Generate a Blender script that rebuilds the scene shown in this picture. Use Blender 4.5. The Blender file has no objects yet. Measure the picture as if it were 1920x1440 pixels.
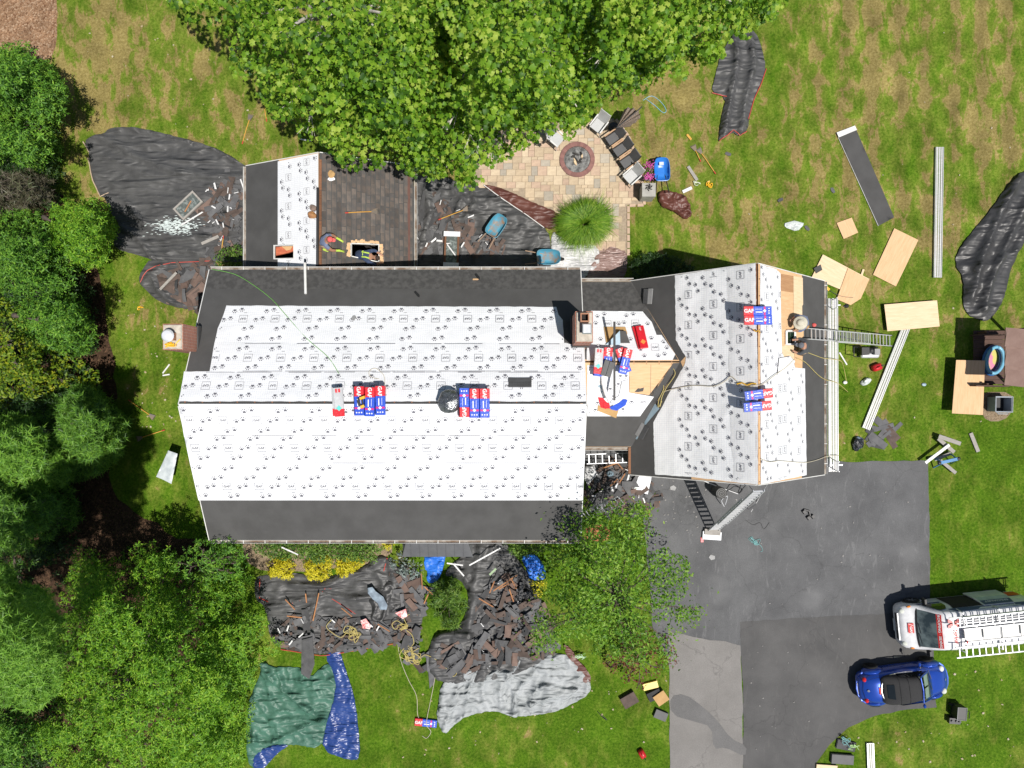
import bpy, bmesh, math, random
import numpy as np
from mathutils import Vector, Matrix, Quaternion, noise
from mathutils.geometry import delaunay_2d_cdt

R = math.radians
rnd = random.Random(7)
sc = bpy.context.scene
col = sc.collection

# ---------------------------------------------------------------- camera
CAM_H = 32.5           # metres above the lawn
FPX = 1331.0           # focal length in photo pixels (1920 wide)
NX, NY = 980.0, 755.0  # point of the photo straight below the drone
cam_d = bpy.data.cameras.new('camera')
cam_d.sensor_width = 36.0
cam_d.lens = 36.0 * FPX / 1920.0
cam_d.shift_x = -(NX - 960) / 1920.0
cam_d.shift_y = (NY - 720) / 1920.0
cam_d.clip_end = 400
cam = bpy.data.objects.new('camera', cam_d)
cam.location = (0, 0, CAM_H)
col.objects.link(cam)
sc.camera = cam

# ---------------------------------------------------------------- sky, sun, exposure
SUN_DIR = Vector((-0.30, 0.30, -1.0)).normalized()
world = bpy.data.worlds.new('World')
sc.world = world
world.use_nodes = True
wn = world.node_tree.nodes
sky = wn.new('ShaderNodeTexSky')
sky.sky_type = 'NISHITA'
sky.sun_disc = False
sky.sun_elevation = math.asin(-SUN_DIR.z)
sky.sun_rotation = math.atan2(-SUN_DIR.x, -SUN_DIR.y)
wn['Background'].inputs['Strength'].default_value = 0.062
world.node_tree.links.new(sky.outputs['Color'], wn['Background'].inputs['Color'])
sun_d = bpy.data.lights.new('sun', 'SUN')
sun_d.energy = 4.8
sun_d.angle = R(0.53)
sun_d.color = (1.0, 0.955, 0.89)
sun = bpy.data.objects.new('sun', sun_d)
sun.rotation_euler = SUN_DIR.to_track_quat('-Z', 'Y').to_euler()
sun.location = (20, -20, 60)
col.objects.link(sun)
sc.view_settings.view_transform = 'Standard'
sc.view_settings.look = 'None'
sc.view_settings.exposure = 0.12
sc.view_settings.gamma = 1.0
sc.view_settings.use_curve_mapping = False
sc.cycles.max_bounces = 6
sc.cycles.diffuse_bounces = 3
sc.cycles.glossy_bounces = 3
sc.cycles.transmission_bounces = 4
sc.cycles.transparent_max_bounces = 6
sc.cycles.use_denoising = True
sc.cycles.caustics_reflective = False
sc.cycles.caustics_refractive = False

# ---------------------------------------------------------------- where a spot of the plot lies
def P(px, py, z=0.0):
    k = (CAM_H - z) / FPX
    return Vector(((px - NX) * k, (NY - py) * k, z))

class Plane:                       # z = a + b x + c y
    def __init__(s, a, b, c): s.a, s.b, s.c = a, b, c
    def z(s, x, y): return s.a + s.b * x + s.c * y
    def at(s, px, py):
        u, v = (px - NX) / FPX, (NY - py) / FPX
        d = (CAM_H - s.a) / (1 + s.b * u + s.c * v)
        return Vector((u * d, v * d, CAM_H - d))
    def normal(s): return Vector((-s.b, -s.c, 1)).normalized()
    def frame(s, ang=0.0):
        """local x along the level line turned by ang (about the normal), z along the normal"""
        n = s.normal()
        x = Vector((math.cos(ang), math.sin(ang), 0))
        x = (x - n * x.dot(n)).normalized()
        y = n.cross(x)
        return Matrix((x, y, n)).transposed()
GROUND = Plane(0, 0, 0)

# ---------------------------------------------------------------- materials
MATS = {}
def _base(name):
    m = bpy.data.materials.new(name); m.use_nodes = True
    MATS[name] = m
    return m, m.node_tree.nodes, m.node_tree.links, m.node_tree.nodes['Principled BSDF']
def rgba(c): return (c[0], c[1], c[2], 1)
def mix_node(n, l, fac, a, b, mode='MIX'):
    x = n.new('ShaderNodeMix'); x.data_type = 'RGBA'; x.blend_type = mode
    for sock, val in ((x.inputs['Factor'], fac), (x.inputs['A'], a), (x.inputs['B'], b)):
        if isinstance(val, bpy.types.NodeSocket): l.new(val, sock)
        elif isinstance(val, (tuple, list)): sock.default_value = rgba(val)
        else: sock.default_value = val
    return x.outputs['Result']
def noise_node(n, l, vec, scale, detail=3, rough=.55, dist=0):
    t = n.new('ShaderNodeTexNoise'); t.inputs['Scale'].default_value = scale
    t.inputs['Detail'].default_value = detail; t.inputs['Roughness'].default_value = rough
    t.inputs['Distortion'].default_value = dist
    if vec is not None: l.new(vec, t.inputs['Vector'])
    return t.outputs['Fac']
def ramp_node(n, l, fac, stops, interp='LINEAR'):
    r = n.new('ShaderNodeValToRGB'); r.color_ramp.interpolation = interp
    while len(r.color_ramp.elements) < len(stops): r.color_ramp.elements.new(.5)
    for e, (p, c) in zip(r.color_ramp.elements, stops):
        e.position = p; e.color = rgba(c) if not isinstance(c, (int, float)) else (c, c, c, 1)
    l.new(fac, r.inputs['Fac'])
    return r.outputs['Color']
def map_node(n, l, vec, scale=(1, 1, 1), rot=(0, 0, 0)):
    m = n.new('ShaderNodeMapping'); m.inputs['Scale'].default_value = scale
    m.inputs['Rotation'].default_value = rot
    l.new(vec, m.inputs['Vector']); return m.outputs['Vector']
def bump_node(n, l, b, h, strength, dist=.05):
    x = n.new('ShaderNodeBump'); x.inputs['Strength'].default_value = strength
    x.inputs['Distance'].default_value = dist
    l.new(h, x.inputs['Height']); l.new(x.outputs['Normal'], b.inputs['Normal'])

def M(name, c, c2=None, rough=.6, scale=4.0, bump=0.0, bscale=30.0, metal=0.0, spec=.5, rand=0.0, stretch=(1, 1, 1), coat=0.0, lo=.35, hi=.65, detail=4):
    """one plain surface: two tones by noise, optional relief, optional tone change from piece to piece"""
    if name in MATS: return MATS[name]
    m, n, l, b = _base(name)
    tc = n.new('ShaderNodeTexCoord').outputs['Object']
    vec = map_node(n, l, tc, stretch)
    if c2 is None: c2 = tuple(x * .82 for x in c)
    f = ramp_node(n, l, noise_node(n, l, vec, scale, detail), [(lo, 0.0), (hi, 1.0)])
    out = mix_node(n, l, f, c, c2)
    if rand:
        oi = n.new('ShaderNodeObjectInfo').outputs['Random']
        hsv = n.new('ShaderNodeHueSaturation'); l.new(out, hsv.inputs['Color'])
        mr = n.new('ShaderNodeMapRange'); l.new(oi, mr.inputs['Value'])
        mr.inputs['To Min'].default_value = 1 - rand; mr.inputs['To Max'].default_value = 1 + rand
        l.new(mr.outputs['Result'], hsv.inputs['Value']); out = hsv.outputs['Color']
    l.new(out, b.inputs['Base Color'])
    b.inputs['Roughness'].default_value = rough; b.inputs['Metallic'].default_value = metal
    b.inputs['Specular IOR Level'].default_value = spec; b.inputs['Coat Weight'].default_value = coat
    if bump: bump_node(n, l, b, noise_node(n, l, vec, bscale, 5, .6), bump)
    return m

def leaf_mat(name, cols, trans=.3, rough=.5):
    m, n, l, b = _base(name)
    g = n.new('ShaderNodeNewGeometry').outputs['Random Per Island']
    k = len(cols)
    tc = n.new('ShaderNodeTexCoord').outputs['Object']
    patch = noise_node(n, l, tc, .35, 2)
    ma = n.new('ShaderNodeMath'); ma.operation = 'MULTIPLY_ADD'
    l.new(patch, ma.inputs[0]); ma.inputs[1].default_value = .9; ma.inputs[2].default_value = -.45
    ad = n.new('ShaderNodeMath'); ad.operation = 'ADD'; ad.use_clamp = True
    l.new(g, ad.inputs[0]); l.new(ma.outputs[0], ad.inputs[1])
    c = ramp_node(n, l, ad.outputs[0], [(i / max(1, k - 1), x) for i, x in enumerate(cols)])
    l.new(c, b.inputs['Base Color']); b.inputs['Roughness'].default_value = rough
    b.inputs['Specular IOR Level'].default_value = .35
    t = n.new('ShaderNodeBsdfTranslucent')
    hs = n.new('ShaderNodeHueSaturation'); hs.inputs['Value'].default_value = 1.5; hs.inputs['Hue'].default_value = .485
    l.new(c, hs.inputs['Color']); l.new(hs.outputs['Color'], t.inputs['Color'])
    mx = n.new('ShaderNodeMixShader'); mx.inputs[0].default_value = trans
    l.new(b.outputs[0], mx.inputs[1]); l.new(t.outputs[0], mx.inputs[2])
    l.new(mx.outputs[0], n['Material Output'].inputs['Surface'])
    return m

def tarp_mat(name, c, c2, rough=.4, weave=1.0, spec=.5, crumple=.35, crscale=5.0, depth=.16):
    m, n, l, b = _base(name)
    tc = n.new('ShaderNodeTexCoord').outputs['Object']
    f = noise_node(n, l, tc, 1.1, 5, .6)
    l.new(mix_node(n, l, ramp_node(n, l, f, [(.35, 0.), (.7, 1.)]), c, c2), b.inputs['Base Color'])
    rr = n.new('ShaderNodeMapRange'); l.new(noise_node(n, l, tc, 7, 3), rr.inputs['Value'])
    rr.inputs['To Min'].default_value = rough - .12; rr.inputs['To Max'].default_value = rough + .15
    l.new(rr.outputs['Result'], b.inputs['Roughness'])
    b.inputs['Specular IOR Level'].default_value = spec
    hs = []
    for k, (rot, sc3) in enumerate((((0, 0, .25), (.22, 1.9, 1)), ((0, 0, 1.2), (.5, 1.6, 1)))):
        t = n.new('ShaderNodeTexNoise'); t.noise_type = 'RIDGED_MULTIFRACTAL'; t.inputs['Scale'].default_value = crscale * (.42 if k == 0 else .8)
        t.inputs['Detail'].default_value = 6; t.inputs['Roughness'].default_value = .62; t.inputs['Distortion'].default_value = .25
        l.new(map_node(n, l, tc, sc3, rot), t.inputs['Vector']); hs.append(t.outputs['Fac'])
    a = n.new('ShaderNodeMath'); a.operation = 'MULTIPLY_ADD'
    l.new(hs[1], a.inputs[0]); a.inputs[1].default_value = .45; l.new(hs[0], a.inputs[2])
    bump_node(n, l, b, a.outputs[0], crumple, depth)
    return m

# ---------------------------------------------------------------- objects
def tag(o, label=None, cat=None, group=None, kind=None):
    for k, v in (('label', label), ('category', cat), ('group', group), ('kind', kind)):
        if v: o[k] = v
    return o
def empty(name, loc=(0, 0, 0), rz=0.0, label=None, cat=None, group=None, rot=None):
    o = bpy.data.objects.new(name, None); col.objects.link(o)
    o.empty_display_size = .2
    o.location = loc; o.rotation_euler = rot if rot else (0, 0, rz)
    return tag(o, label, cat, group)
def link(name, me, parent=None, loc=None, rot=None, label=None, cat=None, group=None, kind=None):
    o = bpy.data.objects.new(name, me); col.objects.link(o)
    if parent is not None: o.parent = parent
    if loc is not None: o.location = loc
    if rot is not None: o.rotation_euler = rot
    return tag(o, label, cat, group, kind)
def copy_tree(o, parent=None):
    c = o.copy(); col.objects.link(c); c.parent = parent
    for ch in o.children: copy_tree(ch, c)
    return c
def np_mesh(name, v, f, mat, smooth=False):
    """v (N,3), f (K,3|4) arrays -> mesh, quickly"""
    v = np.asarray(v, dtype=np.float32); f = np.asarray(f, dtype=np.int32)
    me = bpy.data.meshes.new(name)
    me.vertices.add(len(v)); me.vertices.foreach_set('co', v.ravel())
    k = f.shape[1]
    me.loops.add(f.size); me.loops.foreach_set('vertex_index', f.ravel())
    me.polygons.add(len(f))
    me.polygons.foreach_set('loop_start', np.arange(0, f.size, k, dtype=np.int32))
    try: me.polygons.foreach_set('loop_total', np.full(len(f), k, dtype=np.int32))
    except Exception: pass
    me.update(calc_edges=True)
    if smooth: me.polygons.foreach_set('use_smooth', np.ones(len(f), dtype=bool))
    me.materials.append(mat)
    return me

class MB:
    """collects shapes; build() links them as one mesh object"""
    def __init__(s): s.v, s.f, s.mi, s.cur = [], [], [], 0
    def mat(s, i): s.cur = i; return s
    def add(s, vs, fs, mx=None):
        o = len(s.v)
        s.v += [(mx @ Vector(v)) if mx is not None else Vector(v) for v in vs]
        s.f += [tuple(i + o for i in f) for f in fs]; s.mi += [s.cur] * len(fs)
        return s
    def box(s, c, d, rz=0, mx=None, taper=1.0):
        x, y, z = d[0] / 2, d[1] / 2, d[2] / 2
        t = taper
        vs = [(-x, -y, -z), (x, -y, -z), (x, y, -z), (-x, y, -z), (-x * t, -y * t, z), (x * t, -y * t, z), (x * t, y * t, z), (-x * t, y * t, z)]
        m = Matrix.Translation(c) @ Matrix.Rotation(rz, 4, 'Z')
        if mx is not None: m = mx @ m
        return s.add(vs, [(0, 3, 2, 1), (4, 5, 6, 7), (0, 1, 5, 4), (1, 2, 6, 5), (2, 3, 7, 6), (3, 0, 4, 7)], m)
    def prism(s, poly, z0, z1, mx=None):
        n = len(poly)
        vs = [(p[0], p[1], z0) for p in poly] + [(p[0], p[1], z1) for p in poly]
        fs = [tuple(range(n - 1, -1, -1)), tuple(range(n, 2 * n))] + [(i, (i + 1) % n, n + (i + 1) % n, n + i) for i in range(n)]
        return s.add(vs, fs, mx)
    def bar(s, a, b, w, h, up=(0, 0, 1)):
        a, b = Vector(a), Vector(b); d = b - a; L = d.length
        if L < 1e-6: return s
        x = d / L; u = Vector(up); y = u.cross(x)
        if y.length < 1e-4: y = Vector((0, 1, 0)).cross(x)
        y.normalize(); z = x.cross(y)
        m = Matrix.Translation((a + b) / 2) @ Matrix((x, y, z)).transposed().to_4x4()
        return s.box((0, 0, 0), (L, w, h), mx=m)
    def tube(s, pts, r, n=6, caps=True):
        pts = [Vector(p) for p in pts]; k = len(pts); o = len(s.v)
        rs = r if isinstance(r, (list, tuple)) else [r] * k
        up = Vector((0, 0, 1)); vs, fs = [], []
        for i, p in enumerate(pts):
            d = pts[min(i + 1, k - 1)] - pts[max(i - 1, 0)]
            if d.length < 1e-7: d = Vector((1, 0, 0))
            d.normalize(); a = up.cross(d)
            if a.length < .05: a = Vector((1, 0, 0)).cross(d)
            a.normalize(); b = d.cross(a)
            for j in range(n):
                t = 2 * math.pi * j / n
                vs.append(p + (a * math.cos(t) + b * math.sin(t)) * rs[i])
        for i in range(k - 1):
            for j in range(n):
                fs.append((i * n + j, i * n + (j + 1) % n, (i + 1) * n + (j + 1) % n, (i + 1) * n + j))
        if caps: fs += [tuple(range(n - 1, -1, -1)), tuple(range((k - 1) * n, k * n))]
        return s.add(vs, fs)
    def lathe(s, prof, n=16, mx=None):
        vs = [(r * math.cos(2 * math.pi * j / n), r * math.sin(2 * math.pi * j / n), z) for r, z in prof for j in range(n)]
        fs = [(i * n + j, i * n + (j + 1) % n, (i + 1) * n + (j + 1) % n, (i + 1) * n + j) for i in range(len(prof) - 1) for j in range(n)]
        if prof[0][0] > 1e-5: fs.append(tuple(range(n - 1, -1, -1)))
        if prof[-1][0] > 1e-5: fs.append(tuple(range((len(prof) - 1) * n, len(prof) * n)))
        return s.add(vs, fs, mx)
    def ball(s, c, r, n=10, m=6, mx=None):
        r = r if isinstance(r, (tuple, list)) else (r, r, r)
        vs, fs = [], []
        for i in range(m + 1):
            a = math.pi * i / m
            for j in range(n):
                t = 2 * math.pi * j / n
                vs.append((c[0] + r[0] * math.sin(a) * math.cos(t), c[1] + r[1] * math.sin(a) * math.sin(t), c[2] - r[2] * math.cos(a)))
        for i in range(m):
            for j in range(n): fs.append((i * n + j, i * n + (j + 1) % n, (i + 1) * n + (j + 1) % n, (i + 1) * n + j))
        return s.add(vs, fs, mx)
    def loft(s, secs, closed=False, caps=True, mx=None):
        n = len(secs[0]); vs = [p for q in secs for p in q]; fs = []
        for i in range(len(secs) - 1):
            for j in range(n if closed else n - 1):
                fs.append((i * n + j, i * n + (j + 1) % n, (i + 1) * n + (j + 1) % n, (i + 1) * n + j))
        if caps: fs += [tuple(range(n - 1, -1, -1)), tuple(range((len(secs) - 1) * n, len(secs) * n))]
        return s.add(vs, fs, mx)
    def mesh(s, name, mats, smooth=False):
        me = bpy.data.meshes.new(name)
        me.from_pydata([tuple(v) for v in s.v], [], s.f)
        for m in (mats if isinstance(mats, (list, tuple)) else [mats]): me.materials.append(m)
        if any(s.mi): me.polygons.foreach_set('material_index', s.mi)
        if smooth: me.polygons.foreach_set('use_smooth', [True] * len(s.f))
        me.update()
        return me
    def build(s, name, mats, parent=None, smooth=False, center=False, fix=False, **kw):
        loc = None
        if center and s.v:
            xs = [v.x for v in s.v]; ys = [v.y for v in s.v]; zs = [v.z for v in s.v]
            loc = Vector(((min(xs) + max(xs)) / 2, (min(ys) + max(ys)) / 2, min(zs)))
            s.v = [v - loc for v in s.v]
        me = s.mesh(name, mats, smooth)
        if fix:
            bm = bmesh.new(); bm.from_mesh(me); bmesh.ops.remove_doubles(bm, verts=bm.verts, dist=1e-5)
            bmesh.ops.recalc_face_normals(bm, faces=bm.faces); bm.to_mesh(me); bm.free()
        return link(name, me, parent, loc, **kw)

# ---------------------------------------------------------------- sheets (tarps, felt, underlayment, ground patches)
def inside(p, poly):
    x, y = p; c = False; j = len(poly) - 1
    for i in range(len(poly)):
        xi, yi = poly[i]; xj, yj = poly[j]
        if (yi > y) != (yj > y) and x < (xj - xi) * (y - yi) / (yj - yi) + xi: c = not c
        j = i
    return c
def dist_edge(p, poly):
    best = 1e9; px, py = p
    for i in range(len(poly)):
        ax, ay = poly[i]; bx, by = poly[(i + 1) % len(poly)]
        dx, dy = bx - ax, by - ay; L = dx * dx + dy * dy
        t = 0 if L == 0 else max(0, min(1, ((px - ax) * dx + (py - ay) * dy) / L))
        best = min(best, math.hypot(px - ax - t * dx, py - ay - t * dy))
    return best
def densify(poly, step, jit=0.0, rg=rnd):
    out = []
    for i in range(len(poly)):
        a, b = poly[i], poly[(i + 1) % len(poly)]
        L = math.hypot(b[0] - a[0], b[1] - a[1]); k = max(1, int(L / step))
        for j in range(k):
            t = j / k
            q = [a[0] + (b[0] - a[0]) * t, a[1] + (b[1] - a[1]) * t]
            if jit and j: q[0] += rg.uniform(-jit, jit); q[1] += rg.uniform(-jit, jit)
            out.append(tuple(q))
    return out
def smooth_poly(poly, k=2):
    for _ in range(k):
        out = []
        for i in range(len(poly)):
            a, b = poly[i], poly[(i + 1) % len(poly)]
            out += [(a[0] * .75 + b[0] * .25, a[1] * .75 + b[1] * .25), (a[0] * .25 + b[0] * .75, a[1] * .25 + b[1] * .75)]
        poly = out
    return poly
def cdt(poly, step, holes=(), jit=.25, rg=rnd):
    pts = [Vector(p) for p in poly]; n = len(pts)
    edges = [(i, (i + 1) % n) for i in range(n)]
    for h in holes:
        o = len(pts); pts += [Vector(p) for p in h]
        edges += [(o + i, o + (i + 1) % len(h)) for i in range(len(h))]
    xs = [p[0] for p in poly]; ys = [p[1] for p in poly]
    y = min(ys) + step / 2; row = 0
    while y < max(ys):
        x = min(xs) + step * (.5 if row % 2 else .1)
        while x < max(xs):
            q = (x + rg.uniform(-jit, jit) * step, y + rg.uniform(-jit, jit) * step)
            if inside(q, poly) and dist_edge(q, poly) > step * .4 and not any(inside(q, h) for h in holes): pts.append(Vector(q))
            x += step
        y += step * .87; row += 1
    r = delaunay_2d_cdt(pts, edges, [], 0, 1e-5)
    vs, fs = r[0], r[2]
    out = []
    for f in fs:
        c = (sum(vs[i][0] for i in f) / 3, sum(vs[i][1] for i in f) / 3)
        if inside(c, poly) and not any(inside(c, h) for h in holes):
            a, b, d = (vs[i] for i in f)
            if (b[0] - a[0]) * (d[1] - a[1]) - (b[1] - a[1]) * (d[0] - a[0]) < 0: f = (f[0], f[2], f[1])
            out.append(tuple(f))
    return [(v[0], v[1]) for v in vs], out
def pxpoly(poly, plane=GROUND, z=None):
    if z is not None: return [tuple(P(x, y, z)[:2]) for x, y in poly]
    return [tuple(plane.at(x, y)[:2]) for x, y in poly]
def flat_wr(x, y): return 0.0
def wrinkle(amp, scale=1.0, ang=0.0, stretch=3.0, seed=0.0, fine=.35):
    ca, sa = math.cos(ang), math.sin(ang)
    def f(x, y):
        u, v = (x * ca + y * sa) / stretch, (-x * sa + y * ca)
        a = noise.noise(Vector((x * .5, y * .5, seed + 9))) * .8
        n1 = 1 - abs(noise.noise(Vector((u * scale, v * scale + a, seed)))) * 2.4
        n2 = 1 - abs(noise.noise(Vector((u * scale * 2.7 + 5, v * scale * 2.3 + a, seed + 3)))) * 2.4
        n3 = noise.noise(Vector((x * scale * 4, y * scale * 4, seed + 5)))
        return amp * (max(0, n1) ** 1.6 * .75 + max(0, n2) ** 1.5 * fine + n3 * fine * .35)
    return f
def folds(lines, plane=GROUND):
    """soft ridges along drawn lines: (points in photo pixels, height, half width)"""
    L = [([tuple(plane.at(*p)[:2]) for p in pts], h, w) for pts, h, w in lines]
    def f(x, y):
        z = 0
        for pts, h, w in L:
            best = 1e9
            for (ax, ay), (bx, by) in zip(pts, pts[1:]):
                dx, dy = bx - ax, by - ay; q = dx * dx + dy * dy
                t = max(0, min(1, ((x - ax) * dx + (y - ay) * dy) / q))
                best = min(best, math.hypot(x - ax - t * dx, y - ay - t * dy))
            z += h * math.exp(-(best / w) ** 2)
        return z
    return f
def sheet(name, poly, plane, off, mat, step=.25, wr=flat_wr, holes=(), parent=None, jit=0.0, thick=0.0, edge_drop=True, round_=0, center=True, smooth=True, **kw):
    """a cloth, felt or board lying on a plane; poly in plan metres"""
    if round_: poly = smooth_poly(poly, round_)
    dense = densify(poly, step, jit)
    vs, fs = cdt(dense, step, [densify(h, step) for h in holes])
    n0 = len(dense)
    out = []
    for i, (x, y) in enumerate(vs):
        w = wr(x, y)
        if edge_drop and i < n0: w *= .25
        out.append(Vector((x, y, plane.z(x, y) + off + w)))
    mb = MB(); mb.v = out; mb.f = list(fs); mb.mi = [0] * len(fs)
    if thick:
        cnt = {}
        for f in fs:
            for a, b in ((f[0], f[1]), (f[1], f[2]), (f[2], f[0])): cnt[(a, b)] = 1
        o = len(out)
        mb.v += [v - Vector((0, 0, thick)) for v in out]
        mb.f += [(f[2] + o, f[1] + o, f[0] + o) for f in fs]
        mb.f += [(b, a, a + o, b + o) for a, b in cnt if (b, a) not in cnt]
        mb.mi = [0] * len(mb.f)
    ob = mb.build(name, mat, parent, smooth=smooth and not thick, center=center and parent is None, **kw)
    return ob

# ---------------------------------------------------------------- writing and prints
_TXT = {}
def text_geo(body, size=1.0, bold=.0):
    key = (body, bold)
    if key not in _TXT:
        c = bpy.data.curves.new('lettering', 'FONT'); c.body = body; c.size = 1; c.offset = bold
        c.resolution_u = 2; c.align_x = 'CENTER'; c.align_y = 'CENTER'
        o = bpy.data.objects.new('lettering', c); col.objects.link(o)
        dg = bpy.context.evaluated_depsgraph_get(); dg.update()
        me = o.evaluated_get(dg).to_mesh()
        v = [tuple(x.co) for x in me.vertices]; f = [tuple(p.vertices) for p in me.polygons]
        o.evaluated_get(dg).to_mesh_clear()
        bpy.data.objects.remove(o); bpy.data.curves.remove(c)
        xs = [q[0] for q in v]; ys = [q[1] for q in v]
        cx, cy = (min(xs) + max(xs)) / 2, (min(ys) + max(ys)) / 2
        _TXT[key] = ([(x - cx, y - cy, 0) for x, y, z in v], f)
    v, f = _TXT[key]
    return [(x * size, y * size, z) for x, y, z in v], f
def ell(cx, cy, rx, ry, n=7, rot=0.0):
    c, s = math.cos(rot), math.sin(rot)
    return [(cx + rx * math.cos(t) * c - ry * math.sin(t) * s, cy + rx * math.cos(t) * s + ry * math.sin(t) * c) for t in (2 * math.pi * i / n for i in range(n))]
def paw_geo(size):
    polys = [[(-.30, -.16), (-.20, -.34), (0, -.27), (.20, -.34), (.30, -.16), (.17, .04), (0, .12), (-.17, .04)],
             ell(-.40, .10, .085, .13, 6, .5), ell(-.17, .36, .09, .15, 6, .15), ell(.15, .36, .09, .15, 6, -.15), ell(.40, .10, .085, .13, 6, -.5)]
    v, f = [], []
    for p in polys:
        o = len(v); v += [(x * size, y * size, 0) for x, y in p]; f.append(tuple(range(o, o + len(p))))
    return v, f
def frame_geo(w, h, t):
    a, b = (w / 2, h / 2), (w / 2 - t, h / 2 - t)
    v = [(-a[0], -a[1], 0), (a[0], -a[1], 0), (a[0], a[1], 0), (-a[0], a[1], 0), (-b[0], -b[1], 0), (b[0], -b[1], 0), (b[0], b[1], 0), (-b[0], b[1], 0)]
    return v, [(0, 1, 5, 4), (1, 2, 6, 5), (2, 3, 7, 6), (3, 0, 4, 7)]
class Print:
    """flat print on a sloping sheet, following its wrinkles"""
    def __init__(s, plane, off, wr=flat_wr, clip=None, holes=()): s.p, s.off, s.wr, s.mb, s.clip, s.holes = plane, off, wr, MB(), clip, holes
    def put(s, geo, at, ang=0.0):
        fr = s.p.frame(ang)
        pts = [at + fr @ Vector(q) for q in geo[0]]
        if s.clip:
            keep = [inside((q.x, q.y), s.clip) and not any(inside((q.x, q.y), h) for h in s.holes) for q in pts]
        else: keep = [True] * len(pts)
        pts = [Vector((q.x, q.y, s.p.z(q.x, q.y) + s.off + s.wr(q.x, q.y))) for q in pts]
        fs = [f for f in geo[1] if all(keep[i] for i in f)]
        if fs: s.mb.add(pts, fs)
    def paw(s, at, ang, size=.205): s.put(paw_geo(size), at, ang)
    def logo(s, at, ang, size=.125, box=.31):
        s.put(text_geo('GAF', size, .02), at, ang)
        s.put(frame_geo(box, box * .98, .011), at, ang)
# ================================================================ materials of the setting
def lawn_material():
    m, n, l, b = _base('lawn')
    tc = n.new('ShaderNodeTexCoord').outputs['Object']
    sx = n.new('ShaderNodeSeparateXYZ'); l.new(tc, sx.inputs[0])
    fine = noise_node(n, l, tc, 9.0, 8, .75)
    micro = noise_node(n, l, tc, 26.0, 4, .7)
    mid = noise_node(n, l, map_node(n, l, tc, (1.25, .6, 1)), 1.5, 7, .68, .4)
    big = noise_node(n, l, tc, .22, 3, .55)
    green = ramp_node(n, l, fine, [(.30, (.020, .056, .003)), (.44, (.058, .132, .006)), (.56, (.098, .185, .011)), (.74, (.20, .29, .04))])
    ygr = ramp_node(n, l, fine, [(.28, (.062, .092, .010)), (.46, (.150, .200, .024)), (.60, (.210, .255, .042)), (.78, (.36, .38, .11))])
    dry = ramp_node(n, l, fine, [(.25, (.12, .085, .03)), (.5, (.30, .225, .085)), (.8, (.50, .40, .19))])
    # mowing stripes run up and down the right-hand lawn
    wob = n.new('ShaderNodeMath'); wob.operation = 'MULTIPLY_ADD'
    l.new(noise_node(n, l, tc, .5, 3), wob.inputs[0]); wob.inputs[1].default_value = 1.1; l.new(sx.outputs['X'], wob.inputs[2])
    st = n.new('ShaderNodeMath'); st.operation = 'MULTIPLY'; l.new(wob.outputs[0], st.inputs[0]); st.inputs[1].default_value = 2 * math.pi / 1.25
    sn = n.new('ShaderNodeMath'); sn.operation = 'SINE'; l.new(st.outputs[0], sn.inputs[0])
    reach = n.new('ShaderNodeMapRange'); l.new(sx.outputs['X'], reach.inputs['Value'])
    reach.inputs['From Min'].default_value = 9; reach.inputs['From Max'].default_value = 16
    ry = n.new('ShaderNodeMapRange'); l.new(sx.outputs['Y'], ry.inputs['Value'])
    ry.inputs['From Min'].default_value = 3; ry.inputs['From Max'].default_value = 9
    rm = n.new('ShaderNodeMath'); rm.operation = 'MULTIPLY'; l.new(reach.outputs[0], rm.inputs[0]); l.new(ry.outputs[0], rm.inputs[1])
    sm = n.new('ShaderNodeMath'); sm.operation = 'MULTIPLY'; l.new(sn.outputs[0], sm.inputs[0]); l.new(rm.outputs[0], sm.inputs[1])
    # dryness grows toward the back lawn
    yy = n.new('ShaderNodeMapRange'); l.new(sx.outputs['Y'], yy.inputs['Value'])
    yy.inputs['From Min'].default_value = -4; yy.inputs['From Max'].default_value = 9
    yy.inputs['To Min'].default_value = -.13; yy.inputs['To Max'].default_value = .05
    def addn(a, b_, k=1.0):
        x = n.new('ShaderNodeMath'); x.operation = 'MULTIPLY_ADD'
        l.new(b_, x.inputs[0]); x.inputs[1].default_value = k; l.new(a, x.inputs[2]); return x.outputs[0]
    d = addn(addn(addn(mid, big, .6), yy.outputs[0]), sm.outputs[0], .06)
    d = addn(d, micro, .22)
    c = mix_node(n, l, ramp_node(n, l, d, [(.76, 0.), (.98, 1.)]), green, ygr)
    c = mix_node(n, l, ramp_node(n, l, d, [(.955, 0.), (1.04, .5), (1.12, .85)]), c, dry)
    sb = n.new('ShaderNodeMath'); sb.operation = 'MULTIPLY_ADD'; l.new(sm.outputs[0], sb.inputs[0]); sb.inputs[1].default_value = -.16; sb.inputs[2].default_value = 1.0
    cb_ = n.new('ShaderNodeCombineColor'); [l.new(sb.outputs[0], cb_.inputs[i]) for i in range(3)]
    c = mix_node(n, l, 1.0, c, cb_.outputs[0], 'MULTIPLY')
    dark = ramp_node(n, l, noise_node(n, l, tc, .7, 7, .68), [(.3, .62), (.66, 1.2)])
    c = mix_node(n, l, 1.0, c, dark, 'MULTIPLY')
    l.new(c, b.inputs['Base Color']); b.inputs['Roughness'].default_value = .95
    b.inputs['Specular IOR Level'].default_value = .1
    h = addn(fine, micro, .8)
    bump_node(n, l, b, h, .9, .06)
    return m
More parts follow.
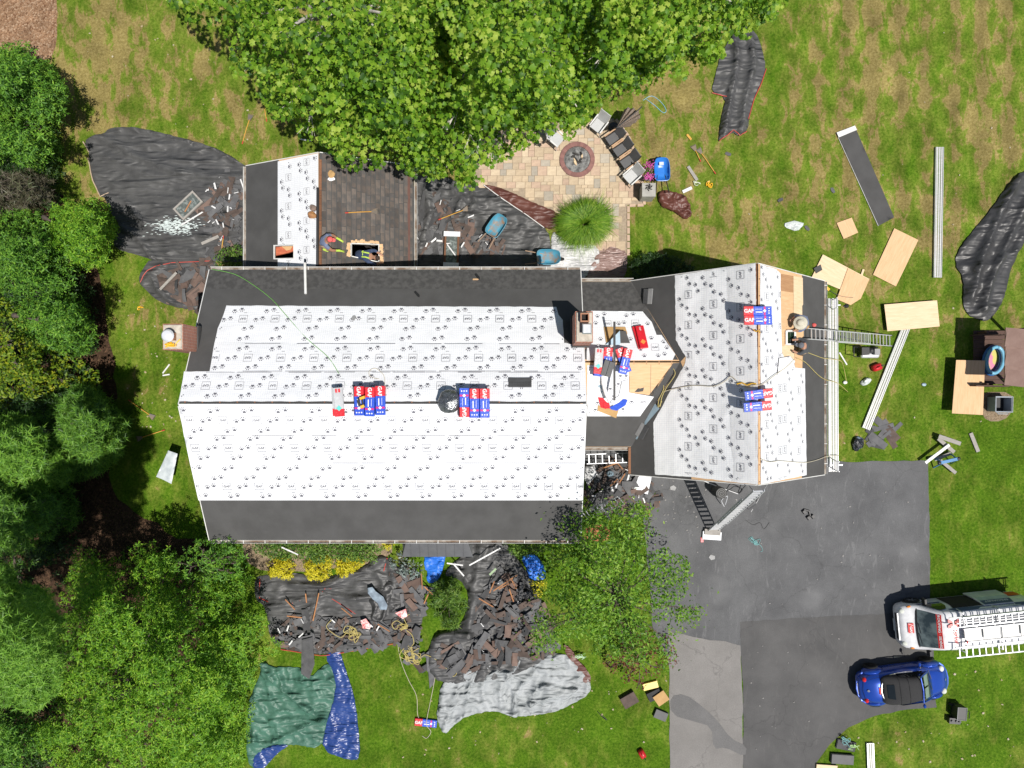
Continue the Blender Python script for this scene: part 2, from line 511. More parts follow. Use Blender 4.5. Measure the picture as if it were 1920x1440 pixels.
def litter_material(name, cols, scale=8):
    m, n, l, b = _base(name)
    tc = n.new('ShaderNodeTexCoord').outputs['Object']
    v = n.new('ShaderNodeTexVoronoi'); v.inputs['Scale'].default_value = scale * 2.2; l.new(tc, v.inputs['Vector'])
    k = n.new('ShaderNodeSeparateColor'); l.new(v.outputs['Color'], k.inputs[0])
    a = ramp_node(n, l, k.outputs[0], [(i / (len(cols) - 1), c) for i, c in enumerate(cols)])
    d = ramp_node(n, l, noise_node(n, l, tc, scale * .25, 6, .7), [(.3, .55), (.7, 1.15)])
    l.new(mix_node(n, l, 1.0, a, d, 'MULTIPLY'), b.inputs['Base Color']); b.inputs['Roughness'].default_value = .95
    b.inputs['Specular IOR Level'].default_value = .15
    bump_node(n, l, b, v.outputs['Distance'], .8, .05)
    return m
def asphalt_material(name, c, c2, stains=0.0, crack=True, light=(.30, .30, .30)):
    m, n, l, b = _base(name)
    tc = n.new('ShaderNodeTexCoord').outputs['Object']
    cl = mix_node(n, l, ramp_node(n, l, noise_node(n, l, tc, .55, 5, .6), [(.35, 0.), (.68, 1.)]), c, c2)
    grit = ramp_node(n, l, noise_node(n, l, tc, 60, 2, .8), [(.3, .72), (.7, 1.3)])
    cl = mix_node(n, l, 1.0, cl, grit, 'MULTIPLY')
    if stains:
        sv = map_node(n, l, tc, (1.6, .38, 1))
        s = ramp_node(n, l, noise_node(n, l, sv, 1.2, 11, .76, 2.6), [(.56, 0.), (.70, stains)])
        cl = mix_node(n, l, s, cl, light)
        s2 = ramp_node(n, l, noise_node(n, l, tc, .42, 3, .5), [(.60, 0.), (.80, .28)])
        cl = mix_node(n, l, s2, cl, tuple(x * .8 for x in light))
    if crack:
        v = n.new('ShaderNodeTexVoronoi'); v.feature = 'DISTANCE_TO_EDGE'; v.inputs['Scale'].default_value = .22
        dn = n.new('ShaderNodeTexNoise'); dn.inputs['Scale'].default_value = 1.4; dn.inputs['Detail'].default_value = 5; l.new(tc, dn.inputs['Vector'])
        wv = n.new('ShaderNodeVectorMath'); wv.operation = 'ADD'; l.new(tc, wv.inputs[0]); l.new(dn.outputs['Color'], wv.inputs[1]); l.new(wv.outputs[0], v.inputs['Vector'])
        k = ramp_node(n, l, v.outputs['Distance'], [(.0, .28), (.005, 0.)])
        cl = mix_node(n, l, k, cl, (.02, .02, .02))
    l.new(cl, b.inputs['Base Color']); b.inputs['Roughness'].default_value = .85; b.inputs['Specular IOR Level'].default_value = .3
    bump_node(n, l, b, noise_node(n, l, tc, 45, 3), .35, .02)
    return m
def wood_ply(name, c, c2, k=1.0):
    m, n, l, b = _base(name)
    tc = n.new('ShaderNodeTexCoord').outputs['Object']
    g = noise_node(n, l, map_node(n, l, tc, (.7, 7, 1)), 2.2 * k, 6, .6, .8)
    cl = mix_node(n, l, ramp_node(n, l, g, [(.32, 0.), (.68, 1.)]), c, c2)
    v = n.new('ShaderNodeTexVoronoi'); v.inputs['Scale'].default_value = 2.6; l.new(map_node(n, l, tc, (1, 1.6, 1)), v.inputs['Vector'])
    kn = ramp_node(n, l, v.outputs['Distance'], [(.03, .75), (.075, 0.)])
    cl = mix_node(n, l, kn, cl, tuple(x * .45 for x in c2))
    l.new(cl, b.inputs['Base Color']); b.inputs['Roughness'].default_value = .75
    bump_node(n, l, b, g, .15, .02)
    return m

m_lawn = lawn_material()
m_mulch = litter_material('wood_chips', [(.17, .085, .045), (.36, .22, .13), (.26, .15, .085), (.47, .33, .22)], 7)
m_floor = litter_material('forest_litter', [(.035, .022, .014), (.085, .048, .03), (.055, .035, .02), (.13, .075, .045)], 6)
m_soil = litter_material('dry_soil', [(.22, .16, .10), (.34, .26, .18), (.28, .21, .13)], 9)
m_asph = asphalt_material('old_asphalt', (.088, .089, .092), (.130, .131, .134), .34)
m_asph2 = asphalt_material('newer_asphalt', (.074, .073, .073), (.104, .102, .101), .22, True, (.2, .19, .18))
m_conc = asphalt_material('weathered_drive', (.215, .205, .195), (.17, .162, .153), .25, True, (.29, .275, .255))
m_patch = asphalt_material('drive_patch', (.115, .113, .112), (.15, .147, .145), 0, False)

# ================================================================ ground, woodland floor, drive
g = sheet('ground', [(-110, -110), (110, -110), (110, 110), (-110, 110)], GROUND, 0.0, m_lawn, step=20, center=False, kind='structure')
def patch(name, poly, off, mat, jit=.06, step=.4, round_=1, **kw):
    return sheet(name, pxpoly(poly), GROUND, off, mat, step=step, jit=jit, round_=round_, center=False, kind='structure', **kw)
patch('mulch_bed', [(-60, -60), (108, -60), (106, 30), (108, 78), (92, 118), (40, 100), (-60, 95)], .004, m_mulch)
patch('woodland_floor', [(-200, 60), (40, 100), (80, 150), (60, 300), (120, 380), (175, 480), (196, 560), (205, 640), (222, 700), (206, 780), (214, 850),
       (200, 905), (250, 960), (330, 1010), (395, 1010), (400, 1100), (300, 1500), (-200, 1600)], .008, m_floor, jit=.18)
patch('bare_soil_bed', [(455, 990), (735, 985), (735, 1052), (640, 1068), (500, 1075), (455, 1050)], .006, m_soil)
patch('bare_soil_patch', [(1836, 735), (1900, 735), (1900, 770), (1880, 790), (1850, 790), (1838, 770)], .005, m_soil, jit=.08)

drive = sheet('driveway', pxpoly([(1225, 820), (1560, 866), (1740, 864), (1742, 940), (1743, 1080), (1745, 1155), (1400, 1180), (1395, 1230), (1248, 1230), (1225, 1185), (1205, 950), (1085, 880), (1085, 830)]),
              GROUND, .012, m_asph, step=.35, jit=.035, center=False, kind='structure')
sheet('driveway_apron', pxpoly([(1387, 1166), (1500, 1158), (1746, 1147), (1752, 1290), (1756, 1326), (1700, 1330), (1640, 1342), (1590, 1364), (1555, 1396), (1530, 1430), (1515, 1480), (1505, 1600), (1393, 1600), (1393, 1300)]),
      GROUND, .016, m_asph2, step=.35, jit=.03, center=False, kind='structure')
sheet('driveway_strip', pxpoly([(1253, 1182), (1330, 1200), (1360, 1202), (1388, 1210), (1392, 1300), (1394, 1600), (1256, 1600), (1256, 1400)]),
      GROUND, .020, m_conc, step=.35, jit=.03, center=False, kind='structure')
patch('driveway_patch', [(1256, 1305), (1284, 1300), (1318, 1325), (1345, 1350), (1370, 1385), (1400, 1398), (1397, 1420), (1360, 1400), (1337, 1405), (1335, 1362), (1300, 1352), (1258, 1340)], .024, m_patch, jit=.05, step=.3)
# ================================================================ house
m_wall = M('pale_siding', (.55, .54, .51), rough=.7)
m_felt = M('black_roof_felt', (.086, .085, .084), (.07, .069, .068), rough=.9, scale=1.3, bump=.12, bscale=90, spec=.25)
m_felt_smudge = M('black_roof_felt_scuffed', (.09, .088, .086), (.06, .059, .058), rough=.9, scale=5.5, bump=.12, bscale=90, spec=.25, lo=.40, hi=.60)
def underlay_mat(name, base, lines):
    m, n, l, b = _base(name)
    tc = n.new('ShaderNodeTexCoord').outputs['Object']
    s = n.new('ShaderNodeSeparateXYZ'); l.new(tc, s.inputs[0])
    acc = None
    for ax in ('X', 'Y'):
        w = n.new('ShaderNodeMath'); w.operation = 'PINGPONG'; l.new(s.outputs[ax], w.inputs[0]); w.inputs[1].default_value = .038
        g_ = n.new('ShaderNodeMath'); g_.operation = 'LESS_THAN'; l.new(w.outputs[0], g_.inputs[0]); g_.inputs[1].default_value = .0045
        if acc is None: acc = g_.outputs[0]
        else:
            mx = n.new('ShaderNodeMath'); mx.operation = 'MAXIMUM'; l.new(acc, mx.inputs[0]); l.new(g_.outputs[0], mx.inputs[1]); acc = mx.outputs[0]
    k = n.new('ShaderNodeMath'); k.operation = 'MULTIPLY'; l.new(acc, k.inputs[0]); k.inputs[1].default_value = lines
    dirt = ramp_node(n, l, noise_node(n, l, tc, 1.7, 6, .65), [(.45, 0.), (.75, .4)])
    c = mix_node(n, l, dirt, base, tuple(x * .82 for x in base))
    l.new(mix_node(n, l, k.outputs[0], c, (.42, .47, .55)), b.inputs['Base Color'])
    b.inputs['Roughness'].default_value = .55; b.inputs['Specular IOR Level'].default_value = .35
    bump_node(n, l, b, noise_node(n, l, map_node(n, l, tc, (.5, 1.6, 1)), 3.0, 5, .6, .8), .2, .07)
    return m
m_white = underlay_mat('white_underlayment', (.80, .81, .83), .5)
m_white2 = underlay_mat('creased_underlayment', (.80, .80, .80), .35); m_whiteg = underlay_mat('light_lifted_underlayment', (.88, .885, .89), .4)  # garage copy painted brighter to make up light lost facing from the sun
m_ink = M('grey_print', (.14, .14, .165), rough=.7)
m_gut = M('white_gutter', (.74, .74, .72), (.5, .48, .44), rough=.45, scale=3, lo=.45, hi=.85)
m_timber = M('framing_timber', (.22, .10, .05), (.15, .065, .03), rough=.8, scale=6, stretch=(1, 6, 1), rand=.25)
m_dark = M('dark_interior', (.02, .016, .014), rough=.9)  # near-black tone stands in for shade inside roof, flue and van doorway
m_ply = wood_ply('fir_plywood', (.70, .47, .27), (.60, .37, .19))
m_ply2 = wood_ply('brown_plywood', (.46, .26, .13), (.36, .19, .09))
m_plyl = wood_ply('pale_plywood', (.76, .60, .40), (.66, .48, .29))
m_old = None
def brick_mat(name):
    m, n, l, b = _base(name)
    tc = n.new('ShaderNodeTexCoord').outputs['Object']
    sp = n.new('ShaderNodeSeparateXYZ'); l.new(tc, sp.inputs[0])
    ad = n.new('ShaderNodeMath'); l.new(sp.outputs['X'], ad.inputs[0]); l.new(sp.outputs['Y'], ad.inputs[1])
    cb = n.new('ShaderNodeCombineXYZ'); l.new(ad.outputs[0], cb.inputs[0]); l.new(sp.outputs['Z'], cb.inputs[1])
    t = n.new('ShaderNodeTexBrick'); l.new(cb.outputs[0], t.inputs['Vector'])
    t.inputs['Color1'].default_value = rgba((.40, .145, .085)); t.inputs['Color2'].default_value = rgba((.30, .10, .06))
    t.inputs['Mortar'].default_value = rgba((.42, .38, .34)); t.inputs['Scale'].default_value = 1
    t.inputs['Brick Width'].default_value = .21; t.inputs['Row Height'].default_value = .075; t.inputs['Mortar Size'].default_value = .006
    l.new(t.outputs['Color'], b.inputs['Base Color']); b.inputs['Roughness'].default_value = .85
    bump_node(n, l, b, t.outputs['Fac'], -.5, .01)
    return m
m_brick = brick_mat('red_brick')
m_mortar = M('cement_crown', (.55, .50, .42), (.40, .36, .30), rough=.9, scale=6, bump=.2)

house = empty('house', (0, 0, 0), label='long house being re-roofed in white underlayment, with side garage and rear wing', cat='house')
RY = -.09                                    # main ridge line
pl_mn = Plane(7.74 + .473 * RY, 0, -.473); pl_ms = Plane(7.74 - .473 * RY, 0, .473)
pl_cn = Plane(4.39 + .453 * 1.62, 0, -.453); pl_cs = Plane(4.39 - .453 * 1.62, 0, .453)
pl_gw = Plane(6.57 - .933 * 8.57, .933, 0); pl_ge = Plane(6.57 + .933 * 8.57, -.933, 0)
pl_aw = Plane(4.39 + .455 * 8.07, .455, 0); pl_ae = Plane(4.39 - .455 * 8.07, -.455, 0)
XL, XR, YN, YS = -12.0, 2.21, 5.07, -5.25
GX0, GX1, GXR, GYN, GYS = 4.53, 12.61, 8.57, 5.08, -3.0
AX0, AX1, AXR, AYN = -11.56, -4.57, -8.07, 9.9
VJ = (6.23, 1.62)                            # where connector ridge runs into the garage slope

def deck(name, poly, plane, holes=(), mat=None, th=.12):
    return sheet(name, poly, plane, 0, mat or m_ply, step=3.0, holes=holes, parent=house, thick=th, smooth=False)
def walls(name, x0, x1, y0, y1, ze, gable=None, zr=0):
    mb = MB(); t = .15
    for (ax, ay, bx, by) in ((x0, y0, x1, y0), (x1, y0, x1, y1), (x1, y1, x0, y1), (x0, y1, x0, y0)):
        mb.bar((ax, ay, ze / 2), (bx, by, ze / 2), t, ze)
    if gable == 'x':
        for x in (x0, x1): mb.add([(x - t / 2, y0, ze), (x - t / 2, y1, ze), (x - t / 2, (y0 + y1) / 2, zr), (x + t / 2, y0, ze), (x + t / 2, y1, ze), (x + t / 2, (y0 + y1) / 2, zr)], [(0, 1, 2), (5, 4, 3), (0, 2, 5, 3), (1, 4, 5, 2)])
    if gable == 'y':
        for y in (y0, y1): mb.add([(x0, y - t / 2, ze), (x1, y - t / 2, ze), ((x0 + x1) / 2, y - t / 2, zr), (x0, y + t / 2, ze), (x1, y + t / 2, ze), ((x0 + x1) / 2, y + t / 2, zr)], [(0, 1, 2), (5, 4, 3), (0, 2, 5, 3), (1, 4, 5, 2)])
    mb.build(name, m_wall, house)
walls('wall', XL + .3, XR - .25, YS + .35, YN - .35, 5.05, 'x', 7.45)
walls('wall', XR - .1, GX0 + .4, -1.5, YN - .4, 2.7)
walls('wall', GX0 + .35, GX1 - .3, GYS + .2, GYN - .2, 2.85, 'y', 6.3)
walls('wall', AX0 + .35, AX1 - .35, YN - .3, AYN - .25, 2.75, 'y', 4.1)
fl = MB()
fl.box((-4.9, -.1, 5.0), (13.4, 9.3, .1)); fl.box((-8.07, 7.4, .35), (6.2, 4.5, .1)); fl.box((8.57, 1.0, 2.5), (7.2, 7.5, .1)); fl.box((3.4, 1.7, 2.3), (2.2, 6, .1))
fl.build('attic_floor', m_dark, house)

# ---- decks
sl = .06
r_mn = deck('roof_deck', [(XL, RY + sl), (XR, RY + sl), (XR, YN), (XL, YN)], pl_mn, mat=m_felt)  # dark deck edges stand in for shade in the ridge slot
r_ms = deck('roof_deck', [(XL, YS), (XR, YS), (XR, RY - sl), (XL, RY - sl)], pl_ms, mat=m_felt)
r_cn = deck('roof_deck', [(XR - .3, 1.65), (VJ[0], 1.65), (GX0, 5.06), (XR - .3, 5.06)], pl_cn)
r_cs = deck('roof_deck', [(XR - .3, -1.85), (GX0, -1.85), (VJ[0], 1.59), (XR - .3, 1.59)], pl_cs)
r_gw = deck('roof_deck', [(GX0, GYS), (GXR - .05, GYS), (GXR - .05, GYN), (GX0, GYN), (VJ[0], 1.62), (GX0, -1.85)], pl_gw)
hole_g = pxpoly([(1473, 621), (1489, 621), (1489, 646), (1473, 646)], pl_ge)
r_ge = deck('roof_deck', [(GXR + .05, GYS), (GX1, GYS), (GX1, GYN), (GXR + .05, GYN)], pl_ge, holes=[hole_g])
hole_w = pxpoly([(515, 461), (552, 460), (552, 485), (515, 486)], pl_aw)
hole_e = pxpoly([(659, 457), (711, 459), (711, 492), (659, 481)], pl_ae)
r_aw = deck('roof_deck', [(AX0, YN - .3), (AXR - .02, YN - .3), (AXR - .02, AYN), (AX0, AYN)], pl_aw, holes=[hole_w])
r_ae = deck('roof_deck', [(AXR + .02, YN - .3), (AX1, YN - .3), (AX1, AYN), (AXR + .02, AYN)], pl_ae, holes=[hole_e], mat=m_felt)

def lay(name, poly, plane, off, mat, parent, step=.3, wr=flat_wr, holes=(), px=True, jit=0.0):
    return sheet(name, pxpoly(poly, plane) if px else poly, plane, off, mat, step=step, wr=wr, holes=holes, parent=parent, jit=jit)
w_main = wrinkle(.035, 1.2, .15, 3.5, 1.0); w_low = wrinkle(.008, .6, 0, 4, 2.0)
w_gar = wrinkle(.038, 1.15, R(90), 3.2, 3.0, .45); w_con = wrinkle(.018, 1.1, .4, 2, 4.0)
# ---- main roof, rear slope: two laps of felt, felt up the rake, three courses of underlayment
lay('felt_course', [(XL, 3.72), (XR, 3.72), (XR, YN + .02), (XL, YN + .02)], pl_mn, .006, m_felt_smudge, r_mn, .5, w_low, px=False)
lay('felt_course', [(XL, 1.1), (XR, 1.1), (XR, 4.30), (XL, 4.30)], pl_mn, .012, m_felt, r_mn, .5, w_low, px=False)
WN = [[(425, 573), (640, 574), (1043, 575.5), (1047, 590), (1055, 600), (1058, 646), (402, 646), (409, 615), (415, 602)],
      [(403, 642), (1062, 643), (1070, 646), (1094, 648), (1097, 700), (393, 700)],
      [(346, 696.5), (1097, 696.5), (1099, 752.6), (336, 752.6)]]
for i, q in enumerate(WN): lay('underlayment_sheet', q, pl_mn, .020 + .007 * i, m_white, r_mn, .22, w_main, jit=.01)
WS = [[(336, 757.3), (1099, 757.3), (1098, 819), (346, 819)], [(345.5, 815), (1098, 815), (1096, 870), (357, 870)], [(356, 866), (1096, 866), (1093, 938), (372.5, 938)]]
lay('felt_course', [(XL, YS - .02), (XR, YS - .02), (XR, -4.35), (XL, -4.35)], pl_ms, .006, m_felt, r_ms, .5, w_low, px=False)
lay('felt_course', [(XL, -4.55), (XR, -4.55), (XR, -3.3), (XL, -3.3)], pl_ms, .012, m_felt, r_ms, .5, w_low, px=False)
for i, q in enumerate(WS): lay('underlayment_sheet', q, pl_ms, .034 - .007 * i, m_white, r_ms, .25, w_low)
ridge_x = XL + .2
while ridge_x < XR - .1:
    MB().box((ridge_x, RY, 7.62), (.045, .30, .16)).build('rafter', m_timber, r_mn); ridge_x += .61
for x0, x1 in ((-.2, XR),):
    MB().box(((x0 + x1) / 2, RY - .044, 7.66), (x1 - x0 - .01, .03, .14)).build('ridge_board', m_timber, r_ms)

# ---- connector
lay('felt_course', [(XR - .02, 1.72), (VJ[0] - .06, 1.70), (GX0 + .02, 5.05), (XR - .02, 5.05)], pl_cn, .006, m_felt_smudge, r_cn, .4, w_low, px=False)
lay('underlayment_sheet', [(1108, 583), (1205, 584), (1212, 593), (1222, 604), (1231, 628), (1240, 628), (1266, 664), (1261, 675), (1100, 676), (1100, 660)], pl_cn, .016, m_white, r_cn, .2, w_con)
lay('felt_course', [(XR - .02, -1.84), (GX0 + .02, -1.84), (VJ[0] - .06, 1.54), (5.0, 1.5), (XR - .02, -.2)], pl_cs, .006, m_felt, r_cs, .4, w_low, px=False)
lay('felt_strip', [(1262, 681), (1280, 680), (1222, 745), (1195, 790), (1180, 790)], pl_cs, .012, m_felt, r_cs, .3)
lay('underlayment_sheet', [(1101, 685), (1179, 685), (1179, 736), (1226, 744), (1200, 780.5), (1101, 780.5)], pl_cs, .016, m_white, r_cs, .2, w_con)
lay('underlayment_sheet', [(1101, 690), (1135, 690), (1140, 745), (1101, 742)], pl_cs, .05, m_white2, r_cs, .2, w_con)
for xr in np.arange(XR + .2, VJ[0] - .3, .5): MB().box((xr, 1.62, 4.30), (.045, .2, .12)).build('rafter', m_timber, r_cn)

# ---- garage: felt down the valley and the eaves, underlayment, bare boards
lay('felt_course', [(GX0 - .02, GYS), (6.6, GYS), (6.6, .6), (VJ[0] + .02, 1.62), (6.7, 2.2), (6.7, GYN), (GX0 - .02, GYN), (VJ[0] - .02, 1.62), (GX0 - .02, -1.8)], pl_gw, .006, m_felt, r_gw, .4, w_low, px=False)
GW = [(1265, 516.5), (1345, 504.5), (1416, 493.5), (1420, 700), (1420.5, 908.5), (1375, 903.5), (1300, 894.5), (1228, 889.5), (1226, 830), (1225, 792), (1240, 765), (1262, 722), (1284, 682), (1286, 670), (1267, 638), (1266, 580)]
gwp = pxpoly(GW, pl_gw)
GWa, GWb, GWc = [[(max(min(x, hi), lo), y) for x, y in gwp] for lo, hi in ((5.0, 6.95), (6.85, 7.9), (7.8, 8.6))]
lay('underlayment_sheet', gwp, pl_gw, .014, m_whiteg, r_gw, .11, w_gar, px=False, jit=.01)
lay('underlayment_sheet', pxpoly([(1361, 502.5), (1416, 494), (1420, 700), (1420.5, 908), (1372, 902.5), (1366, 700)], pl_gw), pl_gw, .030, m_white2, r_gw, .11, w_gar, px=False, jit=.01)
lay('felt_course', [(11.55, GYS), (GX1 + .02, GYS), (GX1 + .02, GYN), (11.55, GYN)], pl_ge, .006, m_felt, r_ge, .4, w_low, px=False)
lay('felt_course', [(11.15, GYS), (11.75, GYS), (11.75, GYN), (11.15, GYN)], pl_ge, .012, m_felt, r_ge, .4, w_low, px=False)
GE = [(1425, 495.5), (1455, 505), (1463, 513), (1464, 600), (1466, 662), (1472, 674), (1488, 677), (1490, 689), (1509, 691), (1512, 890.5), (1470, 899), (1426, 908)]
w_ge = wrinkle(.02, 1.2, R(90), 3, 5.0)
lay('underlayment_sheet', GE, pl_ge, .026, m_white, r_ge, .16, w_ge, jit=.01)
lay('underlayment_flap', [(1459, 672), (1480, 668), (1489, 677), (1484, 692), (1456, 704)], pl_ge, .10, m_white2, r_ge, .12, wrinkle(.05, 2, .4, 1.5, 8.))
def board(parent, plane, poly, mat, off=.014, name='roof_board'): return lay(name, poly, plane, off, mat, parent, 1.5)
board(r_ge, pl_ge, [(1462, 513), (1487, 517.5), (1487, 549), (1462, 545)], m_ply2)
board(r_ge, pl_ge, [(1487.5, 517.6), (1505, 521), (1506, 600), (1488, 596)], m_plyl)
board(r_ge, pl_ge, [(1462, 545.5), (1487, 549.5), (1488, 619), (1472, 619), (1463, 619)], m_ply)
board(r_ge, pl_ge, [(1489.5, 597), (1506, 601), (1508, 690), (1490, 690)], m_ply)
board(r_ge, pl_ge, [(1464, 648), (1489, 648), (1489, 676), (1468, 668)], m_plyl)
board(r_cs, pl_cs, [(1180, 682), (1220, 682.5), (1219, 741), (1180, 736)], m_ply, .012)
board(r_cs, pl_cs, [(1220.6, 682.5), (1261, 683), (1223, 741.5), (1219.6, 741)], m_ply, .012)
for y0 in np.arange(GYS + .1, GYN - .4, .62):
    MB().box((GXR, y0, 6.42), (.24, .045, .14)).build('rafter', m_timber, r_gw)
for k in range(5):
    y0 = GYS + .03 + k * (GYN - GYS) / 5
    MB().box((GXR - .035, y0 + .8, 6.49), (.022, 1.59, .16)).build('ridge_board', m_timber, r_gw)
    MB().box((GXR + .03, y0 + .8, 6.48), (.022, 1.59, .16)).build('ridge_board', m_timber, r_ge)
fr = MB()
for a, b_ in zip(range(4), (1, 2, 3, 0)):
    pa, pb = [Vector((*hole_g[i], pl_ge.z(*hole_g[i]) + .06)) for i in (a, b_)]; fr.bar(pa, pb, .07, .12)
fr.build('skylight_frame', m_gut, r_ge)
hp = [Vector((*q, pl_ge.z(*q) - .02)) for q in hole_g]
gl = MB(); gl.add(hp, [(0, 1, 2, 3)])
m_glass = M('dark_green_glass', (.012, .03, .018), rough=.08, spec=.6)
gl.build('skylight_pane', m_glass, r_ge)

# ---- rear wing
AW = [(521, 303), (560, 295), (597, 287.5), (597, 498), (521, 501)]
w_a = wrinkle(.006, .8, 0, 3, 6.)
lay('felt_course', [(AX0 - .02, YN - .2), (-9.95, YN - .2), (-9.95, AYN), (AX0 - .02, AYN)], pl_aw, .006, m_felt, r_aw, .4, w_low, px=False, holes=[hole_w])
lay('underlayment_sheet', AW, pl_aw, .014, m_white, r_aw, .22, w_a, holes=[hole_w])
for (hole, plane, par) in ((hole_w, pl_aw, r_aw), (hole_e, pl_ae, r_ae)):
    f_ = MB()
    for a, b_ in zip(range(4), (1, 2, 3, 0)):
        pa, pb = [Vector((*hole[i], plane.z(*hole[i]) + .02)) for i in (a, b_)]; f_.bar(pa, pb, .035, .12)
    f_.build('skylight_curb', m_gut, par)
sh = MB()
for a, b_ in ((0, 1), (1, 2), (2, 3), (3, 0)):      # torn sheathing round the right-hand opening
    for k in range(14):
        if a == 2: continue
        p, q = Vector(hole_e[a]), Vector(hole_e[b_]); c = p.lerp(q, (k + .5) / 14); o = (p - q).orthogonal().normalized()
        c2 = c + o * rnd.uniform(.06, .12) if not inside(tuple(c + o * .08), hole_e) else c - o * rnd.uniform(.06, .12)
        sh.box((c2.x, c2.y, pl_ae.z(*c2) + .035), (rnd.uniform(.07, .14), rnd.uniform(.07, .16), .008), rnd.uniform(-.4, .4))
sh.build('splintered_sheathing', m_ply, r_ae)
ins = MB(); c = P(533, 466, 3.0)
ins.prism(pxpoly([(517, 463), (552, 461), (552, 470), (540, 474), (517, 479)], z=3.05), 2.95, 3.05)
ins.build('attic_insulation', M('rust_insulation', (.40, .09, .045), (.55, .16, .07), scale=8), house)
MB().prism(pxpoly([(528, 462), (549, 461), (545, 468), (537, 470)], z=3.09), 3.06, 3.09).build('insulation_batt', M('tan_batt', (.6, .38, .18)), house)
m_oldshingle = M('weathered_shingle', (.150, .122, .104), (.085, .080, .076), rough=.95, scale=3.0, bump=.35, bscale=60, rand=.22, spec=.2)
m_oldshingle2 = M('weathered_shingle_dark', (.078, .076, .075), (.12, .098, .085), rough=.95, scale=3, bump=.35, bscale=60, rand=.22, spec=.2)
meshes = {}
fr_ae = pl_ae.frame()
ncourse = 19; cw = (AX1 - AXR - .12) / ncourse
for i in range(ncourse):
    x0 = AXR + .09 + i * cw; y = YN - .25 + rnd.uniform(0, .2)
    while y < AYN - .12:
        L = rnd.choice((.32, .44, .60, .80)); L = min(L, AYN - .04 - y); 
        c = (x0 + cw / 2, y + L / 2)
        if L > .1 and not any(inside((c[0] + dx, c[1] + dy), hole_e) for dx in (-.1, 0, .1) for dy in (-.13, 0, .13)):
            wd = round(cw + rnd.choice((-.05, -.03, -.02)), 3); dark = rnd.random() < .42
            key = (wd, round(L, 1), dark)
            if key not in meshes:
                t = MB(); w2, l2 = wd / 2 / math.cos(math.atan(.455)), round(L, 1) / 2
                t.add([(-w2, -l2, 0), (w2, -l2, .0), (w2, l2, .0), (-w2, l2, 0), (-w2, -l2, .006), (w2, -l2, .024), (w2, l2, .024), (-w2, l2, .006)],
                      [(4, 5, 6, 7), (0, 1, 5, 4), (1, 2, 6, 5), (2, 3, 7, 6), (3, 0, 4, 7)])
                meshes[key] = t.mesh('old_shingle', m_oldshingle2 if dark else m_oldshingle)
            o = link('old_shingle', meshes[key], r_ae, (c[0], c[1], pl_ae.z(*c) + .004 + rnd.uniform(0, .006)))
            e = fr_ae.to_euler(); o.rotation_euler = (e.x, e.y, rnd.uniform(-.02, .02))
        y += L + .008
MB().box((-4.75, 7.4, pl_ae.z(-4.75, 7.4) + .03), (.12, 4.7, .02), mx=None).build('drip_edge_board', M('red_brown_trim', (.13, .06, .045)), r_ae)
for k in range(4): MB().box((AXR + .06, YN + .3 + k * 1.22, 4.375), (.09, 1.2, .03)).build('ridge_board', m_timber, r_ae)
MB().tube([(AXR - .05, YN - .2, 4.42), (AXR - .03, 8.5, 4.44)], .055, 8).build('felt_roll', M('black_roll', (.012, .012, .016), rough=.5), r_aw)

# ---- gutters: a U channel with hangers
m_gdirt = M('gutter_dirt', (.16, .11, .075), (.34, .31, .27), rough=.95, scale=2.5, lo=.4, hi=.6)
def gutter(a, b, par, out, hangers=True):
    a, b = Vector(a), Vector(b); d = (b - a).normalized(); o = Vector(out)
    prof = [(0, .0), (0, -.11), (.10, -.11), (.125, .0), (.118, .0), (.095, -.10), (.008, -.10), (.008, .0)]
    secs = [[p + o * u + Vector((0, 0, w)) for u, w in prof] for p in (a, b)]
    gu = MB().loft(secs, closed=True).build('gutter', m_gut, par)
    MB().bar(a + o * .05 + Vector((0, 0, -.055)), b + o * .05 + Vector((0, 0, -.055)), .085, .02).build('leaf_debris', m_gdirt, par)
    if hangers:
        L = (b - a).length; k = 0.45
        while k < L:
            p = a + d * k
            MB().bar(p + o * .0 + Vector((0, 0, .006)), p + o * .125 + Vector((0, 0, .006)), .022, .012).build('gutter_hanger', m_gut, par); k += .83
gutter((XL, YN + .03, 5.24), (XR, YN + .03, 5.24), r_mn, (0, 1, 0))
gutter((XL, YS - .03, 5.24), (XR, YS - .03, 5.24), r_ms, (0, -1, 0))
gutter((XR + .02, 5.09, 2.78), (GX0 + .12, 5.09, 2.78), r_cn, (0, 1, 0), False)
gutter((AX0 - .03, YN - .2, 2.76), (AX0 - .03, AYN, 2.76), r_aw, (-1, 0, 0), False)
gutter((AX1 + .03, YN - .2, 2.76), (AX1 + .03, AYN, 2.76), r_ae, (1, 0, 0), False)
gutter((GX1 + .03, GYS, 2.74), (GX1 + .03, GYN, 2.74), r_ge, (1, 0, 0))
gutter((XR + .05, -1.88, 2.78), (GX0 - .05, -1.88, 2.78), r_cs, (0, -1, 0), False)
def rake(pts, par):
    mb = MB()
    for a, b_ in zip(pts, pts[1:]): mb.bar(a, b_, .03, .16)
    mb.build('rake_board', m_gut, par)
rake([(XL - .02, YS, 5.22), (XL - .02, RY, 7.66)], r_ms); rake([(XL - .02, RY, 7.66), (XL - .02, YN, 5.22)], r_mn)
rake([(XR + .02, YS, 5.22), (XR + .02, RY, 7.66)], r_ms); rake([(XR + .02, RY, 7.66), (XR + .02, YN, 5.22)], r_mn)
rake([(GX0, GYS - .02, 2.72), (GXR, GYS - .02, 6.48)], r_gw); rake([(GXR, GYS - .02, 6.48), (GX1, GYS - .02, 2.72)], r_ge)
